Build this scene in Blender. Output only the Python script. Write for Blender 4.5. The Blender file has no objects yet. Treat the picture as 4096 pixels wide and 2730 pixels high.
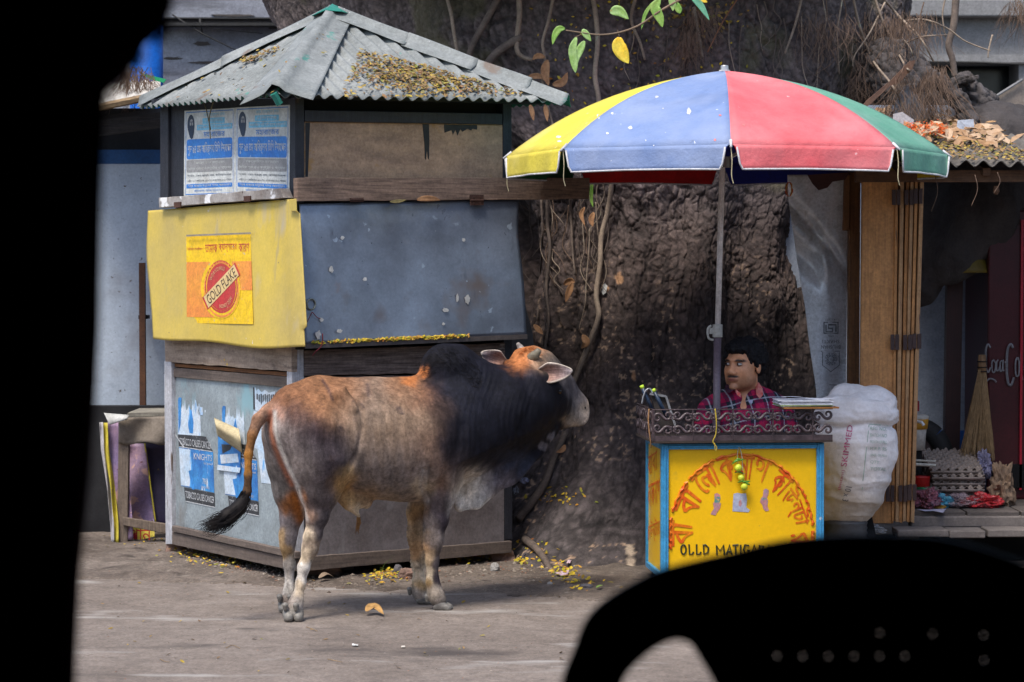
import bpy, bmesh, math, random
import numpy as np
from mathutils import Vector, Matrix, noise as mn
from mathutils.bvhtree import BVHTree
R = math.radians
SC = bpy.context.scene
COL = SC.collection
RNG = random.Random(7)
NR = np.random.RandomState(5)

# ------------------------------------------------------------------ camera
FPX = 9353.0                      # focal length in photo pixels (photo 4096 x 2730)
CAMZ = 1.47
PITCH = R(-1.93)
cam = bpy.data.cameras.new('camera'); camo = bpy.data.objects.new('camera', cam); COL.objects.link(camo)
camo.location = (0, 0, CAMZ); camo.rotation_euler = (R(90) + PITCH, 0, 0)
cam.sensor_width = 36; cam.lens = FPX / 4096 * 36; cam.clip_end = 900; cam.clip_start = 0.05
cam.dof.use_dof = True; cam.dof.focus_distance = 10.6; cam.dof.aperture_fstop = 5.0
SC.camera = camo
# ------------------------------------------------------------------ light
SUN_EL, SUN_AZ = R(63), R(212)    # azimuth: direction the light comes from, clockwise from +Y
w = bpy.data.worlds.new('World'); SC.world = w; w.use_nodes = True
nt = w.node_tree; bg = nt.nodes['Background']; sky = nt.nodes.new('ShaderNodeTexSky')
sky.sky_type = 'NISHITA'; sky.sun_disc = False; sky.sun_elevation = SUN_EL; sky.sun_rotation = SUN_AZ
sky.air_density = 1.0; sky.dust_density = 2.5; sky.ozone_density = 1.0
nt.links.new(sky.outputs[0], bg.inputs[0]); bg.inputs[1].default_value = 0.10
sl = bpy.data.lights.new('sun', 'SUN'); so = bpy.data.objects.new('sun', sl); COL.objects.link(so)
sl.energy = 1.5; sl.angle = R(18); sl.color = (1.0, 0.94, 0.86)
sd = Vector((math.sin(SUN_AZ) * math.cos(SUN_EL), math.cos(SUN_AZ) * math.cos(SUN_EL), math.sin(SUN_EL)))
so.rotation_euler = sd.to_track_quat('Z', 'Y').to_euler(); so.location = (-3, 4, 9)
vs = SC.view_settings; vs.view_transform = 'Standard'; vs.look = 'None'; vs.exposure = 1.45; vs.gamma = 1; vs.use_curve_mapping = False

# ------------------------------------------------------------------ placing helpers
_f = Vector((0, math.cos(PITCH), math.sin(PITCH))); _u = Vector((0, -math.sin(PITCH), math.cos(PITCH)))
CAM = Vector((0, 0, CAMZ))
def ray(px, py):
    return Vector(((px - 2048) / FPX, 0, 0)) + _u * ((1365 - py) / FPX) + _f
def P(px, py, Y):
    d = ray(px, py); return CAM + d * (Y / d.y)
def G(px, py, z=0.0):
    d = ray(px, py); return CAM + d * ((z - CAMZ) / d.z)
def M2(Y, n=1): return n * Y / FPX          # photo pixels to metres at depth Y
class Face:
    """a plane standing in the scene; pt() finds the point of that plane seen at a photo pixel"""
    def __init__(s, o, n): s.o = Vector(o); s.n = Vector(n).normalized()
    def pt(s, px, py, off=0.0):
        d = ray(px, py); o = s.o + s.n * off
        return CAM + d * ((o - CAM).dot(s.n) / d.dot(s.n))
def frontal(Y): return Face((0, Y, 0), (0, -1, 0))

# ------------------------------------------------------------------ objects
def link(o, parent=None, kind=None):
    COL.objects.link(o)
    if parent is not None:
        o.parent = parent
        r = parent
        if parent.type == 'EMPTY': o.location = -Vector(parent.location)
    if kind: o['kind'] = kind
    return o
def tag(o, label, cat, group=None):
    o['label'] = label; o['category'] = cat
    if group: o['group'] = group
    return o
def thing(name, label, cat, loc=(0, 0, 0), group=None):
    o = bpy.data.objects.new(name, None); COL.objects.link(o); o.location = loc; o.empty_display_size = .05
    return tag(o, label, cat, group)
class MB:
    def __init__(s): s.v = []; s.f = []; s.mi = []
    def add(s, vs, fs, m=0):
        b = len(s.v); s.v += [tuple(v) for v in vs]; s.f += [tuple(b + i for i in f) for f in fs]; s.mi += [m] * len(fs); return s
    def box(s, c, size, rz=0, m=0, rx=0, ry=0):
        sx, sy, sz = [x / 2 for x in size]
        M = Matrix.Translation(Vector(c)) @ Matrix.Rotation(rz, 4, 'Z') @ Matrix.Rotation(ry, 4, 'Y') @ Matrix.Rotation(rx, 4, 'X')
        vs = [M @ Vector((x * sx, y * sy, z * sz)) for z in (-1, 1) for y in (-1, 1) for x in (-1, 1)]
        return s.add(vs, [(0, 2, 3, 1), (4, 5, 7, 6), (0, 1, 5, 4), (2, 6, 7, 3), (0, 4, 6, 2), (1, 3, 7, 5)], m)
    def slab(s, pts, n, t, m=0):
        """prism: polygon pts (front), thickness t behind it (against n)"""
        k = len(pts); n = Vector(n)
        a = [Vector(p) for p in pts]; b = [p - n * t for p in a]
        return s.add(a + b, [tuple(range(k)), tuple(range(2 * k - 1, k - 1, -1))] + [(i, i + k, (i + 1) % k + k, (i + 1) % k) for i in range(k)], m)
    def fpoly(s, face, px, off=0.0, t=.01, m=0):
        return s.slab([face.pt(x, y, off) for x, y in px], face.n, t, m)
    def tube(s, pts, r, seg=8, m=0, cap=True):
        pts = [Vector(p) for p in pts]; n = len(pts)
        rs = r if isinstance(r, (list, tuple)) else [r] * n
        vs = []; up = None
        for i, p in enumerate(pts):
            t = (pts[min(i + 1, n - 1)] - pts[max(i - 1, 0)])
            if t.length < 1e-9: t = Vector((0, 0, 1))
            t.normalize()
            if up is None:
                up = t.orthogonal().normalized()
            else:
                up = (up - t * up.dot(t))
                up = up.normalized() if up.length > 1e-6 else t.orthogonal().normalized()
            q = t.cross(up)
            for k in range(seg):
                a = 2 * math.pi * k / seg
                vs.append(p + (up * math.cos(a) + q * math.sin(a)) * rs[i])
        fs = [(i * seg + k, i * seg + (k + 1) % seg, (i + 1) * seg + (k + 1) % seg, (i + 1) * seg + k) for i in range(n - 1) for k in range(seg)]
        if cap: fs += [tuple(range(seg - 1, -1, -1)), tuple(range((n - 1) * seg, n * seg))]
        return s.add(vs, fs, m)
    def lathe(s, c, prof, seg=24, m=0):
        c = Vector(c); vs = []
        for r, z in prof:
            for k in range(seg):
                a = 2 * math.pi * k / seg; vs.append(c + Vector((r * math.cos(a), r * math.sin(a), z)))
        n = len(prof)
        fs = [(i * seg + k, i * seg + (k + 1) % seg, (i + 1) * seg + (k + 1) % seg, (i + 1) * seg + k) for i in range(n - 1) for k in range(seg)]
        fs += [tuple(range(seg - 1, -1, -1)), tuple(range((n - 1) * seg, n * seg))]
        return s.add(vs, fs, m)
    def grid(s, fn, nu, nv, m=0):
        vs = [fn(i / nu, j / nv) for j in range(nv + 1) for i in range(nu + 1)]
        w_ = nu + 1
        return s.add(vs, [(j * w_ + i, j * w_ + i + 1, (j + 1) * w_ + i + 1, (j + 1) * w_ + i) for j in range(nv) for i in range(nu)], m)
    def build(s, name, mats, parent=None, smooth=False, bevel=0, solid=0, kind=None, moff=0):
        me = bpy.data.meshes.new(name); me.from_pydata(s.v, [], s.f)
        for m in (mats if isinstance(mats, (list, tuple)) else [mats]): me.materials.append(m)
        if any(s.mi): me.polygons.foreach_set('material_index', s.mi)
        if smooth: me.polygons.foreach_set('use_smooth', [True] * len(me.polygons))
        me.update()
        o = bpy.data.objects.new(name, me); link(o, parent, kind)
        if bevel:
            b = o.modifiers.new('b', 'BEVEL'); b.width = bevel; b.segments = 2; b.limit_method = 'ANGLE'; b.angle_limit = R(40)
            if not smooth and hasattr(me, 'shade_flat'): pass
        if solid:
            d = o.modifiers.new('s', 'SOLIDIFY'); d.thickness = solid; d.offset = 0
            if moff: d.material_offset = moff; d.offset = -1; d.material_offset_rim = 0
        return o
def spline(pts, n=8):
    """Catmull-Rom through pts"""
    pts = [Vector(p) for p in pts]; q = [pts[0] * 2 - pts[1]] + pts + [pts[-1] * 2 - pts[-2]]; out = []
    for i in range(1, len(q) - 2):
        for k in range(n):
            t = k / n; a, b, c, d = q[i - 1], q[i], q[i + 1], q[i + 2]
            out.append(.5 * ((2 * b) + (c - a) * t + (2 * a - 5 * b + 4 * c - d) * t * t + (3 * b - a - 3 * c + d) * t ** 3))
    out.append(pts[-1]); return out
_tc = {}
def text_shape(s, bold=0.0):
    if (s, bold) in _tc: return _tc[(s, bold)]
    c = bpy.data.curves.new('t', 'FONT'); c.body = s; c.resolution_u = 3; c.offset = bold
    o = bpy.data.objects.new('t', c); COL.objects.link(o)
    dg = bpy.context.evaluated_depsgraph_get(); me = bpy.data.meshes.new_from_object(o.evaluated_get(dg))
    co = np.array([v.co[:2] for v in me.vertices]); fs = [tuple(p.vertices) for p in me.polygons]
    bpy.data.objects.remove(o); bpy.data.curves.remove(c); bpy.data.meshes.remove(me)
    lo = co.min(0); hi = co.max(0); co = (co - lo) / np.maximum(hi - lo, 1e-6)
    _tc[(s, bold)] = (co, fs); return _tc[(s, bold)]
def put_text(mb, s, fn, m=0, bold=0.0):
    """lettering s; fn maps (u, v) in 0..1 (v up) to a 3D point"""
    co, fs = text_shape(s, bold)
    mb.add([fn(float(u), float(v)) for u, v in co], fs, m); return mb
def bil(q):
    """q = TL, TR, BR, BL pixel corners -> f(u, v), v down"""
    def f(u, v):
        a = q[0][0] * (1 - u) + q[1][0] * u, q[0][1] * (1 - u) + q[1][1] * u
        b = q[3][0] * (1 - u) + q[2][0] * u, q[3][1] * (1 - u) + q[2][1] * u
        return a[0] * (1 - v) + b[0] * v, a[1] * (1 - v) + b[1] * v
    return f
# numpy noise ---------------------------------------------------------------
def _h(i, j, k, s=0):
    n = (i * 374761393 + j * 668265263 + k * 2147483647 + s * 974711) & 0xffffffff
    n = ((n ^ (n >> 13)) * 1274126177) & 0xffffffff
    return ((n ^ (n >> 16)) & 0xffff) / 65535.0
def vnoise(p, s=0):
    p = np.asarray(p, float); i = np.floor(p).astype(np.int64); f = p - i; f = f * f * (3 - 2 * f); r = 0
    for a in (0, 1):
        for b in (0, 1):
            for c in (0, 1):
                wt = (f[:, 0] if a else 1 - f[:, 0]) * (f[:, 1] if b else 1 - f[:, 1]) * (f[:, 2] if c else 1 - f[:, 2])
                r = r + wt * _h(i[:, 0] + a, i[:, 1] + b, i[:, 2] + c, s)
    return r
def fbm(p, o=4, s=0):
    r = 0; a = .5; p = np.asarray(p, float)
    for k in range(o): r = r + a * (vnoise(p, s + k) - .5); p = p * 2.03 + 7.1; a *= .5
    return r
def worley(p, s=0):
    p = np.asarray(p, float); i = np.floor(p).astype(np.int64)
    f1 = np.full(len(p), 9.); f2 = np.full(len(p), 9.)
    for a in (-1, 0, 1):
        for b in (-1, 0, 1):
            for c in (-1, 0, 1):
                q = i + np.array((a, b, c))
                x = q + np.stack([_h(q[:, 0], q[:, 1], q[:, 2], s + t) for t in (1, 2, 3)], 1)
                d = np.sqrt(((x - p) ** 2).sum(1))
                m = d < f1; f2 = np.where(m, f1, np.minimum(f2, d)); f1 = np.where(m, d, f1)
    return f1, f2
# sculpting by distance fields ------------------------------------------------
class Clay:
    def __init__(s, k=.03): s.p = []; s.k = k
    def cap(s, a, b, ra, rb=None, k=None, sub=False): s.p.append(('c', np.array(a, float), np.array(b, float), ra, ra if rb is None else rb, s.k if k is None else k, sub)); return s
    def chain(s, pts, rs, k=None):
        for i in range(len(pts) - 1): s.cap(pts[i], pts[i + 1], rs[i], rs[i + 1], k)
        return s
    def ell(s, c, r, M=None, k=None, sub=False): s.p.append(('e', np.array(c, float), np.array(r, float), M, None, s.k if k is None else k, sub)); return s
    def mesh(s, h, smooth=2):
        lo = np.full(3, 1e9); hi = np.full(3, -1e9)
        def bb(p):
            if p[0] == 'c': r = max(p[3], p[4]); return np.minimum(p[1], p[2]) - r, np.maximum(p[1], p[2]) + r
            r = max(p[2]); return p[1] - r, p[1] + r
        for p in s.p:
            if not p[6]: a, b = bb(p); lo = np.minimum(lo, a); hi = np.maximum(hi, b)
        lo -= 3 * h; hi += 3 * h; n = np.ceil((hi - lo) / h).astype(int) + 1
        F = np.full(n, .3, np.float32)
        for p in s.p:
            a, b = bb(p); pad = p[5] + 3 * h
            i0 = np.clip(np.floor((a - pad - lo) / h).astype(int), 0, n); i1 = np.clip(np.ceil((b + pad - lo) / h).astype(int) + 1, 0, n)
            if (i1 <= i0).any(): continue
            ax = [lo[t] + h * np.arange(i0[t], i1[t]) for t in range(3)]
            X, Y, Z = np.meshgrid(*ax, indexing='ij')
            if p[0] == 'c':
                A, B = p[1], p[2]; d = B - A; L = float(d @ d) + 1e-12
                t = np.clip(((X - A[0]) * d[0] + (Y - A[1]) * d[1] + (Z - A[2]) * d[2]) / L, 0, 1)
                D = np.sqrt((X - A[0] - t * d[0]) ** 2 + (Y - A[1] - t * d[1]) ** 2 + (Z - A[2] - t * d[2]) ** 2) - (p[3] + (p[4] - p[3]) * t)
            else:
                q = np.stack([X - p[1][0], Y - p[1][1], Z - p[1][2]], -1)
                if p[3] is not None: q = q @ np.array(p[3])          # columns of M = local axes
                k0 = np.sqrt(((q / p[2]) ** 2).sum(-1)); k1 = np.sqrt(((q / (p[2] ** 2)) ** 2).sum(-1)) + 1e-9
                D = k0 * (k0 - 1) / k1
            sl_ = (slice(i0[0], i1[0]), slice(i0[1], i1[1]), slice(i0[2], i1[2])); E = F[sl_]; k = max(p[5], 1e-5)
            if p[6]:
                hh = np.clip(.5 - .5 * (E + D) / k, 0, 1); F[sl_] = E * (1 - hh) + (-D) * hh + k * hh * (1 - hh)
            else:
                hh = np.clip(.5 + .5 * (D - E) / k, 0, 1); F[sl_] = D * (1 - hh) + E * hh - k * hh * (1 - hh)
        return nets(F, lo, h, smooth)
def nets(F, lo, h, smooth=2):
    S = F < 0; n = np.array(F.shape)
    c = [S[a:n[0] - 1 + a, b:n[1] - 1 + b, d:n[2] - 1 + d] for a in (0, 1) for b in (0, 1) for d in (0, 1)]
    cnt = sum(x.astype(np.int8) for x in c); act = (cnt > 0) & (cnt < 8)
    I = np.argwhere(act); idx = np.full(act.shape, -1, np.int64); idx[act] = np.arange(len(I))
    pos = np.zeros((len(I), 3)); num = np.zeros(len(I))
    cor = [(a, b, d) for a in (0, 1) for b in (0, 1) for d in (0, 1)]
    val = [F[I[:, 0] + a, I[:, 1] + b, I[:, 2] + d] for a, b, d in cor]
    for x in range(8):
        for y in range(x + 1, 8):
            if sum(abs(cor[x][t] - cor[y][t]) for t in range(3)) != 1: continue
            m = (val[x] < 0) != (val[y] < 0); den = val[x] - val[y]; t = np.where(m, val[x] / np.where(np.abs(den) < 1e-9, 1e-9, den), 0)
            q = np.array(cor[x]) + t[:, None] * (np.array(cor[y]) - np.array(cor[x])); pos += q * m[:, None]; num += m
    V = lo + h * (I + pos / num[:, None]); fs = []
    for ax in range(3):
        u, v = (ax + 1) % 3, (ax + 2) % 3
        a = S; sl0 = [slice(None)] * 3; sl1 = [slice(None)] * 3; sl0[ax] = slice(0, -1); sl1[ax] = slice(1, None)
        A, B = S[tuple(sl0)], S[tuple(sl1)]; E = np.argwhere(A != B)
        E = E[(E[:, u] > 0) & (E[:, v] > 0) & (E[:, u] < n[u] - 1) & (E[:, v] < n[v] - 1)]
        du = np.zeros(3, int); du[u] = 1; dv = np.zeros(3, int); dv[v] = 1
        g = lambda q: idx[q[:, 0], q[:, 1], q[:, 2]]
        q = np.stack([g(E), g(E - du), g(E - du - dv), g(E - dv)], 1)
        fl = ~S[E[:, 0], E[:, 1], E[:, 2]]; q[fl] = q[fl][:, ::-1]; fs.append(q)
    Q = np.concatenate(fs); Q = Q[(Q >= 0).all(1)]
    e = np.concatenate([Q[:, [0, 1]], Q[:, [1, 2]], Q[:, [2, 3]], Q[:, [3, 0]]])
    for it in range(smooth * 2):
        acc = np.zeros_like(V); k = np.zeros(len(V))
        for t in range(3): acc[:, t] = np.bincount(e[:, 0], V[e[:, 1], t], len(V)) + np.bincount(e[:, 1], V[e[:, 0], t], len(V))
        k = np.bincount(e[:, 0], minlength=len(V)) + np.bincount(e[:, 1], minlength=len(V))
        lam = .55 if it % 2 == 0 else -.57
        V = V + lam * (acc / k[:, None] - V)
    return V, Q
def vnormals(V, Q):
    n = np.cross(V[Q[:, 2]] - V[Q[:, 0]], V[Q[:, 3]] - V[Q[:, 1]]); N = np.zeros_like(V)
    for j in range(4):
        for t in range(3): N[:, t] += np.bincount(Q[:, j], n[:, t], len(V))
    return N / (np.linalg.norm(N, axis=1)[:, None] + 1e-12)
def np_mesh(name, V, Q, mats, parent=None, col=None, smooth=True, kind=None):
    me = bpy.data.meshes.new(name); me.vertices.add(len(V)); me.vertices.foreach_set('co', np.asarray(V, np.float32).ravel())
    k = Q.shape[1]; me.loops.add(len(Q) * k); me.loops.foreach_set('vertex_index', Q.astype(np.int32).ravel())
    me.polygons.add(len(Q)); me.polygons.foreach_set('loop_start', np.arange(0, len(Q) * k, k, dtype=np.int32))
    me.polygons.foreach_set('use_smooth', [smooth] * len(Q))
    for m in (mats if isinstance(mats, (list, tuple)) else [mats]): me.materials.append(m)
    me.update(calc_edges=True); me.validate()
    if col is not None:
        a = me.color_attributes.new('Col', 'FLOAT_COLOR', 'POINT'); c = np.ones((len(V), 4), np.float32); c[:, :3] = col; a.data.foreach_set('color', c.ravel())
    o = bpy.data.objects.new(name, me); return link(o, parent, kind)
def toPx(V):
    d = V - np.array(CAM); f = np.array(_f); u = np.array(_u); z = d @ f
    return 2048 + FPX * d[:, 0] / z, 1365 - FPX * (d @ u) / z
def rbf(px, py, pts, p=2.0):
    num = 0; den = 1e-12
    for x, y, r, c in pts:
        w_ = np.exp(-(((px - x) / r) ** 2 + ((py - y) / r) ** 2)) + 1e-9 / (1 + ((px - x) ** 2 + (py - y) ** 2) / 1e4); w_ = w_ * (40 / r) ** 1.7
        num = num + w_[:, None] * np.array(c); den = den + w_
    return num / den[:, None]

# ------------------------------------------------------------------ materials
def lin(h):
    if isinstance(h, str):
        v = [int(h[i:i + 2], 16) / 255 for i in (0, 2, 4)]
        return tuple((c / 12.92 if c <= .04045 else ((c + .055) / 1.055) ** 2.4) for c in v)
    return h
_mc = {}
def mat(name, c1=None, c2=None, sc=6, rough=.8, bump=.3, bsc=80, bdist=.004, metal=0, st=(1, 1, 1), spots=(), attr=False, detail=6, lo=.35, hi=.65, bst=None, wave=None, alpha=None, island=None, trans=0, spec=.4, grime=0, fine=.3):
    if name in _mc: return _mc[name]
    m = bpy.data.materials.new(name); m.use_nodes = True; nt = m.node_tree; N = nt.nodes; L = nt.links
    b = N['Principled BSDF']; b.inputs['Roughness'].default_value = rough; b.inputs['Metallic'].default_value = metal
    b.inputs['Specular IOR Level'].default_value = spec
    tc = N.new('ShaderNodeTexCoord')
    def nz(scale, stretch, det=6, rg=.6, off=0):
        mp = N.new('ShaderNodeMapping'); mp.inputs['Scale'].default_value = stretch; mp.inputs['Location'].default_value = (off, off * 1.7, off * .6)
        L.new(tc.outputs['Object'], mp.inputs[0]); t = N.new('ShaderNodeTexNoise'); t.inputs['Scale'].default_value = scale; t.inputs['Detail'].default_value = det
        t.inputs['Roughness'].default_value = rg; L.new(mp.outputs[0], t.inputs['Vector']); return t.outputs[0]
    def ramp(src, a, c):
        r = N.new('ShaderNodeMapRange'); r.inputs[1].default_value = a; r.inputs[2].default_value = c; L.new(src, r.inputs[0]); return r.outputs[0]
    def mix(fac, a, c, mode='MIX'):
        x = N.new('ShaderNodeMix'); x.data_type = 'RGBA'; x.blend_type = mode
        if isinstance(fac, float): x.inputs[0].default_value = fac
        else: L.new(fac, x.inputs[0])
        for i, q in ((6, a), (7, c)):
            if isinstance(q, tuple): x.inputs[i].default_value = (*q, 1)
            else: L.new(q, x.inputs[i])
        return x.outputs[2]
    c1 = lin(c1); c2 = lin(c2) if c2 is not None else tuple(x * .7 for x in c1)
    if island:
        gi = N.new('ShaderNodeNewGeometry'); cr = N.new('ShaderNodeValToRGB'); cr.color_ramp.interpolation = 'LINEAR'
        els = cr.color_ramp.elements
        for i, cc in enumerate(island):
            e = els[i] if i < 2 else els.new(1.0)
            e.position = i / max(1, len(island) - 1); e.color = (*lin(cc), 1)
        L.new(gi.outputs['Random Per Island'], cr.inputs[0]); col = cr.outputs[0]
        col = mix(ramp(nz(40, (1, 1, 1)), .3, .7), col, mix(1.0, col, (.6, .55, .5), 'MULTIPLY'))
    elif attr:
        at = N.new('ShaderNodeAttribute'); at.attribute_name = 'Col'; col = at.outputs['Color']
        f = nz(sc, st, detail)
        col = mix(1.0, col, mix(ramp(f, lo, hi), c2, c1), 'MULTIPLY')
    else:
        f = nz(sc, st, detail); col = mix(ramp(f, lo, hi), c2, c1)
    if fine and not island:
        g1_ = ramp(nz(75, (1, 1, 1), 5, .75, 2), .3, .7); g2_ = ramp(nz(19, (1, 1, 1), 4, .65, 4), .3, .7)
        col = mix(1.0, col, mix(g1_, (1 - fine,) * 3, (1 + fine * .55,) * 3), 'MULTIPLY'); col = mix(1.0, col, mix(g2_, (1 - fine * .6,) * 3, (1 + fine * .3,) * 3), 'MULTIPLY')
    if grime: col = mix(ramp(nz(2.2, (1, 1, .5), 8, .65, 9), .5, .75), col, mix(grime, col, (.09, .075, .06)))
    for k, sp in enumerate(spots):
        cc, scale, thr, soft, stc = (list(sp) + [(1, 1, 1)])[:5]
        col = mix(ramp(nz(scale, stc, 4, .6, 3.3 + k * 5.1), thr, thr + soft), col, lin(cc))
    if wave:
        wc, wsc, wax, wthr = wave
        t = N.new('ShaderNodeTexWave'); t.bands_direction = wax; t.inputs['Scale'].default_value = wsc; L.new(tc.outputs['Object'], t.inputs['Vector'])
        col = mix(ramp(t.outputs[0], wthr, wthr + .05), col, lin(wc))
    L.new(col, b.inputs['Base Color'])
    if bump:
        bp = N.new('ShaderNodeBump'); bp.inputs['Strength'].default_value = bump; bp.inputs['Distance'].default_value = bdist
        L.new(nz(bsc, bst or st, 8, .65), bp.inputs['Height']); L.new(bp.outputs[0], b.inputs['Normal'])
        rr = ramp(nz(bsc * .3, (1, 1, 1), 3), .2, .8); mr = N.new('ShaderNodeMapRange'); mr.inputs[3].default_value = max(.05, rough - .12); mr.inputs[4].default_value = min(1, rough + .1)
        L.new(rr, mr.inputs[0]); L.new(mr.outputs[0], b.inputs['Roughness'])
    if trans: b.inputs['Transmission Weight'].default_value = trans
    if alpha is not None: b.inputs['Alpha'].default_value = alpha
    _mc[name] = m; return m
HG = (1.2, 1.2, 22); VG = (22, 22, 1.2)      # grain along / up
# ================================================================== SETTING
m_road = mat('worn_asphalt', (.225, .188, .162), (.14, .112, .093), fine=.45, sc=1.3, rough=.92, bump=.5, bsc=170, bdist=.003, detail=10, lo=.3, hi=.7,
             spots=[((.055, .045, .04), 1.1, .58, .12, (1, 2.2, 1)), ((.27, .25, .23), 2.3, .6, .1, (.6, 2, 1)), ((.06, .05, .045), 30, .66, .05), ((.3, .28, .25), 55, .68, .04)])
m_dirt = mat('packed_dirt', fine=.5, c1=(.185, .15, .125), c2=(.095, .073, .058), sc=3, rough=.98, bump=.9, bsc=90, bdist=.006, detail=10, spots=[((.2, .17, .14), 20, .6, .1), ((.03, .022, .018), 5, .6, .12)])
def sheet(name, xs, ys, zf, m):
    X, Y = np.meshgrid(xs, ys, indexing='ij'); V = np.stack([X.ravel(), Y.ravel(), zf(X.ravel(), Y.ravel())], 1)
    a = np.arange(X.size).reshape(X.shape); Q = np.stack([a[:-1, :-1].ravel(), a[1:, :-1].ravel(), a[1:, 1:].ravel(), a[:-1, 1:].ravel()], 1)
    return np_mesh(name, V, Q, m, kind='structure')
def gz(x, y):
    p = np.stack([x * 1.4, y * 1.4, x * 0], 1); q = np.stack([x * 9, y * 9, x * 0], 1)
    near = np.clip(1 - np.maximum(np.abs(x) / 5, np.abs(y - 9) / 6), 0, 1) ** .5
    return near * (fbm(p, 3, 3) * .03 + fbm(q, 3, 9) * .009)
def ground_z(x, y): return float(gz(np.array([x]), np.array([y]))[0])
xs = np.concatenate([[-300, -80, -30, -12], np.arange(-4, 4.5, .035), [12, 30, 80, 300]])
ys = np.concatenate([[-300, -80, -20, 2], np.arange(5.5, 14.5, .035), [30, 80, 300]])
sheet('road', xs, ys, gz, m_road)
# strip of dirt in front of the kiosk, the tree and the shop, raised a little above the road
def dirtz(x, y):
    edge = 10.28 + .33 * np.clip(-(x + .2), -1.5, 1.6) + .5 * fbm(np.stack([x * 1.7, y * .8, x * 0], 1), 5, 21) + .22 * fbm(np.stack([x * 14, y * 9, x * 0], 1), 3, 22)
    h = np.clip((y - edge) / .55, -1, 1); h = np.where(h < 0, h * .02, .03 * h * (1.6 - h) + .004)
    p = np.stack([x * 12, y * 12, x * 0], 1)
    return gz(x, y) + h + np.where(h > 0, (fbm(p, 4, 30)) * .03 * np.clip(h / .02, 0, 1), -.012)
sheet('dirt_verge', np.arange(-2.9, 4.4, .022), np.arange(9.2, 14.2, .024), dirtz, m_dirt)
def gnd(x, y): return float(max(gz(np.array([x]), np.array([y]))[0], dirtz(np.array([x]), np.array([y]))[0] if y > 9.2 and -2.9 < x < 4.4 else -9))

# --- background building, left
m_wallL = mat('pale_limewash', (.43, .49, .56), (.34, .39, .46), fine=.15, sc=1.6, rough=.9, bump=.5, bsc=60, bdist=.004, spots=[((.13, .12, .11), 34, .67, .03), ((.25, .26, .28), 2.5, .6, .2)])
m_navy = mat('navy_paint', (.012, .07, .2), (.008, .05, .15), rough=.7, bump=.2)
m_blue = mat('bright_blue_paint', (.005, .13, .55), (.005, .1, .45), rough=.45, bump=.1)
m_fill_black = mat('near_black_fill', (.02, .02, .022), (.008, .008, .01), rough=.9)  # plain near-black; also paints the dark gap and the darkness behind the table
m_conc = mat('grey_stained_plaster', (.30, .32, .36), (.21, .22, .26), sc=1.2, rough=.95, bump=.4, bsc=20, st=(1, 1, 3), spots=[((.07, .07, .08), 1.5, .57, .12, (.4, 1, 4)), ((.05, .045, .04), 5, .66, .03, (.5, 1, 3))])
wl = thing('house_wall', 'pale blue limewashed house wall with a navy band, behind the tin-roofed kiosk on its left', 'wall', (-2, 12.7, 0))
m = MB(); a = P(250, 1640, 12.7); b = P(760, 655, 12.7)
m.box((-2.6, 12.85, (a.z + b.z) / 2), (2.8, .2, b.z - a.z)); m.build('wall_panel', m_wallL, wl)
c0 = P(250, 655, 12.7).z; c1 = P(250, 598, 12.7).z
m = MB(); m.box((-2.6, 12.848, (c0 + c1) / 2), (2.8, .2, c1 - c0)); m.build('painted_band', m_navy, wl)
m = MB(); m.box((-2.6, 12.86, a.z / 2), (2.8, .2, a.z)); m.build('plinth', m_fill_black, wl)
m = MB(); m.box((-2.6, 12.88, c1 + .115), (2.8, .1, .23)); m.build('dark_gap_strip', m_fill_black, wl)  # near-black strip standing in for the dark gap under the lean-to roof
pp = thing('iron_pipe', 'rusty brown square pipe standing upright against the pale wall left of the kiosk', 'pipe', G(565, 2150))
m = MB(); a = P(563, 1052, 12.55); m.box((a.x, 12.6, a.z / 2), (.032, .032, a.z)); m.build('tube', mat('rust_brown', (.13, .055, .025), (.08, .035, .02), rough=.8), pp)
m = MB(); m.box((a.x, 12.655, a.z * .8), (.05, .08, .02)); m.build('wall_clip', m_fill_black, pp)
col = thing('round_pillar', 'bright blue round pillar at the upper left behind the kiosk roof', 'pillar', (-2.05, 14, 0))
a = P(520, 300, 14); b = P(652, 300, 14)
m = MB(); m.lathe(((a.x + b.x) / 2, 14, 0), [((b.x - a.x) / 2 * 1.0, 0), ((b.x - a.x) / 2, 4.2)], 40); m.build('shaft', m_blue, col, smooth=True)
m = MB(); m.lathe(((a.x + b.x) / 2, 14, 0), [(.15, 4.05), (.15, 4.2)], 40); m.build('collar', m_conc, col, smooth=True)
# slanting soffit of the veranda
vr = thing('concrete_veranda', 'grey stained concrete house front with peeling patches, upper left behind the kiosk roof', 'building', (-1.5, 15, 0))
m = MB(); m.box((-1.6, 15.3, 2), (5.5, .3, 4.6)); m.build('facade', m_conc, vr)
m = MB(); m.box((-1.6, 15.05, P(0, 98, 15).z), (1.6, .12, .018)); m.box((-1.3, 15.1, P(0, 70, 15).z), (2.6, .1, .01), 0); m.build('conduit', mat('dark_cable', (.03, .03, .03)), vr)
mc = mat('dark_cable')
def strand(name, pts, r, mt, parent=None, n=6, seg=6):
    m = MB(); q = spline(pts, n); k = len(q); rs = [r * (1 - .35 * i / k) if not isinstance(r, tuple) else r[0] + (r[1] - r[0]) * i / k for i in range(k)]
    m.tube(q, rs, seg); return m.build(name, mt, parent, smooth=True)
strand('hanging_wire', [P(690, 60, 15.05), P(800, 130, 15), P(950, 205, 15.05)], .006, mc, vr)
strand('hanging_wire', [P(680, 95, 15.05), P(850, 115, 15), P(1050, 135, 15.05)], .003, mc, vr)
strand('hanging_wire', [P(800, 75, 15.05), P(802, 100, 15), P(812, 140, 15.05)], .008, mc, vr)
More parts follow.
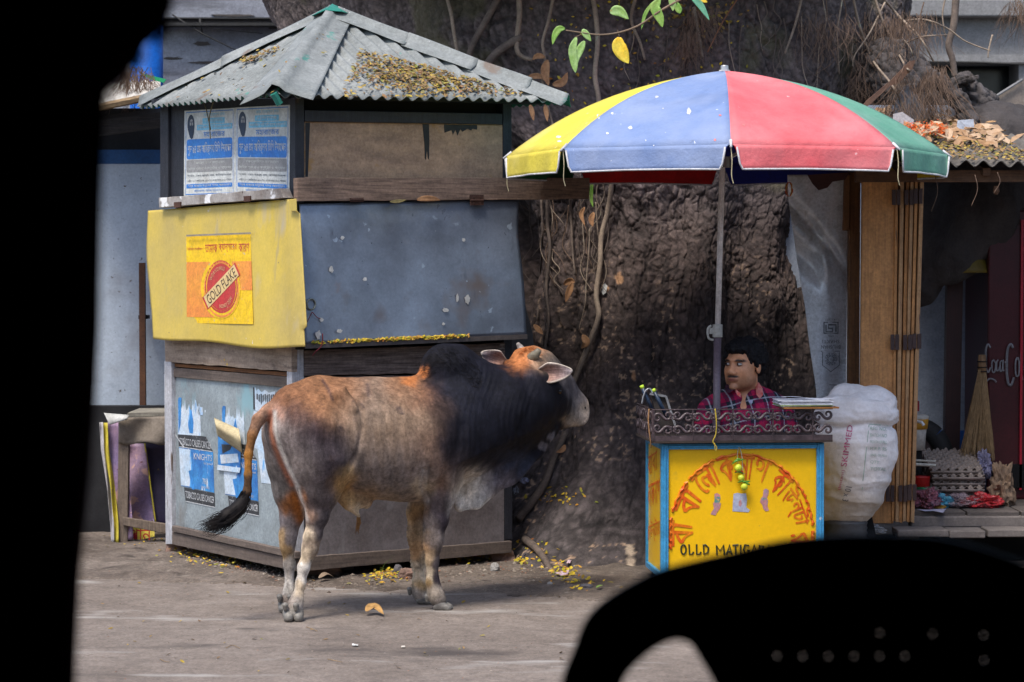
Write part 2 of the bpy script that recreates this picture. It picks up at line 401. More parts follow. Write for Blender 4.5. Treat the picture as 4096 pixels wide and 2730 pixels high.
for i, (x, y, w_, h_) in enumerate([(930, 62, 210, 12), (810, 175, 80, 20), (1110, 110, 100, 14), (830, 250, 150, 10)]):
    k = 14; pts = [(x + w_ / 2 * math.cos(2 * math.pi * j / k) * RNG.uniform(.6, 1.1), y + h_ / 2 * math.sin(2 * math.pi * j / k) * RNG.uniform(.6, 1.2)) for j in range(k)]
    m = MB(); m.fpoly(frontal(15.14), pts, 0, .02); m.build('peeling_patch', mat('bare_render', (.09, .08, .075), rough=.95), vr)
# little lean-to roof at far left
lt = thing('leanto_roof', 'pale fibre-cement lean-to roof with dry roots on it, left of the kiosk roof', 'roof', P(450, 400, 12))
m_fib = mat('pale_fibre_sheet', (.55, .52, .47), (.4, .37, .32), rough=.9, bump=.3, spots=[((.2, .16, .12), 25, .63, .05)])
A, B, Cc, D = P(200, 462, 11.9), P(640, 372, 12.1), P(640, 325, 13), P(200, 345, 13)
m = MB(); m.grid(lambda u, v: (A * (1 - u) + B * u) * (1 - v) + (D * (1 - u) + Cc * u) * v + Vector((0, 0, .006 * math.sin(u * 60))), 120, 3); m.build('roof_sheet', m_fib, lt, solid=.012)
m = MB(); m.tube([P(200, 470, 11.88), P(640, 380, 12.08)], .02, 6); m.build('edge_batten', mat('straw_wood', (.3, .2, .1), (.2, .13, .07), st=HG), lt)
for yy, x0 in ((478, 200), (505, 200)):
    m = MB(); m.tube([P(x0, yy + 42, 12), P(650, yy - 20, 12.2)], .035, 6); m.build('rafter', mat('old_dark_wood', (.035, .028, .025), (.018, .015, .014), st=HG), lt)
m = MB(); m.fpoly(frontal(12.4), [(560, 292), (665, 318), (655, 332), (600, 318)], 0, .01); m.build('flashing', mat('green_paint', (.02, .35, .14)), lt)
# dry roots heap
def wisp(name, c, n, ln, spread, mt, parent, seed, r=.0016, down=1.0, Y=.2):
    rg = random.Random(seed); m = MB()
    for i in range(n):
        p = Vector(c) + Vector((rg.uniform(-spread, spread), rg.uniform(-Y, Y) * .5, rg.uniform(-.03, .05))); pts = [p]
        d = Vector((rg.uniform(-.5, .5), rg.uniform(-.3, .3), -down)).normalized(); L_ = ln * rg.uniform(.4, 1.1)
        for k in range(5):
            d = (d + Vector((rg.uniform(-.5, .5), rg.uniform(-.3, .3), rg.uniform(-.35, .25) * 1))).normalized(); p = p + d * L_ / 5; pts.append(p)
        m.tube(pts, [r, r, r * .8, r * .7, r * .5, r * .4], 3, cap=False)
    return m.build(name, mt, parent, kind='stuff')
m_root = mat('dry_root', (.2, .13, .09), (.11, .07, .05), sc=30, rough=.95, bump=.2)
o = wisp('dry_roots', P(540, 300, 12.3), 120, .22, .09, m_root, None, 5, .002, .7); tag(o, 'tangle of thin dry roots heaped on the pale lean-to roof', 'roots')
# --- background building, right
m_gw = mat('grey_house_paint', (.27, .27, .27), (.22, .22, .225), sc=1.5, rough=.9, bump=.2)
hr = thing('grey_house', 'grey house front with a dark window, upper right behind the tree', 'building', (3, 15, 0))
z1 = P(3700, 250, 15).z; z0 = P(3700, 420, 15).z; xl = P(3460, 300, 15).x; xr = P(4075, 300, 15).x
m = MB(); m.box((xl / 2 + 1.3, 15.35, 2.6), (0.01, .01, .01)); m.box(((xl - 1.6), 15.15, 2.2), (3.2, .3, 4.5)); m.box(((xl + xr) / 2, 15.15, z1 + .8), (xr - xl, .3, 1.6)); m.box(((xl + xr) / 2, 15.15, z0 / 2), (xr - xl, .3, z0)); m.box((xr + 1.2, 15.15, 2.2), (2.4, .3, 4.5)); m.build('wall_panel', m_gw, hr)
m = MB(); m.box(((xl + xr) / 2, 15.33, (z0 + z1) / 2), (xr - xl + .2, .05, z1 - z0 + .2)); wn = m.build('window', mat('dark_glass', (.01, .012, .016), rough=.2, bump=0), hr)
m = MB(); m.box(((xl + xr) / 2, 15.0, z1 + .02), (xr - xl + .3, .1, .05)); m.build('window_frame', m_gw, wn)
zz = P(3700, 70, 14.9).z
m = MB(); m.box((3.3, 14.95, zz + .06), (4, .12, .11)); m.build('ledge', m_gw, hr, bevel=.01)
m = MB(); m.tube([P(3450, 246, 14.8), P(3900, 250, 14.8), P(4100, 258, 14.8)], .007, 5); m.build('cable', mc, hr)
# ================================================================== DARK ROOM the photograph is taken from
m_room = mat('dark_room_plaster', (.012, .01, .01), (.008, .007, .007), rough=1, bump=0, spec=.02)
FZ = .33
def wallbox(name, c, s):
    m = MB(); m.box(c, s); return m.build(name, m_room, None, kind='structure')
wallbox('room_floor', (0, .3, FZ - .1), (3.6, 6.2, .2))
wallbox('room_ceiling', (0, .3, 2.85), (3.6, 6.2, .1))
m_fac = mat('added_wall_plaster', (.42, .39, .35), (.34, .32, .29), rough=.95)
m = MB(); m.box((-7.0, 3.5, 1.45), (10.6, .2, 3.1)); m.box((7.0, 3.5, 1.45), (10.6, .2, 3.1)); m.box((0, 3.5, 2.9), (3.4, .2, .3)); m.build('added_street_wall', m_fac, None, kind='structure')  # unseen wall beside the room, added to cut the front light on the scene
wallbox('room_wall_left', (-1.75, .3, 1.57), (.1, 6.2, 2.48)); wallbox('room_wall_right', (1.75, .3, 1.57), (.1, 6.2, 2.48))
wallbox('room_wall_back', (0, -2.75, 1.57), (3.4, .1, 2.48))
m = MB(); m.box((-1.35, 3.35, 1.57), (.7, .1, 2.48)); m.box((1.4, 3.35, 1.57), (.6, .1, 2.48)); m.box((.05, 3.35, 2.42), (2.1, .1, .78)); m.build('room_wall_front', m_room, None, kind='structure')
# curtain hanging at the left of the doorway
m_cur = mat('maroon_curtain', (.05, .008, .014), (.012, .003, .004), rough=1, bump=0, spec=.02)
edge = [(-60, 690), (40, 668), (90, 655), (140, 610), (180, 560), (230, 545), (270, 505), (300, 500), (335, 440), (370, 408), (500, 400), (700, 395), (1000, 388), (1300, 385), (1600, 372), (1900, 352), (2100, 333), (2300, 312), (2600, 296), (2800, 288)]
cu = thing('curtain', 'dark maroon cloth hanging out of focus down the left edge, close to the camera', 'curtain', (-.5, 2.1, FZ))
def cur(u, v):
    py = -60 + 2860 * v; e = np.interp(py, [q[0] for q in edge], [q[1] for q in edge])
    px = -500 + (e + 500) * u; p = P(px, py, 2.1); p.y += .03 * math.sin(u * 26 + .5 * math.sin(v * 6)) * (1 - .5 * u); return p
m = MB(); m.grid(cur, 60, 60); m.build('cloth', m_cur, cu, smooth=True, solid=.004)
m = MB(); m.tube([P(-500, -150, 2.1), P(900, -150, 2.1)], .012, 8); m.build('rod', m_room, cu)
m = MB(); rg = random.Random(3)
for i in range(60):
    py = rg.uniform(-20, 380); e = np.interp(py, [q[0] for q in edge], [q[1] for q in edge]); a = P(e - 20, py, 2.09); b = P(e + rg.uniform(0, 25), py + rg.uniform(20, 70), 2.09); m.tube([a, b], .0015, 4)
m.build('fringe', m_cur, cu)

# foreground plastic chair -------------------------------------------------
m_plas = mat('black_plastic', (.006, .006, .006), (.004, .004, .004), rough=.5, bump=.1, bsc=300)
YC = 2.55
out = [(2240, 2860), (2261, 2730), (2303, 2620), (2354, 2493), (2439, 2408), (2575, 2324), (2693, 2277), (2948, 2213), (3117, 2171), (3287, 2152), (3456, 2146), (3711, 2154), (3880, 2188), (4008, 2230), (4096, 2265), (4250, 2340), (4370, 2450), (4440, 2600), (4480, 2860)]
hole = [(2450, 2860), (2490, 2730), (2541, 2663), (2609, 2604), (2677, 2566), (2727, 2560), (2770, 2578), (2804, 2629), (2863, 2730), (2920, 2860)]
dots = [(3109 + 102 * i, 2626) for i in range(6)] + [(3941, 2646), (3519, 2533), (3732, 2538), (3940, 2545)]
ch = thing('plastic_chair', 'black perforated plastic armchair, out of focus in the right foreground', 'chair', (P(3400, 2600, YC).x, YC, FZ))
cv = bpy.data.curves.new('back', 'CURVE'); cv.dimensions = '2D'; cv.fill_mode = 'BOTH'; cv.extrude = .002; cv.bevel_depth = .002
def loop(px):
    s = cv.splines.new('POLY'); s.points.add(len(px) - 1); s.use_cyclic_u = True
    for i, (x, y) in enumerate(px): p = P(x, y, YC); s.points[i].co = (p.x, p.z, 0, 1)
sp = spline([Vector((x, y, 0)) for x, y in out], 4); xs_ = [(p.x, p.y) for p in sp]
sp = spline([Vector((x, y, 0)) for x, y in hole], 4); hs_ = [(p.x, p.y) for p in sp]
# the arm slot runs on down to the seat, outside the frame
bot = [(4480, 3300), (2905, 3300)]
loop(xs_ + [(4480, 3000), (2930, 3000)] + hs_[::-1] + [(2440, 2990), (2230, 2990)])
for x, y in dots:
    loop([(x + 12 * math.cos(t * math.pi / 6), y + 14 * math.sin(t * math.pi / 6)) for t in range(12)])
co_ = bpy.data.objects.new('back', cv); COL.objects.link(co_)
me = bpy.data.meshes.new_from_object(co_.evaluated_get(bpy.context.evaluated_depsgraph_get())); bpy.data.objects.remove(co_)
xc = P(3400, 2500, YC).x
for v in me.vertices:
    x, z, y = v.co; v.co = (x, YC + .18 - .55 * (x - xc) ** 2 * 2 + y, z) if False else (x, YC + y + .35 * (x - xc) ** 2, z)
me.materials.clear(); me.materials.append(m_plas); link(bpy.data.objects.new('backrest', me), ch)
zs = .76; yb = YC + .02
m = MB(); m.box((xc, yb + .27, zs), (.5, .5, .03)); m.build('seat', m_plas, ch, bevel=.01)
for sx in (-1, 1):
    for y_ in (yb + .05, yb + .48):
        m = MB(); m.tube([(xc + sx * .23, y_, zs), (xc + sx * .26, y_ + (.03 if y_ > yb + .2 else -.03), FZ)], [.025, .018], 8); m.build('leg', m_plas, ch)
a = P(2240, 2990, YC); b = P(2440, 2990, YC)
m = MB(); m.box(((a.x + b.x) / 2 + .02, yb + .27, a.z - .02), (.03, .45, .02)); m.tube([((a.x + b.x) / 2, yb + .03, a.z + .02), (xc - .24, yb + .05, zs)], .018, 6); m.build('armrest', m_plas, ch, bevel=.008)
m = MB(); m.box((xc, YC + .01, (a.z + zs) / 2), (.42, .02, max(.05, a.z - zs + .05))); m.build('back_support', m_plas, ch)

# ================================================================== KIOSK
C0 = Vector((-.988, 10.65, 0)); dR = Vector((math.cos(R(35)), math.sin(R(35)), 0)); dL = Vector((-math.sin(R(35)), math.cos(R(35)), 0))
RF = Face(C0, -dL); LF = Face(C0, -dR)
ki = thing('street_kiosk', 'square wooden kiosk with corrugated hip roof, one yellow and one grey metal flap', 'kiosk', C0)
m_nw = mat('black_blue_wood', (.022, .025, .035), (.012, .013, .02), rough=.6, bump=.4, st=VG, spots=[((.25, .24, .23), 18, .73, .03, (4, 4, .5))])
m_wood = mat('weathered_plank', (.30, .20, .145), (.12, .08, .06), sc=5, rough=.85, bump=.6, bsc=40, st=HG, detail=9, spots=[((.03, .02, .016), 5, .66, .08)])
m_wood2 = mat('dark_weathered_plank', (.22, .17, .15), (.07, .05, .045), sc=5, rough=.9, bump=.6, bsc=40, st=HG, detail=9, spots=[((.3, .27, .25), 4, .66, .06, (1, 1, 3))])
m_pale = mat('pale_stained_plank', (.44, .34, .26), (.24, .175, .13), sc=5, rough=.85, bump=.6, bsc=40, st=(1.2, 1.2, 9), detail=9, spots=[((.6, .38, .02), 6, .68, .02), ((.06, .045, .04), 4, .62, .1, (1, 1, 3))])
m_ply = mat('brown_plywood', (.50, .33, .21), (.33, .22, .15), sc=3, rough=.9, bump=.5, bsc=80, st=(1.5, 1.5, 6), grime=.25, spots=[((.36, .2, .07), 9, .64, .1)])
m_base = mat('grey_base_board', (.16, .125, .105), (.1, .078, .068), sc=4, rough=.95, bump=.4, st=HG, grime=.5)
m_greyw = mat('whitewashed_post', (.55, .56, .60), (.33, .33, .35), sc=9, rough=.85, bump=.4, st=VG, spots=[((.12, .09, .07), 8, .64, .06, (4, 4, .5))])
m_white = mat('chipped_white_bar', (.42, .40, .38), (.2, .17, .15), sc=6, rough=.9, bump=.6, spots=[((.7, .7, .7), 8, .58, .04), ((.07, .05, .04), 30, .66, .04)])
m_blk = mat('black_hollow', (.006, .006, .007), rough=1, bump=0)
m_tinL = mat('dirty_pale_blue_tin', (.34, .40, .43), (.24, .275, .29), sc=3, rough=.6, bump=.15, metal=.15, grime=.25, spots=[((.24, .40, .45), 3.5, .6, .1, (1, 1, .6)), ((.16, .12, .09), 2.2, .6, .15, (1, 1, .5)), ((.45, .47, .5), 26, .7, .03)])
m_tinR = mat('stained_grey_tin', (.24, .22, .23), (.13, .11, .11), sc=2.5, rough=.5, bump=.2, metal=.25, grime=.5, spots=[((.3, .3, .31), 4, .6, .12, (1, 1, .5)), ((.06, .045, .04), 3, .6, .12)])
m_flapR = mat('blue_grey_sheet_iron', (.21, .255, .33), (.115, .135, .175), fine=.14, sc=2.6, rough=.36, bump=.12, metal=.35, bsc=30,
              spots=[((.13, .105, .1), 2.3, .56, .12), ((.28, .34, .42), 11, .68, .03), ((.42, .44, .46), 24, .72, .03), ((.19, .10, .06), 3, .64, .08), ((.26, .28, .30), 1.4, .6, .15), ((.055, .06, .08), 7, .64, .1, (1, 1, .35)), ((.02, .02, .03), 45, .71, .02)])
m_flapY = mat('faded_yellow_sheet_iron', (.60, .44, .07), (.46, .35, .10), fine=.12, sc=2, rough=.5, bump=.1, metal=.1, bsc=30,
              spots=[((.45, .37, .22), 3, .6, .1, (1, 1, .5)), ((.6, .56, .5), 9, .69, .02), ((.2, .15, .08), 38, .71, .02), ((.33, .27, .15), 5, .62, .12, (2, 2, .3)), ((.14, .09, .05), 60, .72, .02)])
m_rust = mat('rusty_hinge', (.09, .04, .025), (.05, .025, .02), rough=.9, bump=.6)
def part(name, face, px, mt, off=0.0, t=.02, bevel=0, parent=None):
    m = MB(); m.fpoly(face, px, off, t); return m.build(name, mt, parent if parent is not None else ki, bevel=bevel)
# inner core so nothing shows through (dark inside walls)
def kp(u, v, z): return C0 + dR * u + dL * v + Vector((0, 0, z))
m = MB()
for (u0, v0, u1, v1) in ((.05, .05, 1.17, .07), (.05, .07, .07, 1.2), (1.15, .07, 1.17, 1.2), (.05, 1.2, 1.17, 1.22)):
    b_ = [kp(u0, v0, .1), kp(u1, v0, .1), kp(u1, v1, .1), kp(u0, v1, .1)]
    m.add(b_ + [p + Vector((0, 0, 2.02)) for p in b_], [(0, 3, 2, 1), (4, 5, 6, 7), (0, 1, 5, 4), (1, 2, 6, 5), (2, 3, 7, 6), (3, 0, 4, 7)])
m.build('inner_wall', m_blk, ki)
# right side wall and back wall boards
for i in range(7):
    v0 = .03 + i * .178
    m = MB(); b_ = [kp(1.18, v0, .12), kp(1.2, v0, .12), kp(1.2, v0 + .172, .12), kp(1.18, v0 + .172, .12)]
    m.add(b_ + [p + Vector((0, 0, 2.0)) for p in b_], [(0, 3, 2, 1), (4, 5, 6, 7), (0, 1, 5, 4), (1, 2, 6, 5), (2, 3, 7, 6), (3, 0, 4, 7)]); m.build('side_board', m_nw, ki)
    m = MB(); u0 = .03 + i * .168; b_ = [kp(u0, 1.23, .12), kp(u0 + .162, 1.23, .12), kp(u0 + .162, 1.25, .12), kp(u0, 1.25, .12)]
    m.add(b_ + [p + Vector((0, 0, 2.0)) for p in b_], [(0, 3, 2, 1), (4, 5, 6, 7), (0, 1, 5, 4), (1, 2, 6, 5), (2, 3, 7, 6), (3, 0, 4, 7)]); m.build('back_board', m_nw, ki)
# --- right face
part('post', RF, [(1181, 345), (1217, 345), (1217, 1400), (1181, 1400)], m_nw, .02, .06, .003)
part('post', RF, [(2012, 400), (2047, 400), (2050, 2160), (2016, 2160)], m_nw, .005, .06, .003)
part('post', RF, [(1168, 1396), (1216, 1396), (1218, 2225), (1170, 2225)], m_greyw, .015, .05, .003)
part('header_beam', RF, [(1219, 441), (2010, 455), (2010, 499), (1219, 487)], m_nw, .018, .04, .003)
part('upper_panel', RF, [(1218, 488), (2011, 500), (2011, 716), (1218, 716)], m_ply, 0, .01)
m_blackpaint = mat('old_black_paint', (.012, .014, .02), rough=.6)
for q in ([(1222, 492), (1240, 492), (1236, 600), (1232, 708), (1222, 708)], [(1690, 497), (1716, 497), (1718, 560), (1716, 640), (1712, 634), (1708, 600), (1704, 642), (1700, 634), (1698, 580)],
          [(1776, 499), (1909, 501), (1909, 520), (1890, 516), (1885, 523), (1870, 516), (1850, 528), (1842, 518), (1830, 543), (1822, 520), (1812, 540), (1806, 522), (1778, 532)]):
    m = MB(); m.fpoly(RF, q, .0015, .002); m.build('paint_drip', m_blackpaint, ki)

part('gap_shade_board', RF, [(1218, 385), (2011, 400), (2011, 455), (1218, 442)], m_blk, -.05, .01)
def plank_px(name, face, q, mt, off, t, wob=2.2, n=24, seed=0, parent=None):
    """a plank with slightly uneven long edges: q = TL,TR,BR,BL pixels"""
    rg = random.Random(seed); f = bil(q); top = []; bo = []
    for i in range(n + 1):
        u = i / n; a = f(u, 0); b = f(u, 1); top.append((a[0], a[1] + rg.uniform(-wob, wob) * .5)); bo.append((b[0], b[1] + rg.uniform(-wob, wob) * .5))
    m = MB(); A = [face.pt(x, y, off) for x, y in top]; B = [face.pt(x, y, off) for x, y in bo]; nn = face.n * t; k = n + 1
    vs_ = A + B + [p - nn for p in A] + [p - nn for p in B]; fs = []
    for i in range(n): fs += [(i, i + k, i + 1 + k, i + 1), (2 * k + i, 2 * k + i + 1, 3 * k + i + 1, 3 * k + i), (i, i + 1, 2 * k + i + 1, 2 * k + i), (k + i, 3 * k + i, 3 * k + i + 1, k + i + 1)]
    fs += [(0, 2 * k, 3 * k, k), (n, k + n, 3 * k + n, 2 * k + n)]
    m.add(vs_, fs); return m.build(name, mt, parent if parent is not None else ki, bevel=.002)
plank_px('ledge_plank', RF, [(1188, 712), (2359, 712), (2357, 797), (1190, 806)], m_wood, .075, .035, seed=2)
plank_px('lower_plank', RF, [(1218, 1403), (2020, 1372), (2020, 1488), (1218, 1504)], m_wood2, .02, .03, 4, seed=3)
plank_px('lower_plank', RF, [(1218, 1510), (2018, 1494), (2018, 1540), (1218, 1560)], m_wood2, .012, .03, 5, seed=4)
part('lower_panel', RF, [(1219, 1560), (2016, 1538), (2016, 2170), (1219, 2234)], m_tinR, .006, .008)
plank_px('baseboard', RF, [(1232, 2228), (2048, 2166), (2046, 2212), (1232, 2284)], m_base, .03, .04, 2, seed=5)
part('rear_sheet', RF, [(2085, 1180), (2100, 1215), (2130, 1330), (2148, 1480), (2120, 1510), (2030, 1510), (2030, 1180)], mat('dull_grey_sheet', (.075, .075, .08), (.05, .05, .055), rough=.6), -.1, .012)
# grey flap: a sheet hinged at its top, standing out at its foot
def flap(face, TL, TR, BR, BL, o0, o1, bul, nx=60, ny=40, side=None, bw=0):
    f = bil([TL, TR, BR, BL])
    def g(u, v):
        x, y = f(u, v)
        if side: x += side(u, v)[0]; y += side(u, v)[1]
        o = o0 + (o1 - o0) * v + bul * math.sin(math.pi * v) * .5 + .006 * math.sin(7 * u + 3 * v) * v + bw * math.sin(u * 2.2 * math.pi + .6) * v ** 3
        o += .02 * math.exp(-((u - .97) / .1) ** 2) * math.sin(math.pi * min(1, v * 1.05)) * (1 if bul >= 0 else 0)
        return face.pt(x, y, o)
    return g
fr = thing  # alias not used
def sideR(u, v): return (-14 * math.exp(-((v - .25) / .25) ** 2) * max(0, (u - .8) / .2), 0)
gR = flap(RF, (1197, 817), (2080, 800), (2106, 1338), (1218, 1376), .05, .12, .02, side=sideR)
m = MB(); m.grid(gR, 70, 46); fl = m.build('grey_flap', m_flapR, ki, smooth=True, solid=.003)
fl['label'] = 'dull blue-grey sheet iron flap on the right face'
m = MB(); m.grid(lambda u, v: gR(u, 1) + Vector((0, 0, -.022 * v)) - RF.n * (-.004), 60, 2); m.build('flap_lip', mat('grey_lip', (.10, .085, .08), (.06, .05, .05), rough=.7), fl, solid=.006)
# pull ring, string, white patches
def ring(c, n, r, rr, mt, name, parent):
    c = Vector(c); n = Vector(n).normalized(); a = n.orthogonal().normalized(); b = n.cross(a)
    m = MB(); k = 20; m.tube([c + a * r * math.cos(2 * math.pi * i / k) + b * r * math.sin(2 * math.pi * i / k) for i in range(k + 1)], rr, 6, cap=False); return m.build(name, mt, parent, smooth=True)
fp = lambda x, y, o=.13: RF.pt(x, y, o)
ring(fp(1245, 1218, .12), RF.n + Vector((.2, 0, 0)), .024, .004, mat('zinc', (.3, .32, .28), rough=.5, metal=.7), 'pull_ring', fl)
m_thr = mat('maroon_thread', (.2, .03, .04), rough=.9, bump=0)
strand('tied_thread', [fp(1248, 1250), fp(1228, 1290), fp(1212, 1325)], .0022, m_thr, fl); strand('tied_thread', [fp(1250, 1250), fp(1268, 1270), fp(1282, 1276)], .0022, m_thr, fl)
strand('tied_thread', [fp(1290, 1335, .15), fp(1288, 1380, .15), fp(1260, 1410, .15), fp(1250, 1424, .15)], .003, m_thr, fl)
m_wp = mat('white_splash', (.6, .6, .58), rough=.8, bump=0)
def blob(face, x, y, rx, ry, off, mt, mb, n=14, seed=1, fn=None):
    rg = random.Random(seed); pts = [(x + rx * math.cos(2 * math.pi * j / n) * rg.uniform(.55, 1.15), y + ry * math.sin(2 * math.pi * j / n) * rg.uniform(.55, 1.15)) for j in range(n)]
    mb.fpoly(face, pts, off, .0015)
gRinv = lambda x, y: .05 + .07 * np.clip((y - 805) / 560, 0, 1) + .01 * math.sin(math.pi * np.clip((y - 805) / 560, 0, 1)) + .012
m = MB()
for i, (x, y, rx, ry) in enumerate([(1287, 1280, 9, 9), (1326, 1078, 10, 16), (1273, 1340, 11, 22), (1360, 1325, 12, 9), (1870, 1200, 13, 20), (1782, 1240, 14, 10), (1370, 952, 8, 8), (1855, 960, 8, 9), (1830, 1195, 7, 18), (1775, 1297, 7, 6), (1460, 1118, 8, 8)]):
    m = MB(); blob(RF, x, y, rx, ry, gRinv(x, y), None, m, seed=i); m.build('paint_splash', m_wp, fl)
for x, y in ((1428, 797), (1908, 800)):
    m = MB(); m.fpoly(RF, [(x - 27, y - 20), (x + 27, y - 20), (x + 27, y + 22), (x - 25, y + 22)] if x > 1500 else [(x - 27, y - 4), (x + 27, y - 6), (x + 27, y + 12), (x - 25, y + 12)], .084, .006)
    m.tube([RF.pt(x - 26, y + 2, .086), RF.pt(x + 26, y + 2, .086)], .005, 6)
    for dx in (-14, 12):
        for dy in ((-11, 13) if x > 1500 else (6,)): q = RF.pt(x + dx, y + dy, .084); m.tube([q, q + RF.n * .004], .004, 6)
    m.build('hinge', m_rust, ki)
# --- left face
part('upper_wall', LF, [(642, 420), (1183, 365), (1183, 800), (642, 805)], m_nw, -.005, .02)
part('corner_post', LF, [(640, 418), (672, 415), (672, 806), (640, 808)], m_nw, .012, .04, .003)
part('edge_strip', LF, [(1160, 368), (1182, 365), (1182, 800), (1160, 800)], mat('bare_grey_strip', (.09, .075, .065), (.04, .035, .032), st=VG), .006, .02)
plank_px('pale_plank', LF, [(658, 1358), (1166, 1382), (1166, 1488), (661, 1448)], m_pale, .03, .03, 4, seed=11)
part('rebated_strip', LF, [(664, 1452), (1166, 1492), (1166, 1508), (664, 1464)], mat('orange_wood', (.25, .1, .03), (.12, .05, .02), st=HG), .01, .03)
plank_px('top_rail', LF, [(686, 1472), (1166, 1510), (1166, 1553), (686, 1508)], m_base, .018, .03, 2, seed=12)
part('post', LF, [(656, 1446), (685, 1446), (687, 2178), (662, 2178)], m_greyw, .03, .05, .003)
lp = part('lower_panel', LF, [(684, 1506), (1168, 1552), (1168, 2216), (686, 2112)], m_tinL, .006, .008)
plank_px('baseboard', LF, [(688, 2104), (1180, 2209), (1180, 2236), (688, 2127)], m_base, .045, .03, 1.5, seed=13)
plank_px('baseboard', LF, [(688, 2129), (1180, 2238), (1180, 2286), (688, 2178)], m_base, .035, .04, 1.5, seed=14)
# yellow flap
yo = [(596, 844), (1185, 796), (1221, 1394), (610, 1350)]
fY = bil(yo); brow = lambda u: 14 * math.sin(u * 9.5 + 1.2) * .5 + 10 * math.sin(math.pi * u)
def gY(u, v):
    x, y = fY(u, v)
    x += (-14 * math.exp(-((v - .35) / .3) ** 2) + 10 * max(0, v - .75) * 4) * max(0, 1 - u * 8) * (1 if v < .8 else .3)
    if u > .97: x += 12 if .08 < v < .88 else 0
    y += brow(u) * v ** 4 * .9
    return LF.pt(x, y, .045 + .05 * v + .012 * math.sin(3 * math.pi * u + 1) * v ** 2 + .012 * math.exp(-((u - .95) / .05) ** 2))
m = MB(); m.grid(gY, 90, 50); fy = m.build('yellow_flap', m_flapY, ki, smooth=True, solid=.003); fy['label'] = 'faded yellow sheet iron flap with a peeling advert'
def yoff(x, y):
    v = np.clip((y - 820) / 550, 0, 1); u = (x - 596) / 600
    return .045 + .05 * v + .012 * math.sin(3 * math.pi * u + 1) * v ** 2 + .012 * math.exp(-((u - .95) / .05) ** 2)
m = MB(); m.fpoly(LF, [(1155, 799), (1185, 797), (1186, 845), (1157, 843)], .078, .002); m.build('bent_corner', m_flapY, fy)
# advert printed on the yellow flap
m_ay = mat('advert_yellow', (.80, .52, .005), (.75, .47, .01), rough=.6, bump=.05, spots=[((.45, .37, .2), 30, .66, .03)])
m_ao = mat('advert_orange', (.75, .22, .05), (.72, .3, .04), sc=4, rough=.6, bump=.05, spots=[((.5, .4, .25), 28, .66, .03)])
m_ar = mat('advert_red', (.5, .03, .03), (.45, .05, .04), rough=.6, bump=0, spots=[((.5, .35, .2), 30, .68, .03)])
m_apale = mat('advert_pale_band', (.68, .5, .22), (.62, .45, .22), rough=.6, bump=0)
m_adk = mat('advert_dark_ink', (.06, .035, .03), rough=.7, bump=0)
m_awt = mat('advert_pale_ink', (.7, .5, .25), rough=.7, bump=0)
MATS = [m_ay, m_ao, m_ar, m_apale, m_adk, m_awt]
AQ = [(745, 948), (1002, 939), (1013, 1298), (747, 1293)]; fA = bil(AQ)
def apt(u, v, e=0.0): x, y = fA(u, v); return LF.pt(x, y, yoff(x, y) + .003 + e)
def agrid(mb, u0, v0, u1, v1, e, mi, n=8): mb.grid(lambda a, b: apt(u0 + (u1 - u0) * a, v0 + (v1 - v0) * b, e), n, n, mi)
def aell(mb, cu_, cv_, ru, rv, e, mi, k=36, r0=0.0):
    ring_ = lambda s_: [apt(cu_ + ru * s_ * math.cos(2 * math.pi * i / k), cv_ + rv * s_ * math.sin(2 * math.pi * i / k), e) for i in range(k)]
    ins = [r0 + (1 - r0) * j / 5 for j in range(6)]; vs_ = []
    for s_ in ins: vs_ += ring_(max(s_, .001))
    mb.add(vs_, [(j * k + i, j * k + (i + 1) % k, (j + 1) * k + (i + 1) % k, (j + 1) * k + i) for j in range(5) for i in range(k)], mi)
m = MB(); agrid(m, 0, 0, 1, 1, 0, 0, 14); agrid(m, 0, .295, .62, .93, .0008, 1, 10); agrid(m, .70, .295, 1, .62, .0008, 1, 6)
aell(m, .52, .60, .30, .345, .0014, 0); aell(m, .53, .58, .25, .30, .002, 2, r0=.93)
aell(m, .53, .585, .22, .27, .0026, 2); aell(m, .53, .61, .27, .32, .002, 1, r0=.93)
def rot(cu_, cv_, a, w_, h_):
    def f(u, v):   # u, v in -.5..+.5 rotated in the advert plane
        x = u * w_; y = v * h_; return cu_ + x * math.cos(a) - y * math.sin(a) * .72, cv_ + (x * math.sin(a) * 1.0 + y * math.cos(a)) * 1.0
    return f
rb = rot(.53, .575, -.66, .60, .16)
def bandq(mb, s_, e, mi): mb.grid(lambda a, b: apt(*rb((a - .5) * s_, (b - .5) * s_), e), 10, 4, mi)
bandq(m, 1.08, .0032, 2); bandq(m, 1.0, .0038, 3)
put_text(m, 'GOLD FLAKE', lambda u, v: apt(*rb((u - .5) * .9, (.5 - v) * .74), .0046), 4)
for s_, a0, a1, r_, flip in (("W.D.& H.O.WILLS", -2.75, -1.25, .80, 1), ("HONEY DEW", 1.75, .55, .80, -1)):
    put_text(m, s_, lambda u, v: apt(.53 + .22 * (r_ + flip * .16 * (v - .5)) * math.cos(a0 + (a1 - a0) * u), .585 + .27 * (r_ + flip * .16 * (v - .5)) * math.sin(a0 + (a1 - a0) * u), .0044), 5)
def bn(s):
    """Bengali in visual order: signs written before their consonant are moved there"""
    out_ = []; cons = set(chr(c) for c in range(0x995, 0x9ba)) | {'\u09df', '\u09dc', '\u09dd'}
    i = 0
    while i < len(s):
        if s[i] in cons:
            j = i + 1
            while j + 1 < len(s) and s[j] == '\u09cd' and s[j + 1] in cons: j += 2
            cl = s[i:j]
            if j < len(s) and s[j] in '\u09bf\u09c7\u09c8': cl = s[j] + cl; j += 1
            elif j < len(s) and s[j] == '\u09cb': cl = '\u09c7' + cl + '\u09be'; j += 1
            out_.append(cl); i = j
        else: out_.append(s[i]); i += 1
    return ''.join(out_)
